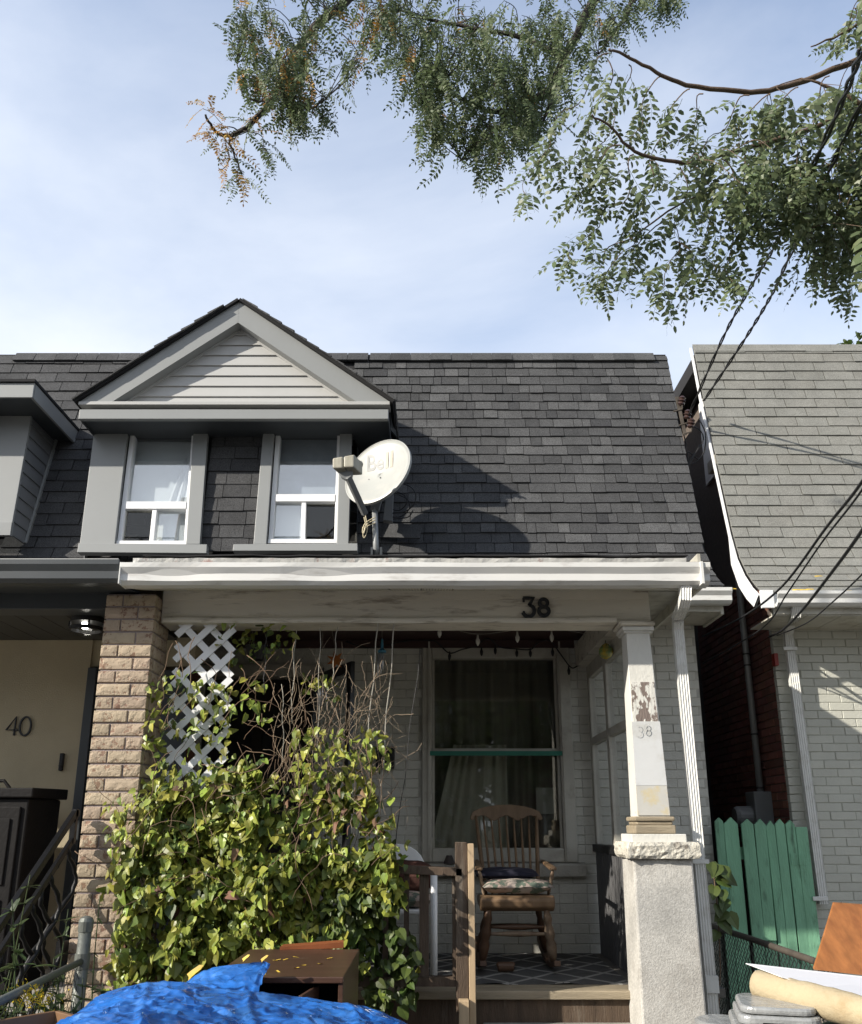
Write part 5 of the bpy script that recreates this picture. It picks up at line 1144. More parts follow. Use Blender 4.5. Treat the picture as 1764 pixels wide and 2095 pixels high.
h0 = U(2,1600,5.6); g = MB(); g.tube([(h0.x-.12,5.6,zt_c+.005),(h0.x-.1,5.6,zt_c+.05),(h0.x+.02,5.6,zt_c+.05),(h0.x+.06,5.6,zt_c+.005)], .011, 8); g.build('handle', m_box, sc_)

# ================================================================== LATTICE PANEL
lat = thing('lattice_panel', 'white diagonal lattice panel hung beside the brick pillar under the beam', 'trellis', (-1.5, 5.42, 2.0))
LY = 5.40
q0 = U(345,1590,LY); q1 = U(478,1275,LY); xa, xb = q0.x - 0.02, q1.x + 0.01; za_, zb_2 = q0.z - .08, q1.z + .02
def clipseg(p, d):
    ts = []
    lo, hi = -9, 9
    for (pp_, dd_, mn, mx_) in ((p[0], d[0], xa, xb), (p[1], d[1], za_, zb_2)):
        t1, t2 = (mn-pp_)/dd_, (mx_-pp_)/dd_; lo = max(lo, min(t1,t2)); hi = min(hi, max(t1,t2))
    return lo, hi
s45 = math.sqrt(.5); sp = 0.160
for sg, yy in ((1, LY), (-1, LY-.009)):
    k = -14
    while k < 20:
        c0 = (xa + k*sp, zb_2); lo, hi = clipseg(c0, (s45, -s45*sg)) if sg == 1 else clipseg((xa + k*sp, za_), (s45, s45))
        if hi - lo > .06:
            d = (s45, -s45) if sg == 1 else (s45, s45)
            a = (c0[0]+d[0]*lo, c0[1]+d[1]*lo) if sg == 1 else (xa+k*sp+d[0]*lo, za_+d[1]*lo); b_ = (c0[0]+d[0]*hi, c0[1]+d[1]*hi) if sg == 1 else (xa+k*sp+d[0]*hi, za_+d[1]*hi)
            g = MB(); g.bar((a[0],yy,a[1]), (b_[0],yy,b_[1]), .043, .008, (0,-1,0)); g.build('slat', m_vinyl, lat)
        k += 1

# ================================================================== WOODEN PORCH RAIL AND POSTS
ra_ = thing('porch_railing', 'old dark weathered wooden railing along the front edge of the porch', 'railing', (0, 5.45, FZ))
RY = 5.34
a = U(730,1773,RY); b_ = U(946,1783,RY); 
g = MB(); g.hexa([(a.x,RY-.05,a.z-.028),(b_.x,RY-.05,b_.z-.025),(b_.x,RY+.05,b_.z-.025),(a.x,RY+.05,a.z-.028),(a.x,RY-.05,a.z+.02),(b_.x,RY-.05,b_.z+.02),(b_.x,RY+.05,b_.z+.02),(a.x,RY+.05,a.z+.02)]); g.build('handrail', m_wood_old, ra_, bev=0.004)
zb_r = FZ+.10
for (xp, w_) in ((742,.03),(790,.03),(832,.03),(868,.055),(934,.05)):
    q = U(xp,1850,RY); g = MB(); g.box(q.x-w_/2, q.x+w_/2, RY-.02, RY+.02, zb_r, a.z-.026); g.build('baluster', m_wood_old, ra_)
g = MB(); g.box(a.x, b_.x, RY-.035, RY+.035, zb_r-.05, zb_r-.001); g.build('bottom_rail', m_wood_old, ra_)
pz = U(945,1723,RY-.04).z; x0_, x1_ = U(930,1900,RY-.05).x+.008, U(958,1900,RY-.05).x
g = MB(); g.box(x0_, x1_, RY-.05, RY+.045, FZ-.08, pz); g.build('newel_post', m_wood_old, ra_, bev=0.004)
x2_ = U(972,1900,RY-.06).x
g = MB(); g.box(x1_+.002, x2_, RY-.06, RY+.03, .10, pz-.008); o = g.build('pine_stud', m_wood_new, None, bev=0.003); tag(o, 'new pale pine stud nailed upright against the dark porch post', 'wooden post')
g = MB(); zq = U(950,2046,RY-.1).z; g.box(x0_+.012, x1_-.002, RY-.12, RY-.052, .06, zq); o = g.build('pine_block', m_wood_new, None, bev=0.003); tag(o, 'short pale pine block standing in front of the porch post foot', 'wooden block')
wp = U(888,1850,5.75); g = MB(); g.tube([(wp.x,5.75,FZ-.01),(wp.x,5.75,U(888,1778,5.75).z)], .022, 14); o = g.build('white_pipe', m_vinyl, None, smooth=True); tag(o, 'white plastic pipe standing upright behind the porch railing', 'pipe')

# ================================================================== ROCKING CHAIR
ch = thing('rocking_chair', 'wooden rocking chair with spindle back facing out from the porch', 'rocking chair', (.55, 6.4, FZ))
ccx = 0.575; SZ = FZ + 0.42
def SV(x, y, z): return Vector((ccx + x, y, FZ + z))
g = MB(); pr_ = [(6.06,.40),(6.05,.45),(6.08,.475),(6.50,.455),(6.52,.43),(6.50,.40),(6.12,.375)]
g.extx([(y, FZ+z) for y, z in pr_], ccx-.25, ccx+.245, 6, lambda i, j, x: (0.02*abs((x-ccx)/.25)**2 if j in (0,1,2) else 0, 0)); g.build('seat', m_oak, ch, bev=0.012)
# crest rail: shaped board, curved
g = MB(); n = 28; tp = []; 
for i in range(n+1):
    u = -1 + 2*i/n; x = u*.275; yb = 6.86 + .03*(1-u*u); zt_q = 1.075 - .055*abs(u)**2.2 - .02*max(0, abs(u)-.75)*4*.4 + .012*math.cos(u*9)*0; zl = .975 - .0*u + .02*math.cos(u*math.pi*3)*(abs(u) < .9) - .03*(abs(u) > .85)*(abs(u)-.85)/.15
    if abs(u) > .93: zt_q -= (abs(u)-.93)*.45; zl += (abs(u)-.93)*.3
    for (yy, zz_) in ((yb-.012, zt_q), (yb+.012, zt_q), (yb+.008, zl), (yb-.016, zl)): g.v.append((ccx+x, yy, FZ+zz_))
g.f = [(i*4+k, i*4+(k+1) % 4, i*4+4+(k+1) % 4, i*4+4+k) for i in range(n) for k in range(4)] + [(3,2,1,0), tuple(n*4+k for k in range(4))]; g.m = [0]*len(g.f); g.build('crest_rail', m_oak, ch, bev=0.004)
for i in range(9):
    u = -1 + 2*i/8; outer = i in (0, 8); r_ = .0125 if outer else .0075
    bx = u*.185; tx = u*.232
    g = MB(); k = 8; pts = [SV(bx + (tx-bx)*t/k, 6.50 + .36*t/k + (.0 if outer else .025*math.sin(t/k*1.57)), .44 + .55*t/k) for t in range(k+1)]
    g.tube(pts, [r_*(.8 + .5*math.sin(math.pi*min(1, (t+1)/k*.9))) for t in range(k+1)], 8); g.build('back_post' if outer else 'spindle', m_oak, ch, smooth=True)
def turned(a, b, r, name, mat, prof=(.55,.7,.95,.7,1.0,1.1,.8,1.15,1.05,.9,.6)):
    a, b = Vector(a), Vector(b); g = MB(); k = len(prof); g.tube([a.lerp(b, i/(k-1)) for i in range(k)], [r*q for q in prof], 10); return g.build(name, mat, ch, smooth=True)
for sx in (-1, 1):
    turned(SV(sx*.19,6.12,.39), SV(sx*.235,6.20,.06), .032, 'front_leg', m_oakl if sx > 0 else m_oakd)
    turned(SV(sx*.17,6.46,.40), SV(sx*.235,6.62,.065), .026, 'rear_leg', m_oakd)
    g = MB(); pts = []
    for i in range(13):
        t = i/12; y = 6.02 + .95*t; pts.append((ccx + sx*.238, y, FZ + .025 + .16*(t-.42)**2*1.6))
    for i in range(12):
        p_, q_ = Vector(pts[i]), Vector(pts[i+1]); g.bar(p_, q_, .032, .04, (1,0,0))
    g.build('rocker', m_oakd, ch)
    turned(SV(sx*.215,6.20,.46), SV(sx*.25,6.17,.63), .013, 'arm_post', m_oakl)
    g = MB(); g.prism([SV(sx*.25-.02,6.12,.63), SV(sx*.25+.02,6.12,.63), SV(sx*.25+.026,6.18,.63), SV(sx*.24+.015,6.66,.66), SV(sx*.24-.015,6.66,.66), SV(sx*.25-.026,6.18,.63)], Vector((0,0,.022))); g.build('arm', m_oak, ch, bev=0.008)
turned(SV(-.205,6.16,.23), SV(.205,6.16,.23), .014, 'stretcher', m_oakl, (.7,.8,1,1.2,1.3,1.2,1,.8,.7)); turned(SV(-.2,6.19,.27), SV(.2,6.19,.27), .014, 'stretcher', m_oakd, (.7,.8,1,1.4,1.5,1.4,1,.8,.7)); turned(SV(-.2,6.55,.24), SV(.2,6.55,.24), .013, 'stretcher', m_oakd, (.7,.8,1,1.2,1.3,1.2,1,.8,.7))
def cushion(name, label, mat, c, sx, sy, h, tilt, seed):
    g = MB(); n = 14
    for top in (1, -1):
        for i in range(n+1):
            for k in range(n+1):
                u, v = -1+2*i/n, -1+2*k/n; e = max(0, (1-abs(u)**3)*(1-abs(v)**3))**.5
                z = top*h*e + .012*mnoise.noise((u*2+seed, v*2, top)); g.v.append((c[0]+u*sx*(1+.05*mnoise.noise((u*3,v*3,seed))), c[1]+v*sy, c[2]+z + v*tilt))
    o_ = (n+1)**2
    for i in range(n):
        for k in range(n):
            a = i*(n+1)+k; g.f.append((a, a+n+1, a+n+2, a+1)); g.f.append((o_+a, o_+a+1, o_+a+n+2, o_+a+n+1)); g.m += [0,0]
    o = g.build(name, mat, None, smooth=True); return tag(o, label, 'cushion')
cushion('seat_cushion', 'floral patterned cushion lying on the rocking chair seat', m_cushf, (ccx+.01,6.28,FZ+.525), .235, .21, .05, .0, 1)
cushion('seat_cushion', 'navy blue cushion tucked on top of the floral one', m_cushn, (ccx-.05,6.36,FZ+.60), .215, .12, .035, .01, 4)
# small log on the rug
q = UZ(1035,1988,FZ); g = MB(); g.tube([(q.x-.055,q.y,FZ+.028),(q.x-.05,q.y,FZ+.03),(q.x+.05,q.y+.01,FZ+.03),(q.x+.055,q.y+.01,FZ+.028)], [.022,.03,.03,.022], 12); o = g.build('log', m_oakd, None); tag(o, 'short dark log lying on the rug under the rocking chair', 'log')
# bowl on the sill
q = U(1017/1.0 - 440 + 0, 1760, WY-.05) if False else U((1250+1150/3.53)/1.7143, (2850+572/3.53)/1.7143, WY-.035)
g = MB(); g.lathe([(.045,0),(.042,.012),(.024,.052),(.022,.06),(.003,.06)], (q.x, WY-.05, zs_b+.004), (0,0,1), 18); o = g.build('bowl', M('brown_clay', (.07,.055,.05), .6), None); tag(o, 'small brown bowl upside down on the window sill', 'bowl')
# white resin chair behind the rail
wc = thing('plastic_chair', 'white resin chair with rounded back behind the porch railing', 'chair', (-.25, 6.2, FZ))
qx = U(810,1745,6.2); xc_ = qx.x; zt_q = U(810,1726,6.2).z
g = MB(); pl = [(xc_-.20,6.2,FZ+.40)] + [(xc_ + .20*math.cos(rad(a))*1.0, 6.2+.02, zt_q-.16+.16*math.sin(rad(a))) for a in range(180,-1,-15)] + [(xc_+.20,6.2,FZ+.40)]
g.prism([Vector(p_) for p_ in pl], Vector((0,.02,0))); g.build('backrest', m_vinyl, wc, bev=0.006)
g = MB(); g.box(xc_-.2, xc_+.2, 5.85, 6.2, FZ+.38, FZ+.41); g.build('seat', m_vinyl, wc, bev=0.01)
for sx in (-1,1):
    for yy in (5.88, 6.18): g = MB(); g.tube([(xc_+sx*.18,yy,FZ+.38),(xc_+sx*.2,yy+(.03 if yy > 6 else -.03),FZ-.01)], [.022,.016], 8); g.build('leg', m_vinyl, wc)
cushion('seat_cushion', 'pale floral cushion on the white resin chair', m_cushf, (xc_+.05,5.99,FZ+.46), .2, .15, .05, 0, 7)
o = cushion('folded_blanket', 'dark red brown blanket bundled against the white chair back', M('maroon_cloth', (.075,.03,.022), .9, .3, 9, .3, 60), (xc_+.06,6.06,FZ+.60), .22, .09, .10, 0, 9); o['category'] = 'blanket'

# ================================================================== SMALL PORCH THINGS
mb_ = thing('mailbox', 'black metal mailbox on the white brick wall beside the door', 'mailbox', tuple(U(788,1550,WY)))
a, b_ = U(769,1572,WY-.09), U(807,1528,WY-.09)
g = MB(); g.hexa([(a.x,WY-.085,a.z),(b_.x,WY-.085,a.z),(b_.x,WY-.002,a.z),(a.x,WY-.002,a.z),(a.x,WY-.1,b_.z-.02),(b_.x,WY-.1,b_.z-.02),(b_.x,WY-.002,b_.z-.005),(a.x,WY-.002,b_.z-.005)]); g.build('body', m_black, mb_, bev=0.004)
g = MB(); g.hexa([(a.x-.006,WY-.112,b_.z-.018),(b_.x+.006,WY-.112,b_.z-.018),(b_.x+.006,WY-.001,b_.z-.002),(a.x-.006,WY-.001,b_.z-.002),(a.x-.006,WY-.112,b_.z-.006),(b_.x+.006,WY-.112,b_.z-.006),(b_.x+.006,WY-.001,b_.z+.012),(a.x-.006,WY-.001,b_.z+.012)]); g.build('lid', m_blackg, mb_)
for dx in (.03, .10): g = MB(); g.tube([(a.x+dx,WY-.06,a.z),(a.x+dx,WY-.06,a.z-.03),(a.x+dx,WY-.09,a.z-.045),(a.x+dx,WY-.1,a.z-.03)], .004, 6); g.build('newspaper_hook', m_black, mb_)
# string lights
stl = thing('string_lights', 'dark cord of string lights looped along the top of the porch window', 'string lights', (.5, 7.0, 3.0))
def c7(x, y): return ((1400+x/1.764)/1.7143, (2000+y/1.764)/1.7143)
cord = [(-330,440),(-180,480),(30,440),(150,433),(230,443),(310,512),(390,490),(480,468),(520,432),(560,425),(625,475),(720,486),(812,490),(850,455),(895,435),(940,440),(1000,520),(1065,602),(1110,590),(1170,583)]
cable([U(*c7(x, y), WY-.09 - .015*math.sin(i*2.3)) for i, (x, y) in enumerate(cord)], .0055, 'cord', m_cable, stl)
for (x, y) in ((510,498),(595,488),(728,505),(812,505),(950,500),(312,525),(1050,615)):
    q = U(*c7(x, y), WY-.09); g = MB(); g.lathe([(.006,.03),(.007,.012),(.014,-.005),(.011,-.03),(.003,-.045)], q, (0,0,1), 8); g.build('bulb', m_cable, stl, smooth=True)
stw = thing('string_lights', 'pale bulbs of a second light string hanging under the porch ceiling', 'string lights', (.5, 6.6, 3.0))
cable([U(*c7(x, y), 6.55) for x, y in ((-250,350),(240,352),(480,395),(735,370),(970,365),(1210,398),(1245,360))], .0025, 'cord', m_string, stw)
for (x, y) in ((250,385),(487,435),(732,415),(945,412),(1226,432)):
    q = U(*c7(x, y), 6.55); g = MB(); g.lathe([(.007,.045),(.009,.02),(.018,.0),(.015,-.022),(.003,-.042)], q, (0,0,1), 10); g.build('bulb', m_bulb, stw, smooth=True)
og = thing('glass_ornament', 'amber and green glass ornament hanging near the porch column', 'ornament')
q = U(*c7(1280,505), 6.0); g = MB(); g.lathe([(.006,.062),(.02,.055),(.05,.02),(.052,-.01),(.035,-.04),(.004,-.055)], q, (0,0,1), 10); g.build('glass_ball', m_amber, og); g = MB(); g.tube([q+Vector((0,0,.06)), q+Vector((.01,0,.2))], .002, 4); g.build('hanging_wire', m_cable, og)
def c5(x, y): return ((500+x/1.764)/1.7143, (2000+y/1.764)/1.7143)
def chime(label, x, ytop, y0, y1, xs, d):
    t = thing('wind_chime', label, 'wind chime')
    q = U(*c5(x, y0), d); g = MB(); g.lathe([(.028,0),(.03,.012),(.01,.03),(.008,.09),(.003,.1)], q, (0,0,1), 12); g.build('top_cap', m_blue if 'blue' in label else m_black, t)
    g = MB(); g.tube([q+Vector((0,0,.09)), U(*c5(x, ytop), d)], .0015, 4); g.build('hanging_cord', m_string, t)
    for i, xx in enumerate(xs): 
        a = U(*c5(xx, y0+4), d); b2 = U(*c5(xx+(4 if i % 2 else -4), y1 - 22*(i % 3)), d); a.y += .02*math.cos(i*2); b2.y = a.y; g = MB(); g.tube([a, b2], .006, 8); g.build('chime_tube', m_chime, t, smooth=True)
chime('white wind chime with blue disc hanging before the brick wall', 1482, 355, 510, 660, (1458,1472,1490), 5.9)
chime('silver wind chime with a black top by the open storm door', 1115, 355, 690, 860, (1086,1100,1118,1133), 5.9)
lo_ = thing('leaf_ornament', 'orange leaf shaped ornament hanging in the porch shade', 'ornament')
q = U(*c5(1195,555), 6.2); g = MB(); pl = [q + Vector((.07*(1 if k % 2 == 0 else .45)*math.cos(k*math.pi/7), 0, .07*(1 if k % 2 == 0 else .45)*math.sin(k*math.pi/7))) for k in range(14)]; g.prism(pl, Vector((0,.015,0))); g.build('leaf_plate', m_orange, lo_, bev=0.003); g = MB(); g.tube([q+Vector((0,0,.05)), U(*c5(1170,355), 6.2)], .0015, 4); g.build('hanging_cord', m_string, lo_)
hp = thing('hanging_plant', 'dark hanging pot with trailing leaves behind the lattice', 'plant'); q = U(*c5(705,500), 5.7)
g = MB(); g.lathe([(.05,-.06),(.075,.03),(.08,.035),(.07,.03),(.003,.02)], q, (0,0,1), 16); g.build('pot', m_black, hp); g = MB()
for a_ in (0, 2.1, 4.2): g.tube([q+Vector((.075*math.cos(a_),.075*math.sin(a_),.03)), q+Vector((0,0,.30))], .0015, 4)
g.build('hanger', m_string, hp)

# ================================================================== LEAVES, VINE
def leaf_mesh(name, mat, curl=0.15, wide=0.42):
    pts = [(0,0),(.22,.02),(wide,.22),(wide*.86,.5),(.16,.82),(0,1.0)]
    b = MB()
    for (x, y) in pts: b.v.append((0, y, -curl*y*y - .0))
    for (x, y) in pts[1:-1]: b.v.append((x, y - (.07 if y < .1 else 0), .12*x*2 - curl*y*y)); 
    for (x, y) in pts[1:-1]: b.v.append((-x, y - (.07 if y < .1 else 0), .12*x*2 - curl*y*y))
    # spine 0..5, right 6..9, left 10..13
    b.f = [(0,6,1),(1,6,7,2),(2,7,8,3),(3,8,9,4),(4,9,5),(0,1,10),(1,2,11,10),(2,3,12,11),(3,4,13,12),(4,5,13)]; b.m = [0]*len(b.f)
    return b.mesh(name, mat, recalc=False, smooth=False)
lv_y = [leaf_mesh('vine_leaf', m_leaf_v, c, w_) for c, w_ in ((.1,.42),(.45,.34),(-.12,.46),(.7,.38),(.25,.30))]
lv_g = [leaf_mesh('vine_leaf', m_leaf_vd, c, w_) for c, w_ in ((.1,.42),(.3,.38))]
lv_d = [leaf_mesh('dry_leaf', m_leaf_dry, .5, .3)]
def orient(pos, tip, nrm, s):
    t = Vector(tip).normalized(); n = Vector(nrm); n = (n - t*n.dot(t)); n = n.normalized() if n.length > 1e-4 else t.orthogonal(); x = t.cross(n)
    return Matrix((Vector((x.x*s, t.x*s, n.x*s, pos[0])), Vector((x.y*s, t.y*s, n.y*s, pos[1])), Vector((x.z*s, t.z*s, n.z*s, pos[2])), Vector((0,0,0,1))))
def pip(x, y, poly):
    c = False; n = len(poly); j = n-1
    for i in range(n):
        if (poly[i][1] > y) != (poly[j][1] > y) and x < (poly[j][0]-poly[i][0])*(y-poly[i][1])/(poly[j][1]-poly[i][1]) + poly[i][0]: c = not c
        j = i
    return c
def poly3(pix, d): return [(U(x, y, d).x, U(x, y, d).z) for x, y in pix]
def rnd_in(poly, r):
    x0 = min(p_[0] for p_ in poly); x1 = max(p_[0] for p_ in poly); y0 = min(p_[1] for p_ in poly); y1 = max(p_[1] for p_ in poly)
    while True:
        x, y = r.uniform(x0, x1), r.uniform(y0, y1)
        if pip(x, y, poly): return x, y
vine = thing('climbing_vine', 'yellow green leafy climbing vine smothering the front of the porch', 'vine', (-1.1, 5.0, 0))
rv = random.Random(77); LV = []
main = poly3([(318,1610),(262,1690),(222,1745),(228,1810),(236,1880),(240,1940),(222,1990),(262,2016),(340,2005),(430,1985),(560,1965),(690,1960),(750,1900),(800,1880),(818,1830),(800,1790),(785,1700),(775,1600),(735,1560),(640,1575),(560,1590),(500,1560),(440,1575),(380,1590)], 5.1)
zmx = max(p_[1] for p_ in main); zmn = min(p_[1] for p_ in main)
def vine_leaf(x, z, y, tone, s, out=1.0):
    tip = Vector((rv.gauss(0,.5), -.55 + rv.gauss(0,.35), -.75 + rv.gauss(0,.45))); nr = Vector((rv.gauss(-.5,.5), -.65 + rv.gauss(0,.4), .65 + rv.gauss(0,.4)))
    LV.append((orient((x, y, z), tip, nr, s), tone))
cl = [(*rnd_in(main, rv), rv.random()) for _ in range(170)]
for (cx_, cz_, dd_) in cl:
    for _ in range(52):
        x = cx_ + rv.gauss(0,.066); z = cz_ + rv.gauss(0,.055)
        if x > -1.0 and z > 1.46 and rv.random() < .62: continue
        if not pip(x, z, main): 
            if rv.random() < .75: continue
        hfr = (zmx - z)/(zmx - zmn); bul = (.10 + .30*min(1, hfr*1.3))*(1 if x < -.75 else .6)
        y = 5.30 - bul*(.25 + .75*dd_)*(1 - .75*min(1, ((x-cx_)**2 + (z-cz_)**2)/.018)) *rv.uniform(.7,1.1) 
        painted_shade_right = x > -.62 and z < 1.25  # lower right leaves get a darker colour to paint in the shade there
        tone = 2 if rv.random() < .02 else (1 if (rv.random() < (.8 if painted_shade_right else .12)) else 0)
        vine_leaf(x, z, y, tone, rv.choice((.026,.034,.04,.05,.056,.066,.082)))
for pix, n, tone_p, s0, yr in (
    ([(330,1400),(400,1350),(470,1400),(480,1600),(330,1600)], 120, .12, .048, (5.25,5.38)),
    ([(470,1380),(560,1400),(560,1480),(470,1480)], 26, .1, .06, (5.3,5.42)),
    ([(440,1270),(600,1285),(610,1330),(460,1360)], 80, .3, .045, (5.3,5.6)),
    ([(300,1380),(345,1380),(345,1640),(290,1640)], 90, .15, .045, (5.2,5.35)),
    ([(620,1370),(700,1390),(680,1440),(620,1430)], 26, .1, .045, (5.4,5.6)),
    ([(590,1480),(800,1500),(790,1570),(600,1580)], 120, .12, .05, (5.1,5.4)),
    ([(720,1860),(800,1860),(860,1940),(850,2050),(760,2080),(720,1960)], 230, .97, .062, (5.18,5.42)),  # nearly all dark leaves: shade put into the leaf colour
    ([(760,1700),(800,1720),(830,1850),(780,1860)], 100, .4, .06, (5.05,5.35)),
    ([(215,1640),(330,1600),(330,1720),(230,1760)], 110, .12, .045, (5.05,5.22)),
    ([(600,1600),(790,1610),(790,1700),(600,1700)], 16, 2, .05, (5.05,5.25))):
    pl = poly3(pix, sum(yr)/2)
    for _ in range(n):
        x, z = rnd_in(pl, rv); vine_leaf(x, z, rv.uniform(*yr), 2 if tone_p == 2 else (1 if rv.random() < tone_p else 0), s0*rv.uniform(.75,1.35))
def place_leaves(LV, sets, parent, names, limit):
    LV.sort(key=lambda q: (0 if inframe(q[0].translation) else 1, q[0].translation.y)); rest = {}
    for i, (m_, tone) in enumerate(LV):
        me = sets[tone][i % len(sets[tone])]
        if i % 3 != 2 and i < limit*1.5: inst('leaf', me, m_, parent)
        else:
            b = rest.setdefault(tone, MB()); b.add([m_ @ v.co for v in me.vertices], [tuple(p_.vertices) for p_ in me.polygons])
    for tone, b in rest.items(): b.build(names[tone], sets[tone][0].materials[0], parent, recalc=False, kind='stuff')
place_leaves(LV, [lv_y, lv_g, lv_d], vine, ['foliage', 'green_foliage', 'dry_foliage'], 300)
# stems and dry tangle
g = MB()
def wig(p, d, ln, n, w_, r): 
    pts = [Vector(p)]; d = Vector(d).normalized()
    for i in range(n):
        d = (d + Vector((r.gauss(0,w_), r.gauss(0,w_*.5), r.gauss(0,w_)))).normalized(); pts.append(pts[-1] + d*ln/n)
    return pts
for _ in range(210):
    x, z = rnd_in(poly3([(560,1420),(700,1380),(790,1440),(800,1640),(600,1660)], 5.25), rv); g.tube(wig((x, rv.uniform(5.22,5.42), z), (rv.gauss(0,.6), 0, rv.choice((-1,1))*1.6), rv.uniform(.12,.42), 7, .26, rv), rv.uniform(.0010,.0021), 4)
g.build('dry_stems', m_drytw, vine, recalc=False, smooth=True, kind='stuff')
g = MB()
for _ in range(120):
    x, z = rnd_in(poly3([(330,1380),(480,1380),(780,1600),(800,1850),(260,1900),(250,1700)], 5.2), rv); g.tube(wig((x, rv.uniform(4.95,5.35), z), (rv.gauss(0,.6), 0, 1), rv.uniform(.15,.45), 7, .28, rv), rv.uniform(.0012,.0026), 4)
for x in (-1.62,-1.4,-1.2,-1.0,-.8,-.6,-.45): g.tube(wig((x, 5.37, 0), (rv.gauss(0,.1), 0, 1), 1.3, 10, .05, rv), .007, 5)
g.build('stems', m_vstem, vine, recalc=False, smooth=True, kind='stuff')
gs = [((655,1285),(650,1570)),((605,1290),(596,1480)),((690,1283),(680,1390)),((774,1275),(745,1600)),((808,1270),(775,1660)),((578,1400),(580,1560)),((860,1330),(806,1760)),((545,1290),(540,1420))]
for i, (a, b_) in enumerate(gs):
    A_, B_ = U(*a, PF-.02), U(*b_, PF-.06); g = MB(); g.tube([A_.lerp(B_, t/8) + Vector((.006*math.sin(t*1.7+i), 0, 0)) for t in range(9)], .0028 if i != 3 and i != 4 else .0042, 5); g.build('climbing_string', m_string if i < 6 else m_cable, vine, smooth=True)
# small vine on the right downspout
v2 = thing('ivy_sprig', 'dark green vine climbing behind the porch downspout by the green gate', 'vine', (1.95, 6.2, 0)); LV = []
for (x, y) in ((1452,1765),(1470,1768),(1476,1790),(1462,1812),(1478,1820),(1484,1838),(1470,1850),(1485,1862),(1474,1880),(1466,1795),(1490,1868),(1482,1890),(1468,1905),(1475,1775)):
    q = U(x, y, 6.1); LV.append((orient(q, (rv.gauss(.2,.5), -.4, -.6), (0,-.8,.5), rv.uniform(.08,.12)), 0))
place_leaves(LV, [[leaf_mesh('ivy_leaf', m_leaf_vd, .2, .42)]], v2, ['foliage'], 300)
g = MB(); g.tube([U(1470,2080,6.1), U(1474,1980,6.12), U(1470,1880,6.1), U(1458,1765,6.1)], .004, 5); g.build('stem', m_vstem, v2)

# ================================================================== TREES OVERHEAD
def frond_mesh(name, mat, n, ln, lw, ll, seed, droop):
    r = random.Random(seed); b = MB(); P_ = []
    for i in range(n+2):
        t = i/(n+1); P_.append(Vector((0.03*math.sin(t*3+seed), t*ln, -droop*ln*t*t)))
    for i in range(len(P_)-1):
        a, c = P_[i], P_[i+1]; w_ = .0014*(1-.5*i/len(P_)); b.add([a-Vector((w_,0,0)), a+Vector((w_,0,0)), c+Vector((w_,0,0)), c-Vector((w_,0,0))], [(0,1,2,3)]); b.add([a-Vector((0,0,w_)), a+Vector((0,0,w_)), c+Vector((0,0,w_)), c-Vector((0,0,w_))], [(0,1,2,3)])
    for i in range(1, n+2):
        q = P_[i]; sz = (1 - .35*abs(i/(n+1)-.5)*2)
        for sg in ((-1, 1) if i <= n else (0,)):
            if r.random() < .06: continue
            d = Vector((sg*1.0, .45 + r.uniform(-.2,.2), r.uniform(-.5,.15))) if sg else Vector((0,1,-.3)); d.normalize(); up = Vector((r.gauss(0,.35), r.gauss(0,.35), 1)); s_ = d.cross(up).normalized()
            L_ = ll*sz*r.uniform(.85,1.15); W_ = lw*sz; mid = q + d*L_*.5 - Vector((0,0,L_*.06)); tip = q + d*L_ - Vector((0,0,L_*.15)); b0 = q + d*L_*.08
            b.add([b0, q + d*L_*.35 + s_*W_*.5, q + d*L_*.75 + s_*W_*.42, tip, q + d*L_*.75 - s_*W_*.42, q + d*L_*.35 - s_*W_*.5], [(0,1,5),(1,2,4,5),(2,3,4)])
    return b.mesh(name, mat, recalc=False)
def smooth_path(P_, k=5):
    out = []
    for i in range(len(P_)-1):
        a, b, c, d = P_[max(i-1,0)], P_[i], P_[i+1], P_[min(i+2, len(P_)-1)]
        for j in range(k):
            t = j/k; out.append(0.5*((2*b) + (c-a)*t + (2*a-5*b+4*c-d)*t*t + (3*b-a-3*c+d)*t**3))
    out.append(P_[-1]); return out
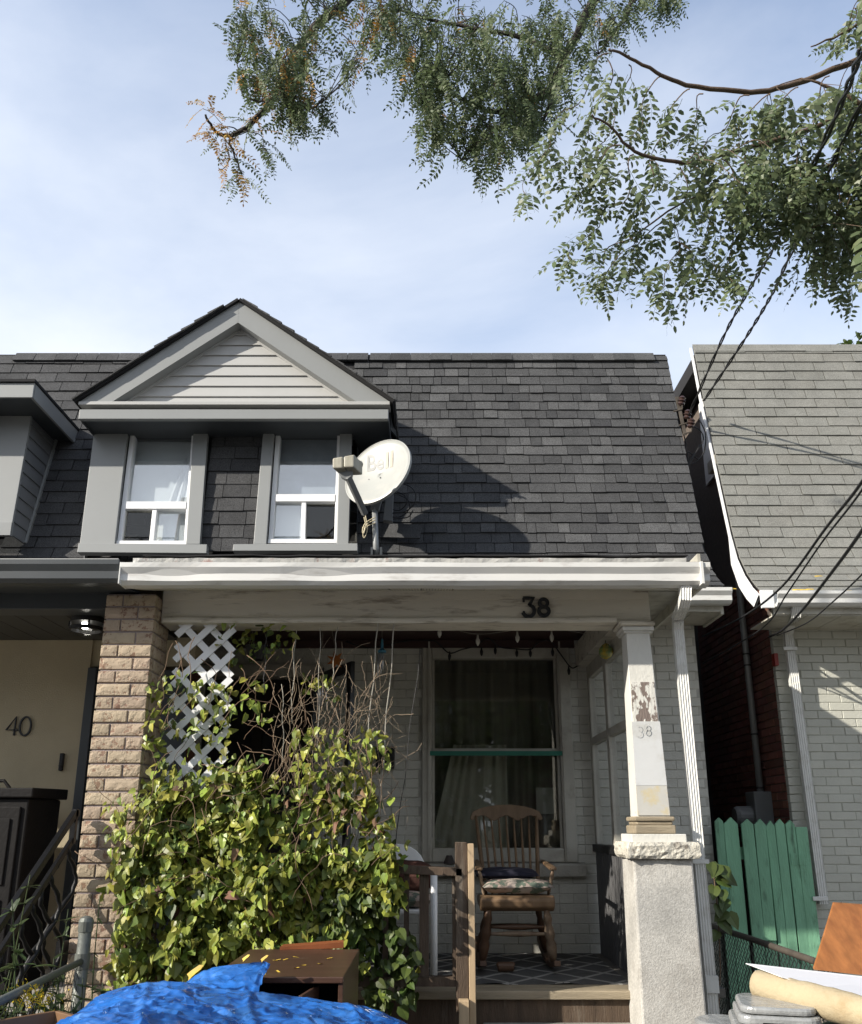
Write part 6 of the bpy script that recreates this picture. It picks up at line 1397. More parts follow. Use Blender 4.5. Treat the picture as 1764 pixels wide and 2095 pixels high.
def make_tree(name, label, trunk_xy, branches, regions, sets, bark, rt, seed, twig_r, trunk_top, extra=None, sprays=()):
    t = thing(name, label, 'tree', (trunk_xy[0], trunk_xy[1], 0)); r = random.Random(seed); allp = []
    base = Vector((trunk_xy[0], trunk_xy[1], 0)); topv = Vector(trunk_top)
    g = MB(); pts = [base + Vector((0,0,-.05)), base + Vector((.02,.0,.6)), base.lerp(topv,.4) + Vector((.05,.05,0)), base.lerp(topv,.75) + Vector((-.04,0,0)), topv]
    pts = smooth_path(pts); g.tube(pts, [.22 - .12*i/(len(pts)-1) for i in range(len(pts))], 14); g.build('trunk', m_trunk, t, smooth=True)
    for (pix, dep0, dep1, r0_, r1_) in branches:
        n = len(pix); P_ = [UD(x, y, dep0 + (dep1-dep0)*i/(n-1)) for i, (x, y) in enumerate(pix)]
        if extra: P_ = [extra(P_[0])] + P_ if extra(P_[0]) is not None else P_
        P_ = smooth_path(P_); m = len(P_); P_ = [q + Vector((.003*math.sin(i*1.9), .003*math.cos(i*1.3), .003*math.sin(i*2.7))) for i, q in enumerate(P_)]
        g = MB(); g.tube(P_, [r0_ + (r1_-r0_)*i/(m-1) for i in range(m)], 8); g.build('branch', bark, t, smooth=True); allp += P_
    FR = []; tw = MB()
    for (poly, n, dj, yellow, size, dep) in regions:
        for _ in range(n):
            x, y = rnd_in(poly, r); base_dep = dep + r.uniform(-dj, dj); tg = UD(x, y, base_dep)
            best = min((q for q in allp[::2]), key=lambda q: (q-tg).length)
            if (best-tg).length > 1.0: best = tg + (best-tg)*(.45/(best-tg).length)
            mid = best.lerp(tg, .5) + Vector((r.gauss(0,.04), r.gauss(0,.04), .08*(best-tg).length + .02)); path = smooth_path([best, mid, tg], 4)
            tw.tube(path, [twig_r*(1-.6*i/(len(path)-1)) for i in range(len(path))], 4, cap=False)
            k = r.randint(3, 5)
            for j in range(k):
                q = path[-1 - min(len(path)-1, int(j*1.3))]
                dirv = Vector((r.gauss(0,.42), r.gauss(0,.42), -.95 + r.gauss(0,.25))); nr = Vector((r.gauss(0,.6), -.7+r.gauss(0,.5), .5+r.gauss(0,.4)))
                FR.append((orient(q, dirv, nr, size*r.uniform(.75,1.2)), 1 if r.random() < yellow else 0))
    for (pix, dep, size, yel) in sprays:
        P_ = smooth_path([UD(x, y, dep + .10*math.sin(i*1.7+dep*9)) for i, (x, y) in enumerate(pix)], 6); P_ = [q + Vector((.022*math.sin(i*.7+dep*31), .02*math.cos(i*.9), .010*math.sin(i*1.3))) for i, q in enumerate(P_)]; tw.tube(P_, [twig_r*1.1*(1-.6*i/(len(P_)-1)) for i in range(len(P_))], 4, cap=False)
        acc = 0
        for i in range(1, len(P_)):
            acc += (P_[i]-P_[i-1]).length
            if acc < .055: continue
            acc = 0; ax_ = (P_[i]-P_[i-1]).normalized()
            for sd in (-1, 1):
                if r.random() < .22: continue
                sidev = ax_.cross(Vector((0,1,0))).normalized()*sd
                FR.append((orient(P_[i], ax_*.75 + sidev*r.uniform(.3,.8) + Vector((r.gauss(0,.12), r.gauss(0,.35), -.35)), Vector((r.gauss(0,.4), -.8, .5 + r.gauss(0,.3))), size*1.28*r.uniform(.7,1.08)*(1-.22*i/len(P_))), 1 if r.random() < yel else 0))
    tw.build('twigs', bark, t, recalc=False, kind='stuff')
    FR.sort(key=lambda q: 0 if inframe(q[0].translation, 10) else 1); r.shuffle(FR); FR.sort(key=lambda q: 0 if inframe(q[0].translation, 10) else 1)
    rest = {}
    for i, (m_, tone) in enumerate(FR):
        me = sets[tone][i % len(sets[tone])]
        if i < 300: inst('leaf', me, m_, t)
        else: rest.setdefault(tone, MB()).add([m_ @ v.co for v in me.vertices], [tuple(p_.vertices) for p_ in me.polygons])
    for tone, b in rest.items(): b.build('crown' if tone == 0 else 'yellow_foliage', sets[tone][0].materials[0], t, recalc=False, kind='stuff')
    return t
hs = [[frond_mesh('locust_frond', m_leaf_h, 11, .19, .0135, .031, i, .15+.1*i) for i in range(5)], [frond_mesh('yellow_frond', m_leaf_y, 11, .18, .0125, .03, i+20, .3) for i in range(3)]]
bs2 = [[frond_mesh('large_frond', m_leaf_b, 7, .26, .030, .068, i+40, .1+.12*i) for i in range(5)], [frond_mesh('large_frond', m_leaf_b, 7, .25, .029, .066, 50, .3)]]
make_tree('honey_locust_tree', 'fine leaved locust tree reaching over the house with yellowing branch tips', (3.6, 2.2),
    [([(1010,-420),(860,-180),(709,0),(651,48),(608,107),(572,179),(536,230),(497,266),(465,278),(440,268),(420,235)], 5.6, 5.0, .036, .006),
     ([(497,266),(470,285),(485,330),(495,356)], 5.0, 5.0, .008, .004), ([(572,185),(596,218),(640,220),(668,200)], 5.0, 4.9, .010, .004), ([(560,210),(520,205),(495,190),(485,130)], 5.0, 5.05, .007,.003),
     ([(1420,-300),(1300,-120),(1211,9),(1180,75),(1154,118),(1132,175),(1079,210),(1031,228),(985,222),(925,190),(902,170)], 5.7, 5.1, .04, .007),
     ([(1079,210),(1020,262),(970,300),(940,330)], 5.1, 5.0, .012, .004), ([(1150,120),(1080,80),(980,60),(880,40),(820,20)], 5.2, 5.3, .018, .006), ([(1300,-120),(1290,10),(1262,60),(1225,110)], 5.5, 5.2, .02, .005), ([(1140,160),(1120,230),(1090,290)], 5.1, 5.0, .012, .004)],
    [([(470,0),(700,0),(690,60),(620,150),(600,240),(500,150),(480,90)], 44, .35, .10, 1.05, 5.05), ([(700,0),(770,10),(780,90),(740,110),(640,130)], 12, .2, .15, 1.0, 5.1), ([(480,120),(600,110),(590,220),(520,200)], 12, .12, .25, 1.0, 5.0),
     ([(590,180),(680,175),(670,225),(600,225)], 9, .15, .06, 1.0, 4.95),
     ([(750,0),(1235,0),(1190,110),(1150,190),(1090,260),(1010,330),(960,310),(870,250),(840,190),(790,110)], 185, .5, .02, 1.1, 5.1), ([(1220,0),(1290,0),(1260,50),(1230,80)], 8, .2, 0, 1.0, 5.2), ([(1310,-30),(1440,-30),(1400,8),(1330,5)], 9, .2, 0, 1.0, 5.3),
     ([(450,-260),(1500,-260),(1400,-10),(470,-10)], 90, .6, .05, 1.1, 5.6)],
    hs, m_bark, .1, 5, .0035, (3.0, 2.3, 5.6), sprays=[([(536,230),(505,262),(470,275),(425,225)], 5.0, .9, .9), ([(465,278),(480,330),(505,388)], 5.0, .95, .5), ([(470,285),(460,330),(455,355)], 5.0, .9, .85), ([(480,268),(530,280),(555,325)], 5.0, .85, .25), ([(497,266),(450,262),(430,280)], 5.0, .85, .9), ([(560,210),(520,235),(490,250)], 5.0, .65, .5), ([(575,185),(640,215),(672,255)], 4.95, .75, .05), ([(572,185),(610,215),(620,265)], 4.95, .75, .05), ([(700,60),(725,110),(735,130)], 5.0, .7, .2), ([(520,150),(490,110),(478,60)], 5.0, .6, .15)])
make_tree('black_locust_tree', 'large leaflet locust tree with brown arching branches above the neighbouring roof', (4.1, 1.6),
    [([(2150,-80),(1950,30),(1764,118),(1627,171),(1535,188),(1404,173),(1342,147),(1277,112),(1246,101)], 4.6, 4.1, .020, .005), ([(2150,60),(1950,140),(1764,215),(1649,267),(1517,306),(1404,333),(1298,309),(1254,263),(1211,236)], 4.6, 3.9, .018, .004),
     ([(2100,180),(1900,260),(1764,330),(1600,350),(1430,398),(1294,484)], 4.7, 4.2, .015, .0035), ([(1764,215),(1700,180),(1640,160)], 4.2, 4.2, .012, .004), ([(2000,330),(1850,400),(1740,430),(1650,470)], 4.6, 4.3, .02, .004), ([(1950,-60),(1820,10),(1720,70),(1660,95)], 4.4, 4.2, .012, .003)],
    [([(1560,330),(1764,320),(1764,500),(1640,450)], 24, .3, 0, .85, 4.3), ([(1540,200),(1764,160),(1764,310),(1580,310)], 15, .3, 0, .85, 4.2), ([(1430,330),(1560,330),(1550,440),(1440,440)], 9, .25, 0, .8, 4.1), ([(1660,470),(1764,470),(1764,570),(1700,580)], 10, .3, 0, .7, 4.4),
     ([(1764,-60),(2050,-60),(2050,520),(1764,520)], 70, .5, 0, 1.0, 4.4)],
    bs2, m_bark2, .1, 8, .003, (3.4, 2.0, 5.2), sprays=[([(1246,101),(1195,180),(1140,260),(1095,340),(1068,400)], 3.95, .62, 0), ([(1255,112),(1235,190),(1200,270),(1170,340)], 4.0, .6, 0), ([(1290,125),(1265,205),(1245,260),(1225,330),(1190,390)], 4.05, .62, 0), ([(1342,150),(1320,220),(1290,290)], 4.1, .6, 0), ([(1404,175),(1372,240),(1345,300),(1335,345)], 4.1, .62, 0), ([(1440,185),(1420,240),(1395,300)], 4.15, .55, 0),
    ([(1298,309),(1282,390),(1240,440),(1195,490),(1160,535)], 3.95, .68, 0), ([(1270,290),(1215,350),(1180,410)], 3.95, .62, 0), ([(1340,325),(1320,400),(1300,470),(1262,540),(1215,575)], 4.0, .7, 0), ([(1404,335),(1392,420),(1385,490),(1372,550),(1345,590)], 4.0, .75, 0), ([(1395,490),(1410,540),(1400,585)], 4.0, .7, 0), ([(1450,325),(1440,410),(1448,480),(1455,560)], 4.1, .75, 0), ([(1294,484),(1255,505),(1225,540),(1208,580)], 4.05, .62, 0), ([(1350,450),(1310,510),(1290,570)], 4.1, .6, 0), ([(1480,318),(1500,420),(1488,510),(1502,585)], 4.05, .75, 0), ([(1517,308),(1530,400),(1520,480)], 4.1, .7, 0),
    ([(1535,188),(1490,240),(1450,300),(1420,330)], 4.15, .65, 0), ([(1570,185),(1520,260),(1490,320)], 4.1, .65, 0), ([(1627,171),(1585,240),(1555,320),(1545,400)], 4.1, .7, 0), ([(1700,148),(1665,230),(1640,310),(1625,380)], 4.15, .7, 0), ([(1649,268),(1625,360),(1605,450)], 4.2, .7, 0), ([(1740,225),(1722,330),(1704,440),(1690,590)], 4.25, .65, 0), ([(1764,290),(1752,420),(1738,600)], 4.3, .65, 0), ([(1640,345),(1590,395),(1548,450)], 4.2, .65, 0), ([(1700,330),(1660,430),(1645,520),(1620,570)], 4.3, .62, 0), ([(1764,10),(1725,55),(1695,105)], 4.2, .5, 0), ([(1590,350),(1560,430),(1570,510)], 4.2, .65, 0)])
# bit of a tree behind the neighbour's roof
ft = thing('far_tree', 'dark tree top showing above the neighbouring roof ridge', 'tree', (7.4, 13.2, 0)); rf_ = random.Random(3); g = MB()
q = U(1790,735,13.0); g.tube([(q.x,13.0,0),(q.x,13.0,q.z)], [.2,.06], 8); g.build('trunk', m_trunk, ft); g = MB()
for _ in range(1500):
    v = Vector((rf_.gauss(0,1), rf_.gauss(0,1), rf_.gauss(0,1))).normalized()*rf_.random()**.4; p_ = Vector((q.x, 13.0, q.z-.35)) + Vector((v.x*.85, v.y*.85, v.z*.85)); m_ = orient(p_, (rf_.gauss(0,1), rf_.gauss(0,1), -.4), (rf_.gauss(0,1), -.5, 1), .13); g.add([m_ @ v2_.co for v2_ in lv_g[0].vertices], [tuple(p2.vertices) for p2 in lv_g[0].polygons])
g.build('crown', m_leaf_vd, ft, recalc=False, kind='stuff')

# ================================================================== WIRES, INSULATORS, POLE
pole = thing('utility_pole', 'wooden utility pole with insulators standing across the pavement', 'utility pole', (-5.2,-2.4,0))
g = MB(); g.tube([(-5.2,-2.4,0),(-5.2,-2.4,10.2)], [.16,.11], 14); g.build('pole_shaft', m_polew, pole, smooth=True)
g = MB(); g.box(-6.1,-4.3,-2.48,-2.36,9.0,9.12); g.build('crossarm', m_polew, pole)
for xx in (-6.0,-5.6,-4.8,-4.4): g = MB(); g.lathe([(.03,0),(.05,.03),(.03,.06),(.05,.09),(.02,.14)], (xx,-2.42,9.12), (0,0,1), 10); g.build('insulator', m_dishg, pole)
for i, xx in enumerate((-6.0,-4.4)):
    g = MB(); g.tube([(-40,-2.42,9.5),(xx,-2.42,9.27),(40,-2.42,9.6)], .012, 5); o = g.build('power_line', m_cable); tag(o, 'black power line strung along the street over the pole crossarm', 'power line', 'power lines along the street')
br = thing('service_bracket', 'rusty bracket with brown insulators on the gable beside the alley', 'bracket', tuple(U(1395,850,7.3)))
for (x, y) in ((1389,822),(1401,850),(1408,868)):
    q = U(x+6, y-2, 7.25); g = MB(); g.lathe([(.016,-.045),(.034,-.03),(.024,-.012),(.040,.0),(.026,.015),(.034,.028),(.014,.045)], q, (.2,-.3,1), 12); g.build('insulator', M('brown_porcelain', (.06,.035,.03), .25), br, smooth=False)
    g = MB(); g.tube([q+Vector((0,0,-.045)), q+Vector((0,.01,-.08)), q+Vector((-.08,.02,-.10))], .008, 6); g.build('hook', m_rust, br)
g = MB(); g.bar(U(1385,812,7.27), U(1402,890,7.27), .03, .012, (0,-1,0)); g.build('mounting_bar', m_rust, br)
def twist_wire(pix, label, r=.011, pts3=None, tw=.010):
    P_ = smooth_path([U(x, y, d) for x, y, d in pix], 14); t = thing('service_wire', label, 'wire')
    for ph in (0, math.pi):
        g = MB(); g.tube([q + Vector((tw*math.cos(i*.9+ph), 0, tw*math.sin(i*.9+ph)))*.8 for i, q in enumerate(P_)], r*.62, 5); g.build('strand', m_cable, t, smooth=True)
twist_wire([(1408,852,7.25),(1480,690,6.4),(1540,580,5.5),(1592,490,4.6),(1700,260,3.0),(1764,100,2.2)], 'twisted black service wire running from the gable bracket up through the foliage')
twist_wire([(1440,820,7.2),(1520,700,6.4),(1575,610,5.7),(1606,545,5.0),(1720,300,3.4),(1850,40,2.4)], 'second twisted black wire crossing the grey shingles just below the first')
def wire(pix, label, r=.008):
    P_ = smooth_path([U(x, y, d) for x, y, d in pix], 8); g = MB(); g.tube(P_, r, 5); o = g.build('cable', m_cable, None, smooth=True); tag(o, label, 'cable')
wire([(1852,830,3.0),(1764,985,3.6),(1690,1080,4.4),(1600,1200,5.6),(1520,1262,6.6),(1438,1302,7.2)], 'upper black cable slanting across the neighbouring gutter to the alley wall', .008)
wire([(1856,848,2.98),(1764,1002,3.6),(1680,1112,4.5),(1610,1215,5.7),(1560,1285,6.6),(1438,1358,7.2)], 'thin black cable sagging from the pair down into the dark alley', .0055)
wire([(1860,930,3.0),(1764,1085,3.7),(1695,1180,4.6),(1640,1250,5.5),(1600,1290,6.4),(1566,1306,7.4)], 'heavy black cable dropping in front of the pale downspout', .009)
wire([(1850,1080,3.6),(1764,1175,4.3),(1700,1235,5.2),(1650,1275,5.9),(1590,1300,6.8)], 'lowest thin cable passing under the neighbouring eave', .005)
for k, pts in enumerate(([(1412,868),(1440,880),(1446,905),(1420,940),(1412,960),(1424,940),(1440,910)], [(1440,860),(1452,890),(1446,930),(1420,950),(1416,925),(1436,940)], [(1404,880),(1412,910),(1406,930),(1418,960)])):
    q_ = cable([U(x-8, y, 7.35 + .05*k) for x, y in pts], .006, 'loose_cable', m_cable, br)

def far_house(x0, x1, y, h, roofh, mat, label):
    t = thing('brick_house', label, 'house', ((x0+x1)/2, y, 0))
    g = MB(); g.box(x0, x1, y-8, y, 0, h); g.build('wall', mat, t)
    g = MB(); g.prism([Vector((x0-.3, y+.4, h)), Vector((x0-.3, y-8.4, h)), Vector((x0-.3, y-4, h+roofh))], Vector((x1-x0+.6,0,0))); g.build('roof', m_sh40, t)
    for k in range(2):
        for i in range(3):
            xx = x0 + (x1-x0)*(i+.5)/3; g = MB(); g.box(xx-.5, xx+.5, y+.002, y+.04, 1.1+2.9*k, 2.7+2.9*k); f = g.build('window', m_vinyl, t); g = MB(); g.box(xx-.42, xx+.42, y+.041, y+.045, 1.2+2.9*k, 2.6+2.9*k); g.build('pane', m_glass, f)
far_house(-16,-7.5,-13,6.2,2.6,m_brickr,'red brick house opposite with the lowest roof'); far_house(-6.5,1.5,-13.5,6.6,2.4,m_stucco,'beige house directly opposite across the street'); far_house(2.5,11,-13,6.3,2.8,m_brickr,'red brick house opposite beyond the beige one')
def street_tree(x, y, h, label, seed):
    t = thing('street_tree', label, 'tree', (x, y, 0)); r = random.Random(seed); g = MB(); g.tube(smooth_path([Vector((x,y,0)), Vector((x+.1,y,h*.3)), Vector((x,y+.1,h*.6)), Vector((x,y,h*.85))]), .16, 10); g.build('trunk', m_trunk, t, smooth=True); g = MB()
    me = lv_g[0]; vs_ = [v.co.copy() for v in me.vertices]; fs_ = [tuple(p_.vertices) for p_ in me.polygons]
    cs = [Vector((x+r.gauss(0,1.3), y+r.gauss(0,1.1), h*.62+r.gauss(0,h*.16))) for _ in range(26)]
    for _ in range(2600):
        c_ = r.choice(cs); m_ = orient(c_ + Vector((r.gauss(0,.5), r.gauss(0,.5), r.gauss(0,.4))), (r.gauss(0,1), r.gauss(0,1), -.5), (r.gauss(0,1), r.gauss(0,1), 1), .26); g.add([m_ @ v for v in vs_], fs_)
    g.build('crown', m_leaf_vd, t, recalc=False, kind='stuff')
street_tree(-4.5,-11.6,8.0,'leafy street tree before the beige house opposite',1); street_tree(2.2,-11.3,7.5,'leafy street tree between the two houses opposite',2); street_tree(7.5,-11.5,8.2,'leafy street tree before the far red house',3)

# ================================================================== FRONT YARD: TARP, CABINET, JUNK
ridge = [(60,2180),(142,2095),(185,2063),(218,2029),(251,2021),(298,2010),(350,2008),(395,2010),(443,2022),(520,2029),(583,2037),(666,2047),(730,2056),(782,2070),(835,2096),(900,2180)]
RP = [U(x, y, 3.6) for x, y in ridge]
def ridge_at(x):
    for a, b_ in zip(RP, RP[1:]):
        if a.x <= x <= b_.x: return a.z + (b_.z-a.z)*(x-a.x)/(b_.x-a.x)
    return RP[0].z if x < RP[0].x else RP[-1].z
g = MB(); nx, ny = 260, 130; X0, X1 = RP[0].x, RP[-1].x
def tz(x, y):
    rz = ridge_at(x); n1_ = mnoise.noise((x*3, y*3, 1)); n2_ = mnoise.noise((x*8+y*5, y*9, 4)); n3_ = 1-abs(mnoise.noise((x*6, y*5, 8)))*2
    if y > 3.6: z = rz - (y-3.6)**2*6 - max(0, y-3.7)*1.2
    else: z = rz - max(0, 3.6-y)*.05 - max(0, 3.05-y)*1.8
    ft_ = min(1, abs(y-3.6)*12 + .25)
    
    def crease(q, w_): return max(0.0, 1 - abs((q % 1) - .5)*w_)
    c1_ = crease((x*.97+y*.24)*2.7 + .12*n1_, 16); c2_ = crease((y*.95-x*.3)*3.1 + .15*n2_, 14); c3_ = crease((x*.6+y*.9)*5.3 + .5*n1_, 9); c4_ = crease((x*.9-y*.55)*6.1 + .6*n2_, 9)
    v1_ = abs(mnoise.noise((x*11+y*3, y*9, 2))); v2_ = abs(mnoise.noise((x*21, y*17, 5)))
    return max(.04, z + ft_*(.016*n1_ + .006*n2_ + .009*c1_ + .007*c2_ + .006*c3_ + .006*c4_ - .010*v1_ - .003*v2_))
for i in range(nx+1):
    for k in range(ny+1):
        x = X0 + (X1-X0)*i/nx; y = 2.6 + 1.45*k/ny; g.v.append((x, y, tz(x, y)))
g.f = [(i*(ny+1)+k, (i+1)*(ny+1)+k, (i+1)*(ny+1)+k+1, i*(ny+1)+k+1) for i in range(nx) for k in range(ny)]
# the raised corner leaning on the cabinet
fp = [(378,2012),(400,1995),(436,1979),(489,1972),(542,1967),(553,1972)]; o_ = len(g.v); nf, mf = 40, 16
def along(P_, t):
    t *= len(P_)-1; i = min(int(t), len(P_)-2); f = t-i; return P_[i].lerp(P_[i+1], f)
topP = [U(x, y, 3.90) for x, y in fp]; botP = [U(x, y, 3.66) for x, y in ((388,2016),(420,2022),(450,2028),(480,2032),(510,2034),(527,2034))]
for i in range(nf+1):
    for k in range(mf+1):
        t, s_ = i/nf, k/mf; q = along(topP, t).lerp(along(botP, t), s_); bl_ = math.sin(math.pi*s_)*.03; g.v.append((q.x + .006*mnoise.noise((q.x*9,s_*4,2)), q.y - bl_ + .018*mnoise.noise((t*7, s_*5, 3)) , q.z + .012*mnoise.noise((t*9, s_*6, 6))*(s_ > .05)))
g.f += [(o_+i*(mf+1)+k, o_+(i+1)*(mf+1)+k, o_+(i+1)*(mf+1)+k+1, o_+i*(mf+1)+k+1) for i in range(nf) for k in range(mf)]; g.m = [0]*len(g.f)
o = g.build('tarpaulin', m_tarp, None, recalc=False, smooth=True); tag(o, 'crumpled bright blue tarpaulin draped over a heap in the front yard', 'tarp')
# brown cabinet
cab = thing('discarded_cabinet', 'dark brown wooden cabinet with open front standing by the blue tarpaulin', 'cabinet', (-.6, 4.3, 0))
cf, cbk = 3.95, 4.80; ct = U(600,1999,cf).z; cxl, cxr = -.93, U(703,1999,cf).x
g = MB(); g.box(cxl, cxr, cf, cbk, ct-.025, ct); g.build('top_panel', m_cab, cab, bev=0.004)
g = MB(); g.box(cxr-.022, cxr-.002, cf+.01, cbk-.01, .05, ct-.026); g.build('side_panel', m_cab, cab, bev=0.002); g = MB(); g.box(cxl+.002, cxl+.022, cf+.01, cbk-.01, .05, ct-.026); g.build('side_panel', m_cab, cab)
g = MB(); g.box(cxl+.023, cxr-.023, cbk-.03, cbk-.011, .05, ct-.026); g.build('back_panel', m_black, cab); g = MB(); g.box(cxl+.023, cxr-.023, cf+.03, cbk-.031, .45, .47); g.build('shelf', m_cab, cab); g = MB(); g.box(cxl+.023, cxr-.023, cf+.02, cbk-.031, .03, .06); g.build('base_panel', m_cab, cab)
a = U(620,2045,3.93); b_ = U(651,1992,4.1)
g = MB(); g.hexa([(a.x,3.80,.3),(a.x+.015,3.80,.3),(b_.x+.015,4.05,.3),(b_.x,4.05,.3),(a.x,3.80,ct-.045),(a.x+.015,3.80,ct-.045),(b_.x+.015,4.05,ct-.045),(b_.x,4.05,ct-.045)]); g.build('door', m_cab, cab, bev=0.002)
q = UZ(640,1932,ct+.02); g = MB(); g.hexa([(q.x-.16,q.y-.06,ct+.001),(q.x+.16,q.y+.0,ct+.001),(q.x+.15,q.y+.1,ct+.001),(q.x-.16,q.y+.05,ct+.001),(q.x-.16,q.y-.06,ct+.014),(q.x+.16,q.y+.0,ct+.03),(q.x+.15,q.y+.1,ct+.03),(q.x-.16,q.y+.05,ct+.014)]); o = g.build('loose_board', m_redb); tag(o, 'thin red brown board lying at the back of the cabinet top', 'board')
lf_m = leaf_mesh('small_fallen_leaf', m_fall, .2, .2)
FL = [(565,1986),(590,1962),(600,1958),(575,1963),(625,1975),(652,1972),(560,1965),(610,1980),(680,1960),(540,1990)]
for i, (x, y) in enumerate(FL):
    q = UZ(x, y, ct+.003); o = inst('fallen_leaf', lf_m, orient(q, (r0.gauss(0,1), r0.gauss(0,.6), 0), (0,0,1), .035), None); tag(o, 'small yellow fallen leaf lying on the brown cabinet top', 'leaf', 'yellow leaves fallen on the cabinet')
for i, (x, y) in enumerate(((386,2006),(497,1971),(535,1972))):
    q = U(x, y, 3.62 if i == 0 else 3.86) + Vector((0,0,.012)); o = inst('fallen_leaf', lf_m, orient(q, (.5,-.2,.5), (0,-.7,.7), .07 if i == 0 else .035), None); tag(o, ('bright yellow leaf caught on the rim of the blue tarpaulin', 'tiny yellow leaf on the raised tarpaulin corner', 'tiny yellow leaf on the tarpaulin tip by the cabinet')[i], 'leaf')
# right hand junk pile
g = MB(); P_ = [U(1706,1848,3.75), U(1880,1860,3.75), U(1850,2005,3.45), U(1665,1984,3.45)]; g.prism(P_, Vector((.003,.016,.004))); o = g.build('plywood_board', m_ply, None, bev=0.002); tag(o, 'orange brown veneered board leaning on the junk pile', 'board')
r5 = random.Random(6)
for i, (p0, p1, p2, p3, lab) in enumerate((((1526,1972),(1775,2000),(1800,2060),(1600,2000),'top white paper sheet slanting across the cream roll'), ((1545,1987),(1775,2030),(1800,2085),(1640,2025),'lower paper sheets wedged over the cream roll'), ((1560,1990),(1780,2012),(1800,2068),(1655,2020),'middle white paper sheet between the two others'))):
    g = MB()
    d_ = 3.30 - .02*i
    for k in range(1 if i != 1 else 4): g.prism([U(*p0, d_)+Vector((.01*k,0,-.006*k)), U(*p1, d_)+Vector((0,0,-.006*k)), U(*p2, d_-.22)+Vector((0,0,-.006*k)), U(*p3, d_-.2)+Vector((.015*k,0,-.006*k))], Vector((0,0,.0025)))
    o = g.build('paper_sheet', m_paper); tag(o, lab, 'paper')
a, b_ = U(1552,2014,3.22), U(1800,2082,2.85); g = MB(); ax_ = (b_-a).normalized()
pts = [a.lerp(b_, t/14) for t in range(15)]; g.tube([a - ax_*.008] + pts, [.03] + [.046 + .004*mnoise.noise((t*1.3,0,0)) + (.003 if t > 5 else 0) for t in range(15)], 20); o = g.build('rolled_carpet', m_foam, None, smooth=True); tag(o, 'cream coloured carpet roll lying under the white papers', 'carpet roll')
bn = thing('waste_bin', 'black plastic bin holding up the junk pile beside the fence', 'bin', (1.5, 2.9, 0))
q = U(1700,2075,3.0); g = MB(); g.hexa([(1.15,2.55,0),(1.75,2.55,0),(1.75,3.15,0),(1.15,3.15,0),(1.08,2.48,q.z-.10),(1.85,2.48,q.z-.10),(1.85,3.22,q.z-.10),(1.08,3.22,q.z-.10)]); g.build('body', m_blackp, bn, bev=0.02)
g = MB(); nn = 16
for i in range(nn+1):
    for k in range(nn+1):
        u, v = i/nn, k/nn; e = (1-(2*u-1)**6)*(1-(2*v-1)**6); g.v.append((1.12+.78*u, 2.45+.75*v, q.z-.11+.085*e + .02*mnoise.noise((u*4,v*4,1))))
g.f = [(i*(nn+1)+k, (i+1)*(nn+1)+k, (i+1)*(nn+1)+k+1, i*(nn+1)+k+1) for i in range(nn) for k in range(nn)]; g.m = [0]*len(g.f); g.build('bulging_lid', m_blackp, bn, recalc=False, smooth=True)
tb = thing('plastic_tub', 'murky clear plastic tub with a thick lid by the chain link fence', 'tub', (1.15, 3.1, 0))
def rrect(cx_, cy_, hx, hy, rr_, n=5): return [(cx_ + sx_*(hx-rr_) + rr_*math.cos(rad(a0+90*k/n)), cy_ + sy_*(hy-rr_) + rr_*math.sin(rad(a0+90*k/n))) for (sx_, sy_, a0) in ((1,1,0),(-1,1,90),(-1,-1,180),(1,-1,270)) for k in range(n+1)]
ctb = U(1585,2062,3.1)
def slab(name, z0_, z1_, hx, hy, mat, parent, rot=.0):
    g = MB(); pl = rrect(0, 0, hx, hy, .05); ca, sa = math.cos(rot), math.sin(rot); g.prism([Vector((ctb.x + x*ca - y*sa, 3.1 + x*sa + y*ca, z0_)) for x, y in pl], Vector((0,0,z1_-z0_))); return g.build(name, mat, parent, bev=0.008)
zl = ctb.z; slab('lid_top', zl+.0, zl+.022, .115, .13, m_plast, tb, -.25); slab('lid_step', zl-.03, zl-.002, .125, .14, m_plast, tb, -.25); slab('lid_rim', zl-.06, zl-.032, .14, .155, m_plast, tb, -.25); slab('body', .3, zl-.062, .12, .135, m_plast, tb, -.25)
slab('handle_clip', zl-.075, zl-.02, .012, .175, m_plast, tb, -.25)
g = MB(); q = U(1555,2070,3.35); g.lathe([(.02,-.09),(.05,-.07),(.06,0),(.05,.06),(.03,.075)], q, (.3,-1,.1), 16); o = g.build('terracotta_pot', M('brown_terracotta', (.2,.09,.05), .7), None, smooth=False); tag(o, 'brown clay pot lying on its side behind the plastic tub', 'pot')
q = U(1480,2088,4.6); g = MB(); g.lathe([(.10,-.35),(.125,-.02),(.135,-.02),(.135,.0),(.12,.005),(.004,.006)], q, (0,0,1), 24); o = g.build('bucket', m_plast, None, smooth=False); tag(o, 'cloudy plastic bucket at the foot of the porch downspout', 'bucket')
# planter bottom left
pb = thing('planter_box', 'brown wooden planter box in the lower corner below the goldenrod', 'planter', (-1.9, 3.5, 0))
a = U(118,2066,3.55); b_ = UZ(-40,2092,a.z)
d = (a-b_); d.z = 0; d.normalize(); c_ = Vector((d.y,-d.x,0))
for (p0, p1, nm) in ((b_ - d*.2, a, 'front_board'), (a, a - c_*.28 if c_.y > 0 else a + c_*.28, 'end_board')):
    g = MB(); n2 = (p1-p0).cross(Vector((0,0,1))).normalized()*.018; p0, p1 = p0.copy(), p1.copy(); p0.z = p1.z = a.z
    g.hexa([p0-Vector((0,0,.3)), p1-Vector((0,0,.3)), p1+n2-Vector((0,0,.3)), p0+n2-Vector((0,0,.3)), p0, p1, p1+n2, p0+n2]); g.build(nm, M('planter_brown', (.16,.085,.04), .6, .3, 6), pb, bev=0.003)
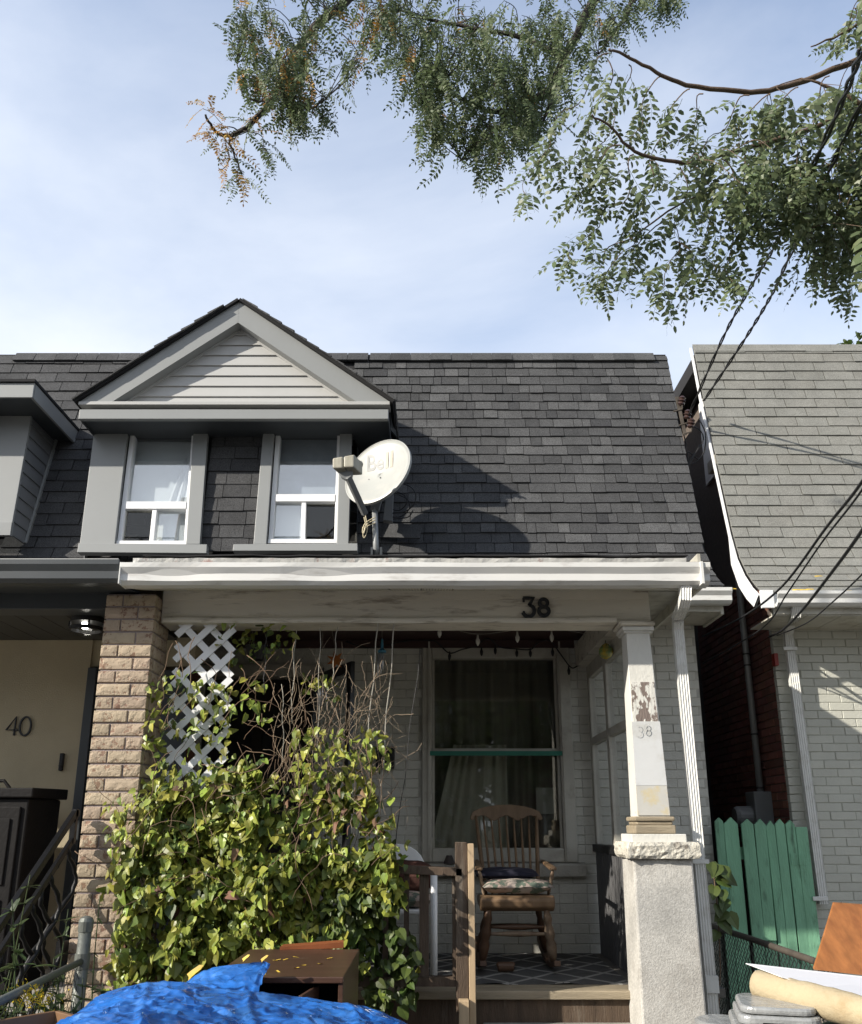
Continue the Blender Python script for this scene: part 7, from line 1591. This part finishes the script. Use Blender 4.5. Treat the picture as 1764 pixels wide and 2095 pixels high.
# weeds
wd_ = random.Random(19); ws = [leaf_mesh('weed_leaf', m_leaf_w, .2, w_) for w_ in (.18,.26)]
def weed(x, y, d, h, n, label, flower=0, ls=.06):
    q = U(x, y, d); t = thing('weed_plant' if not flower else 'goldenrod', label, 'plant', (q.x, d, 0)); top = Vector((q.x, d, q.z)); base = Vector((q.x+wd_.gauss(0,.05), d, max(0, q.z-h))); P_ = smooth_path([base, base.lerp(top,.5)+Vector((wd_.gauss(0,.03),wd_.gauss(0,.03),0)), top], 6)
    g = MB(); g.tube(P_, [.005-.003*i/(len(P_)-1) for i in range(len(P_))], 5); g.build('stem', m_leaf_w, t, smooth=True)
    b = MB()
    for i in range(n):
        p_ = P_[int(wd_.uniform(.15,1)*(len(P_)-1))]; m_ = orient(p_, (wd_.gauss(0,1), wd_.gauss(0,1), wd_.uniform(-.3,.6)), (0,0,1), ls*wd_.uniform(.6,1.3)); me = ws[i % 2]; b.add([m_ @ v.co for v in me.vertices], [tuple(p2.vertices) for p2 in me.polygons])
    b.build('foliage', m_leaf_w, t, recalc=False, kind='stuff')
    if flower:
        b = MB()
        for i in range(110):
            v = Vector((wd_.gauss(0,.035), wd_.gauss(0,.03), wd_.gauss(0,.022))); m_ = orient(top+v, (wd_.gauss(0,1), wd_.gauss(0,1), 1), (1,0,.3), .014); b.add([m_ @ q2.co for q2 in ws[0].vertices], [tuple(p2.vertices) for p2 in ws[0].polygons])
        b.build('flower_head', m_yel, t, recalc=False, kind='stuff')
weed(52,2036,3.75,.5,30,'goldenrod with a bright yellow head above the planter box',1); weed(75,2048,3.8,.5,24,'smaller goldenrod head drooping beside the planter',1)
weed(62,1790,4.1,.95,26,'tall thin weed rising in front of the iron railing',0,.05); weed(25,1840,4.0,.9,26,'leafy weed crossing the lower end of the iron railing',0,.06); weed(140,1860,4.4,.9,34,'slender weed between the railing and the brick pillar',0,.05); weed(205,1830,4.7,.9,14,'wispy weed growing up the face of the brick pillar',0,.04)
for i, (x, y, d) in enumerate(((170,2000,4.2),(210,2010,4.25),(245,2015,4.3),(120,1990,4.2),(90,2010,4.0),(190,2040,4.05),(150,2050,3.95),(230,2050,4.1),(270,2030,4.2),(205,2075,3.9),(130,2030,3.95),(110,1960,4.3),(20,1985,3.9),(40,1930,4.0))):
    weed(x, y, d, .7, 46, 'leafy green weed in the clump below the brick pillar', 0, .07)
for o in [o for o in COL.objects if o.get('label') == 'leafy green weed in the clump below the brick pillar']: o['group'] = 'weeds below the pillar'
# leaves in the neighbour gutter
for i, (x, y) in enumerate(((1635,1208),(1650,1207),(1622,1208),(1668,1180),(1730,1210),(1492,1206))):
    q = U(x, y, 6.47 if i < 5 else 6.5); o = inst('fallen_leaf', lf_m, orient(q, (1, -.2, .2), (0,-.6,.8), .06), None); tag(o, 'yellow fallen leaf resting along the neighbouring eave gutter' if i < 5 else 'green leaf sprig poking from the small eave gutter end', 'leaf', 'yellow leaves along the neighbouring gutter' if i < 5 else None)
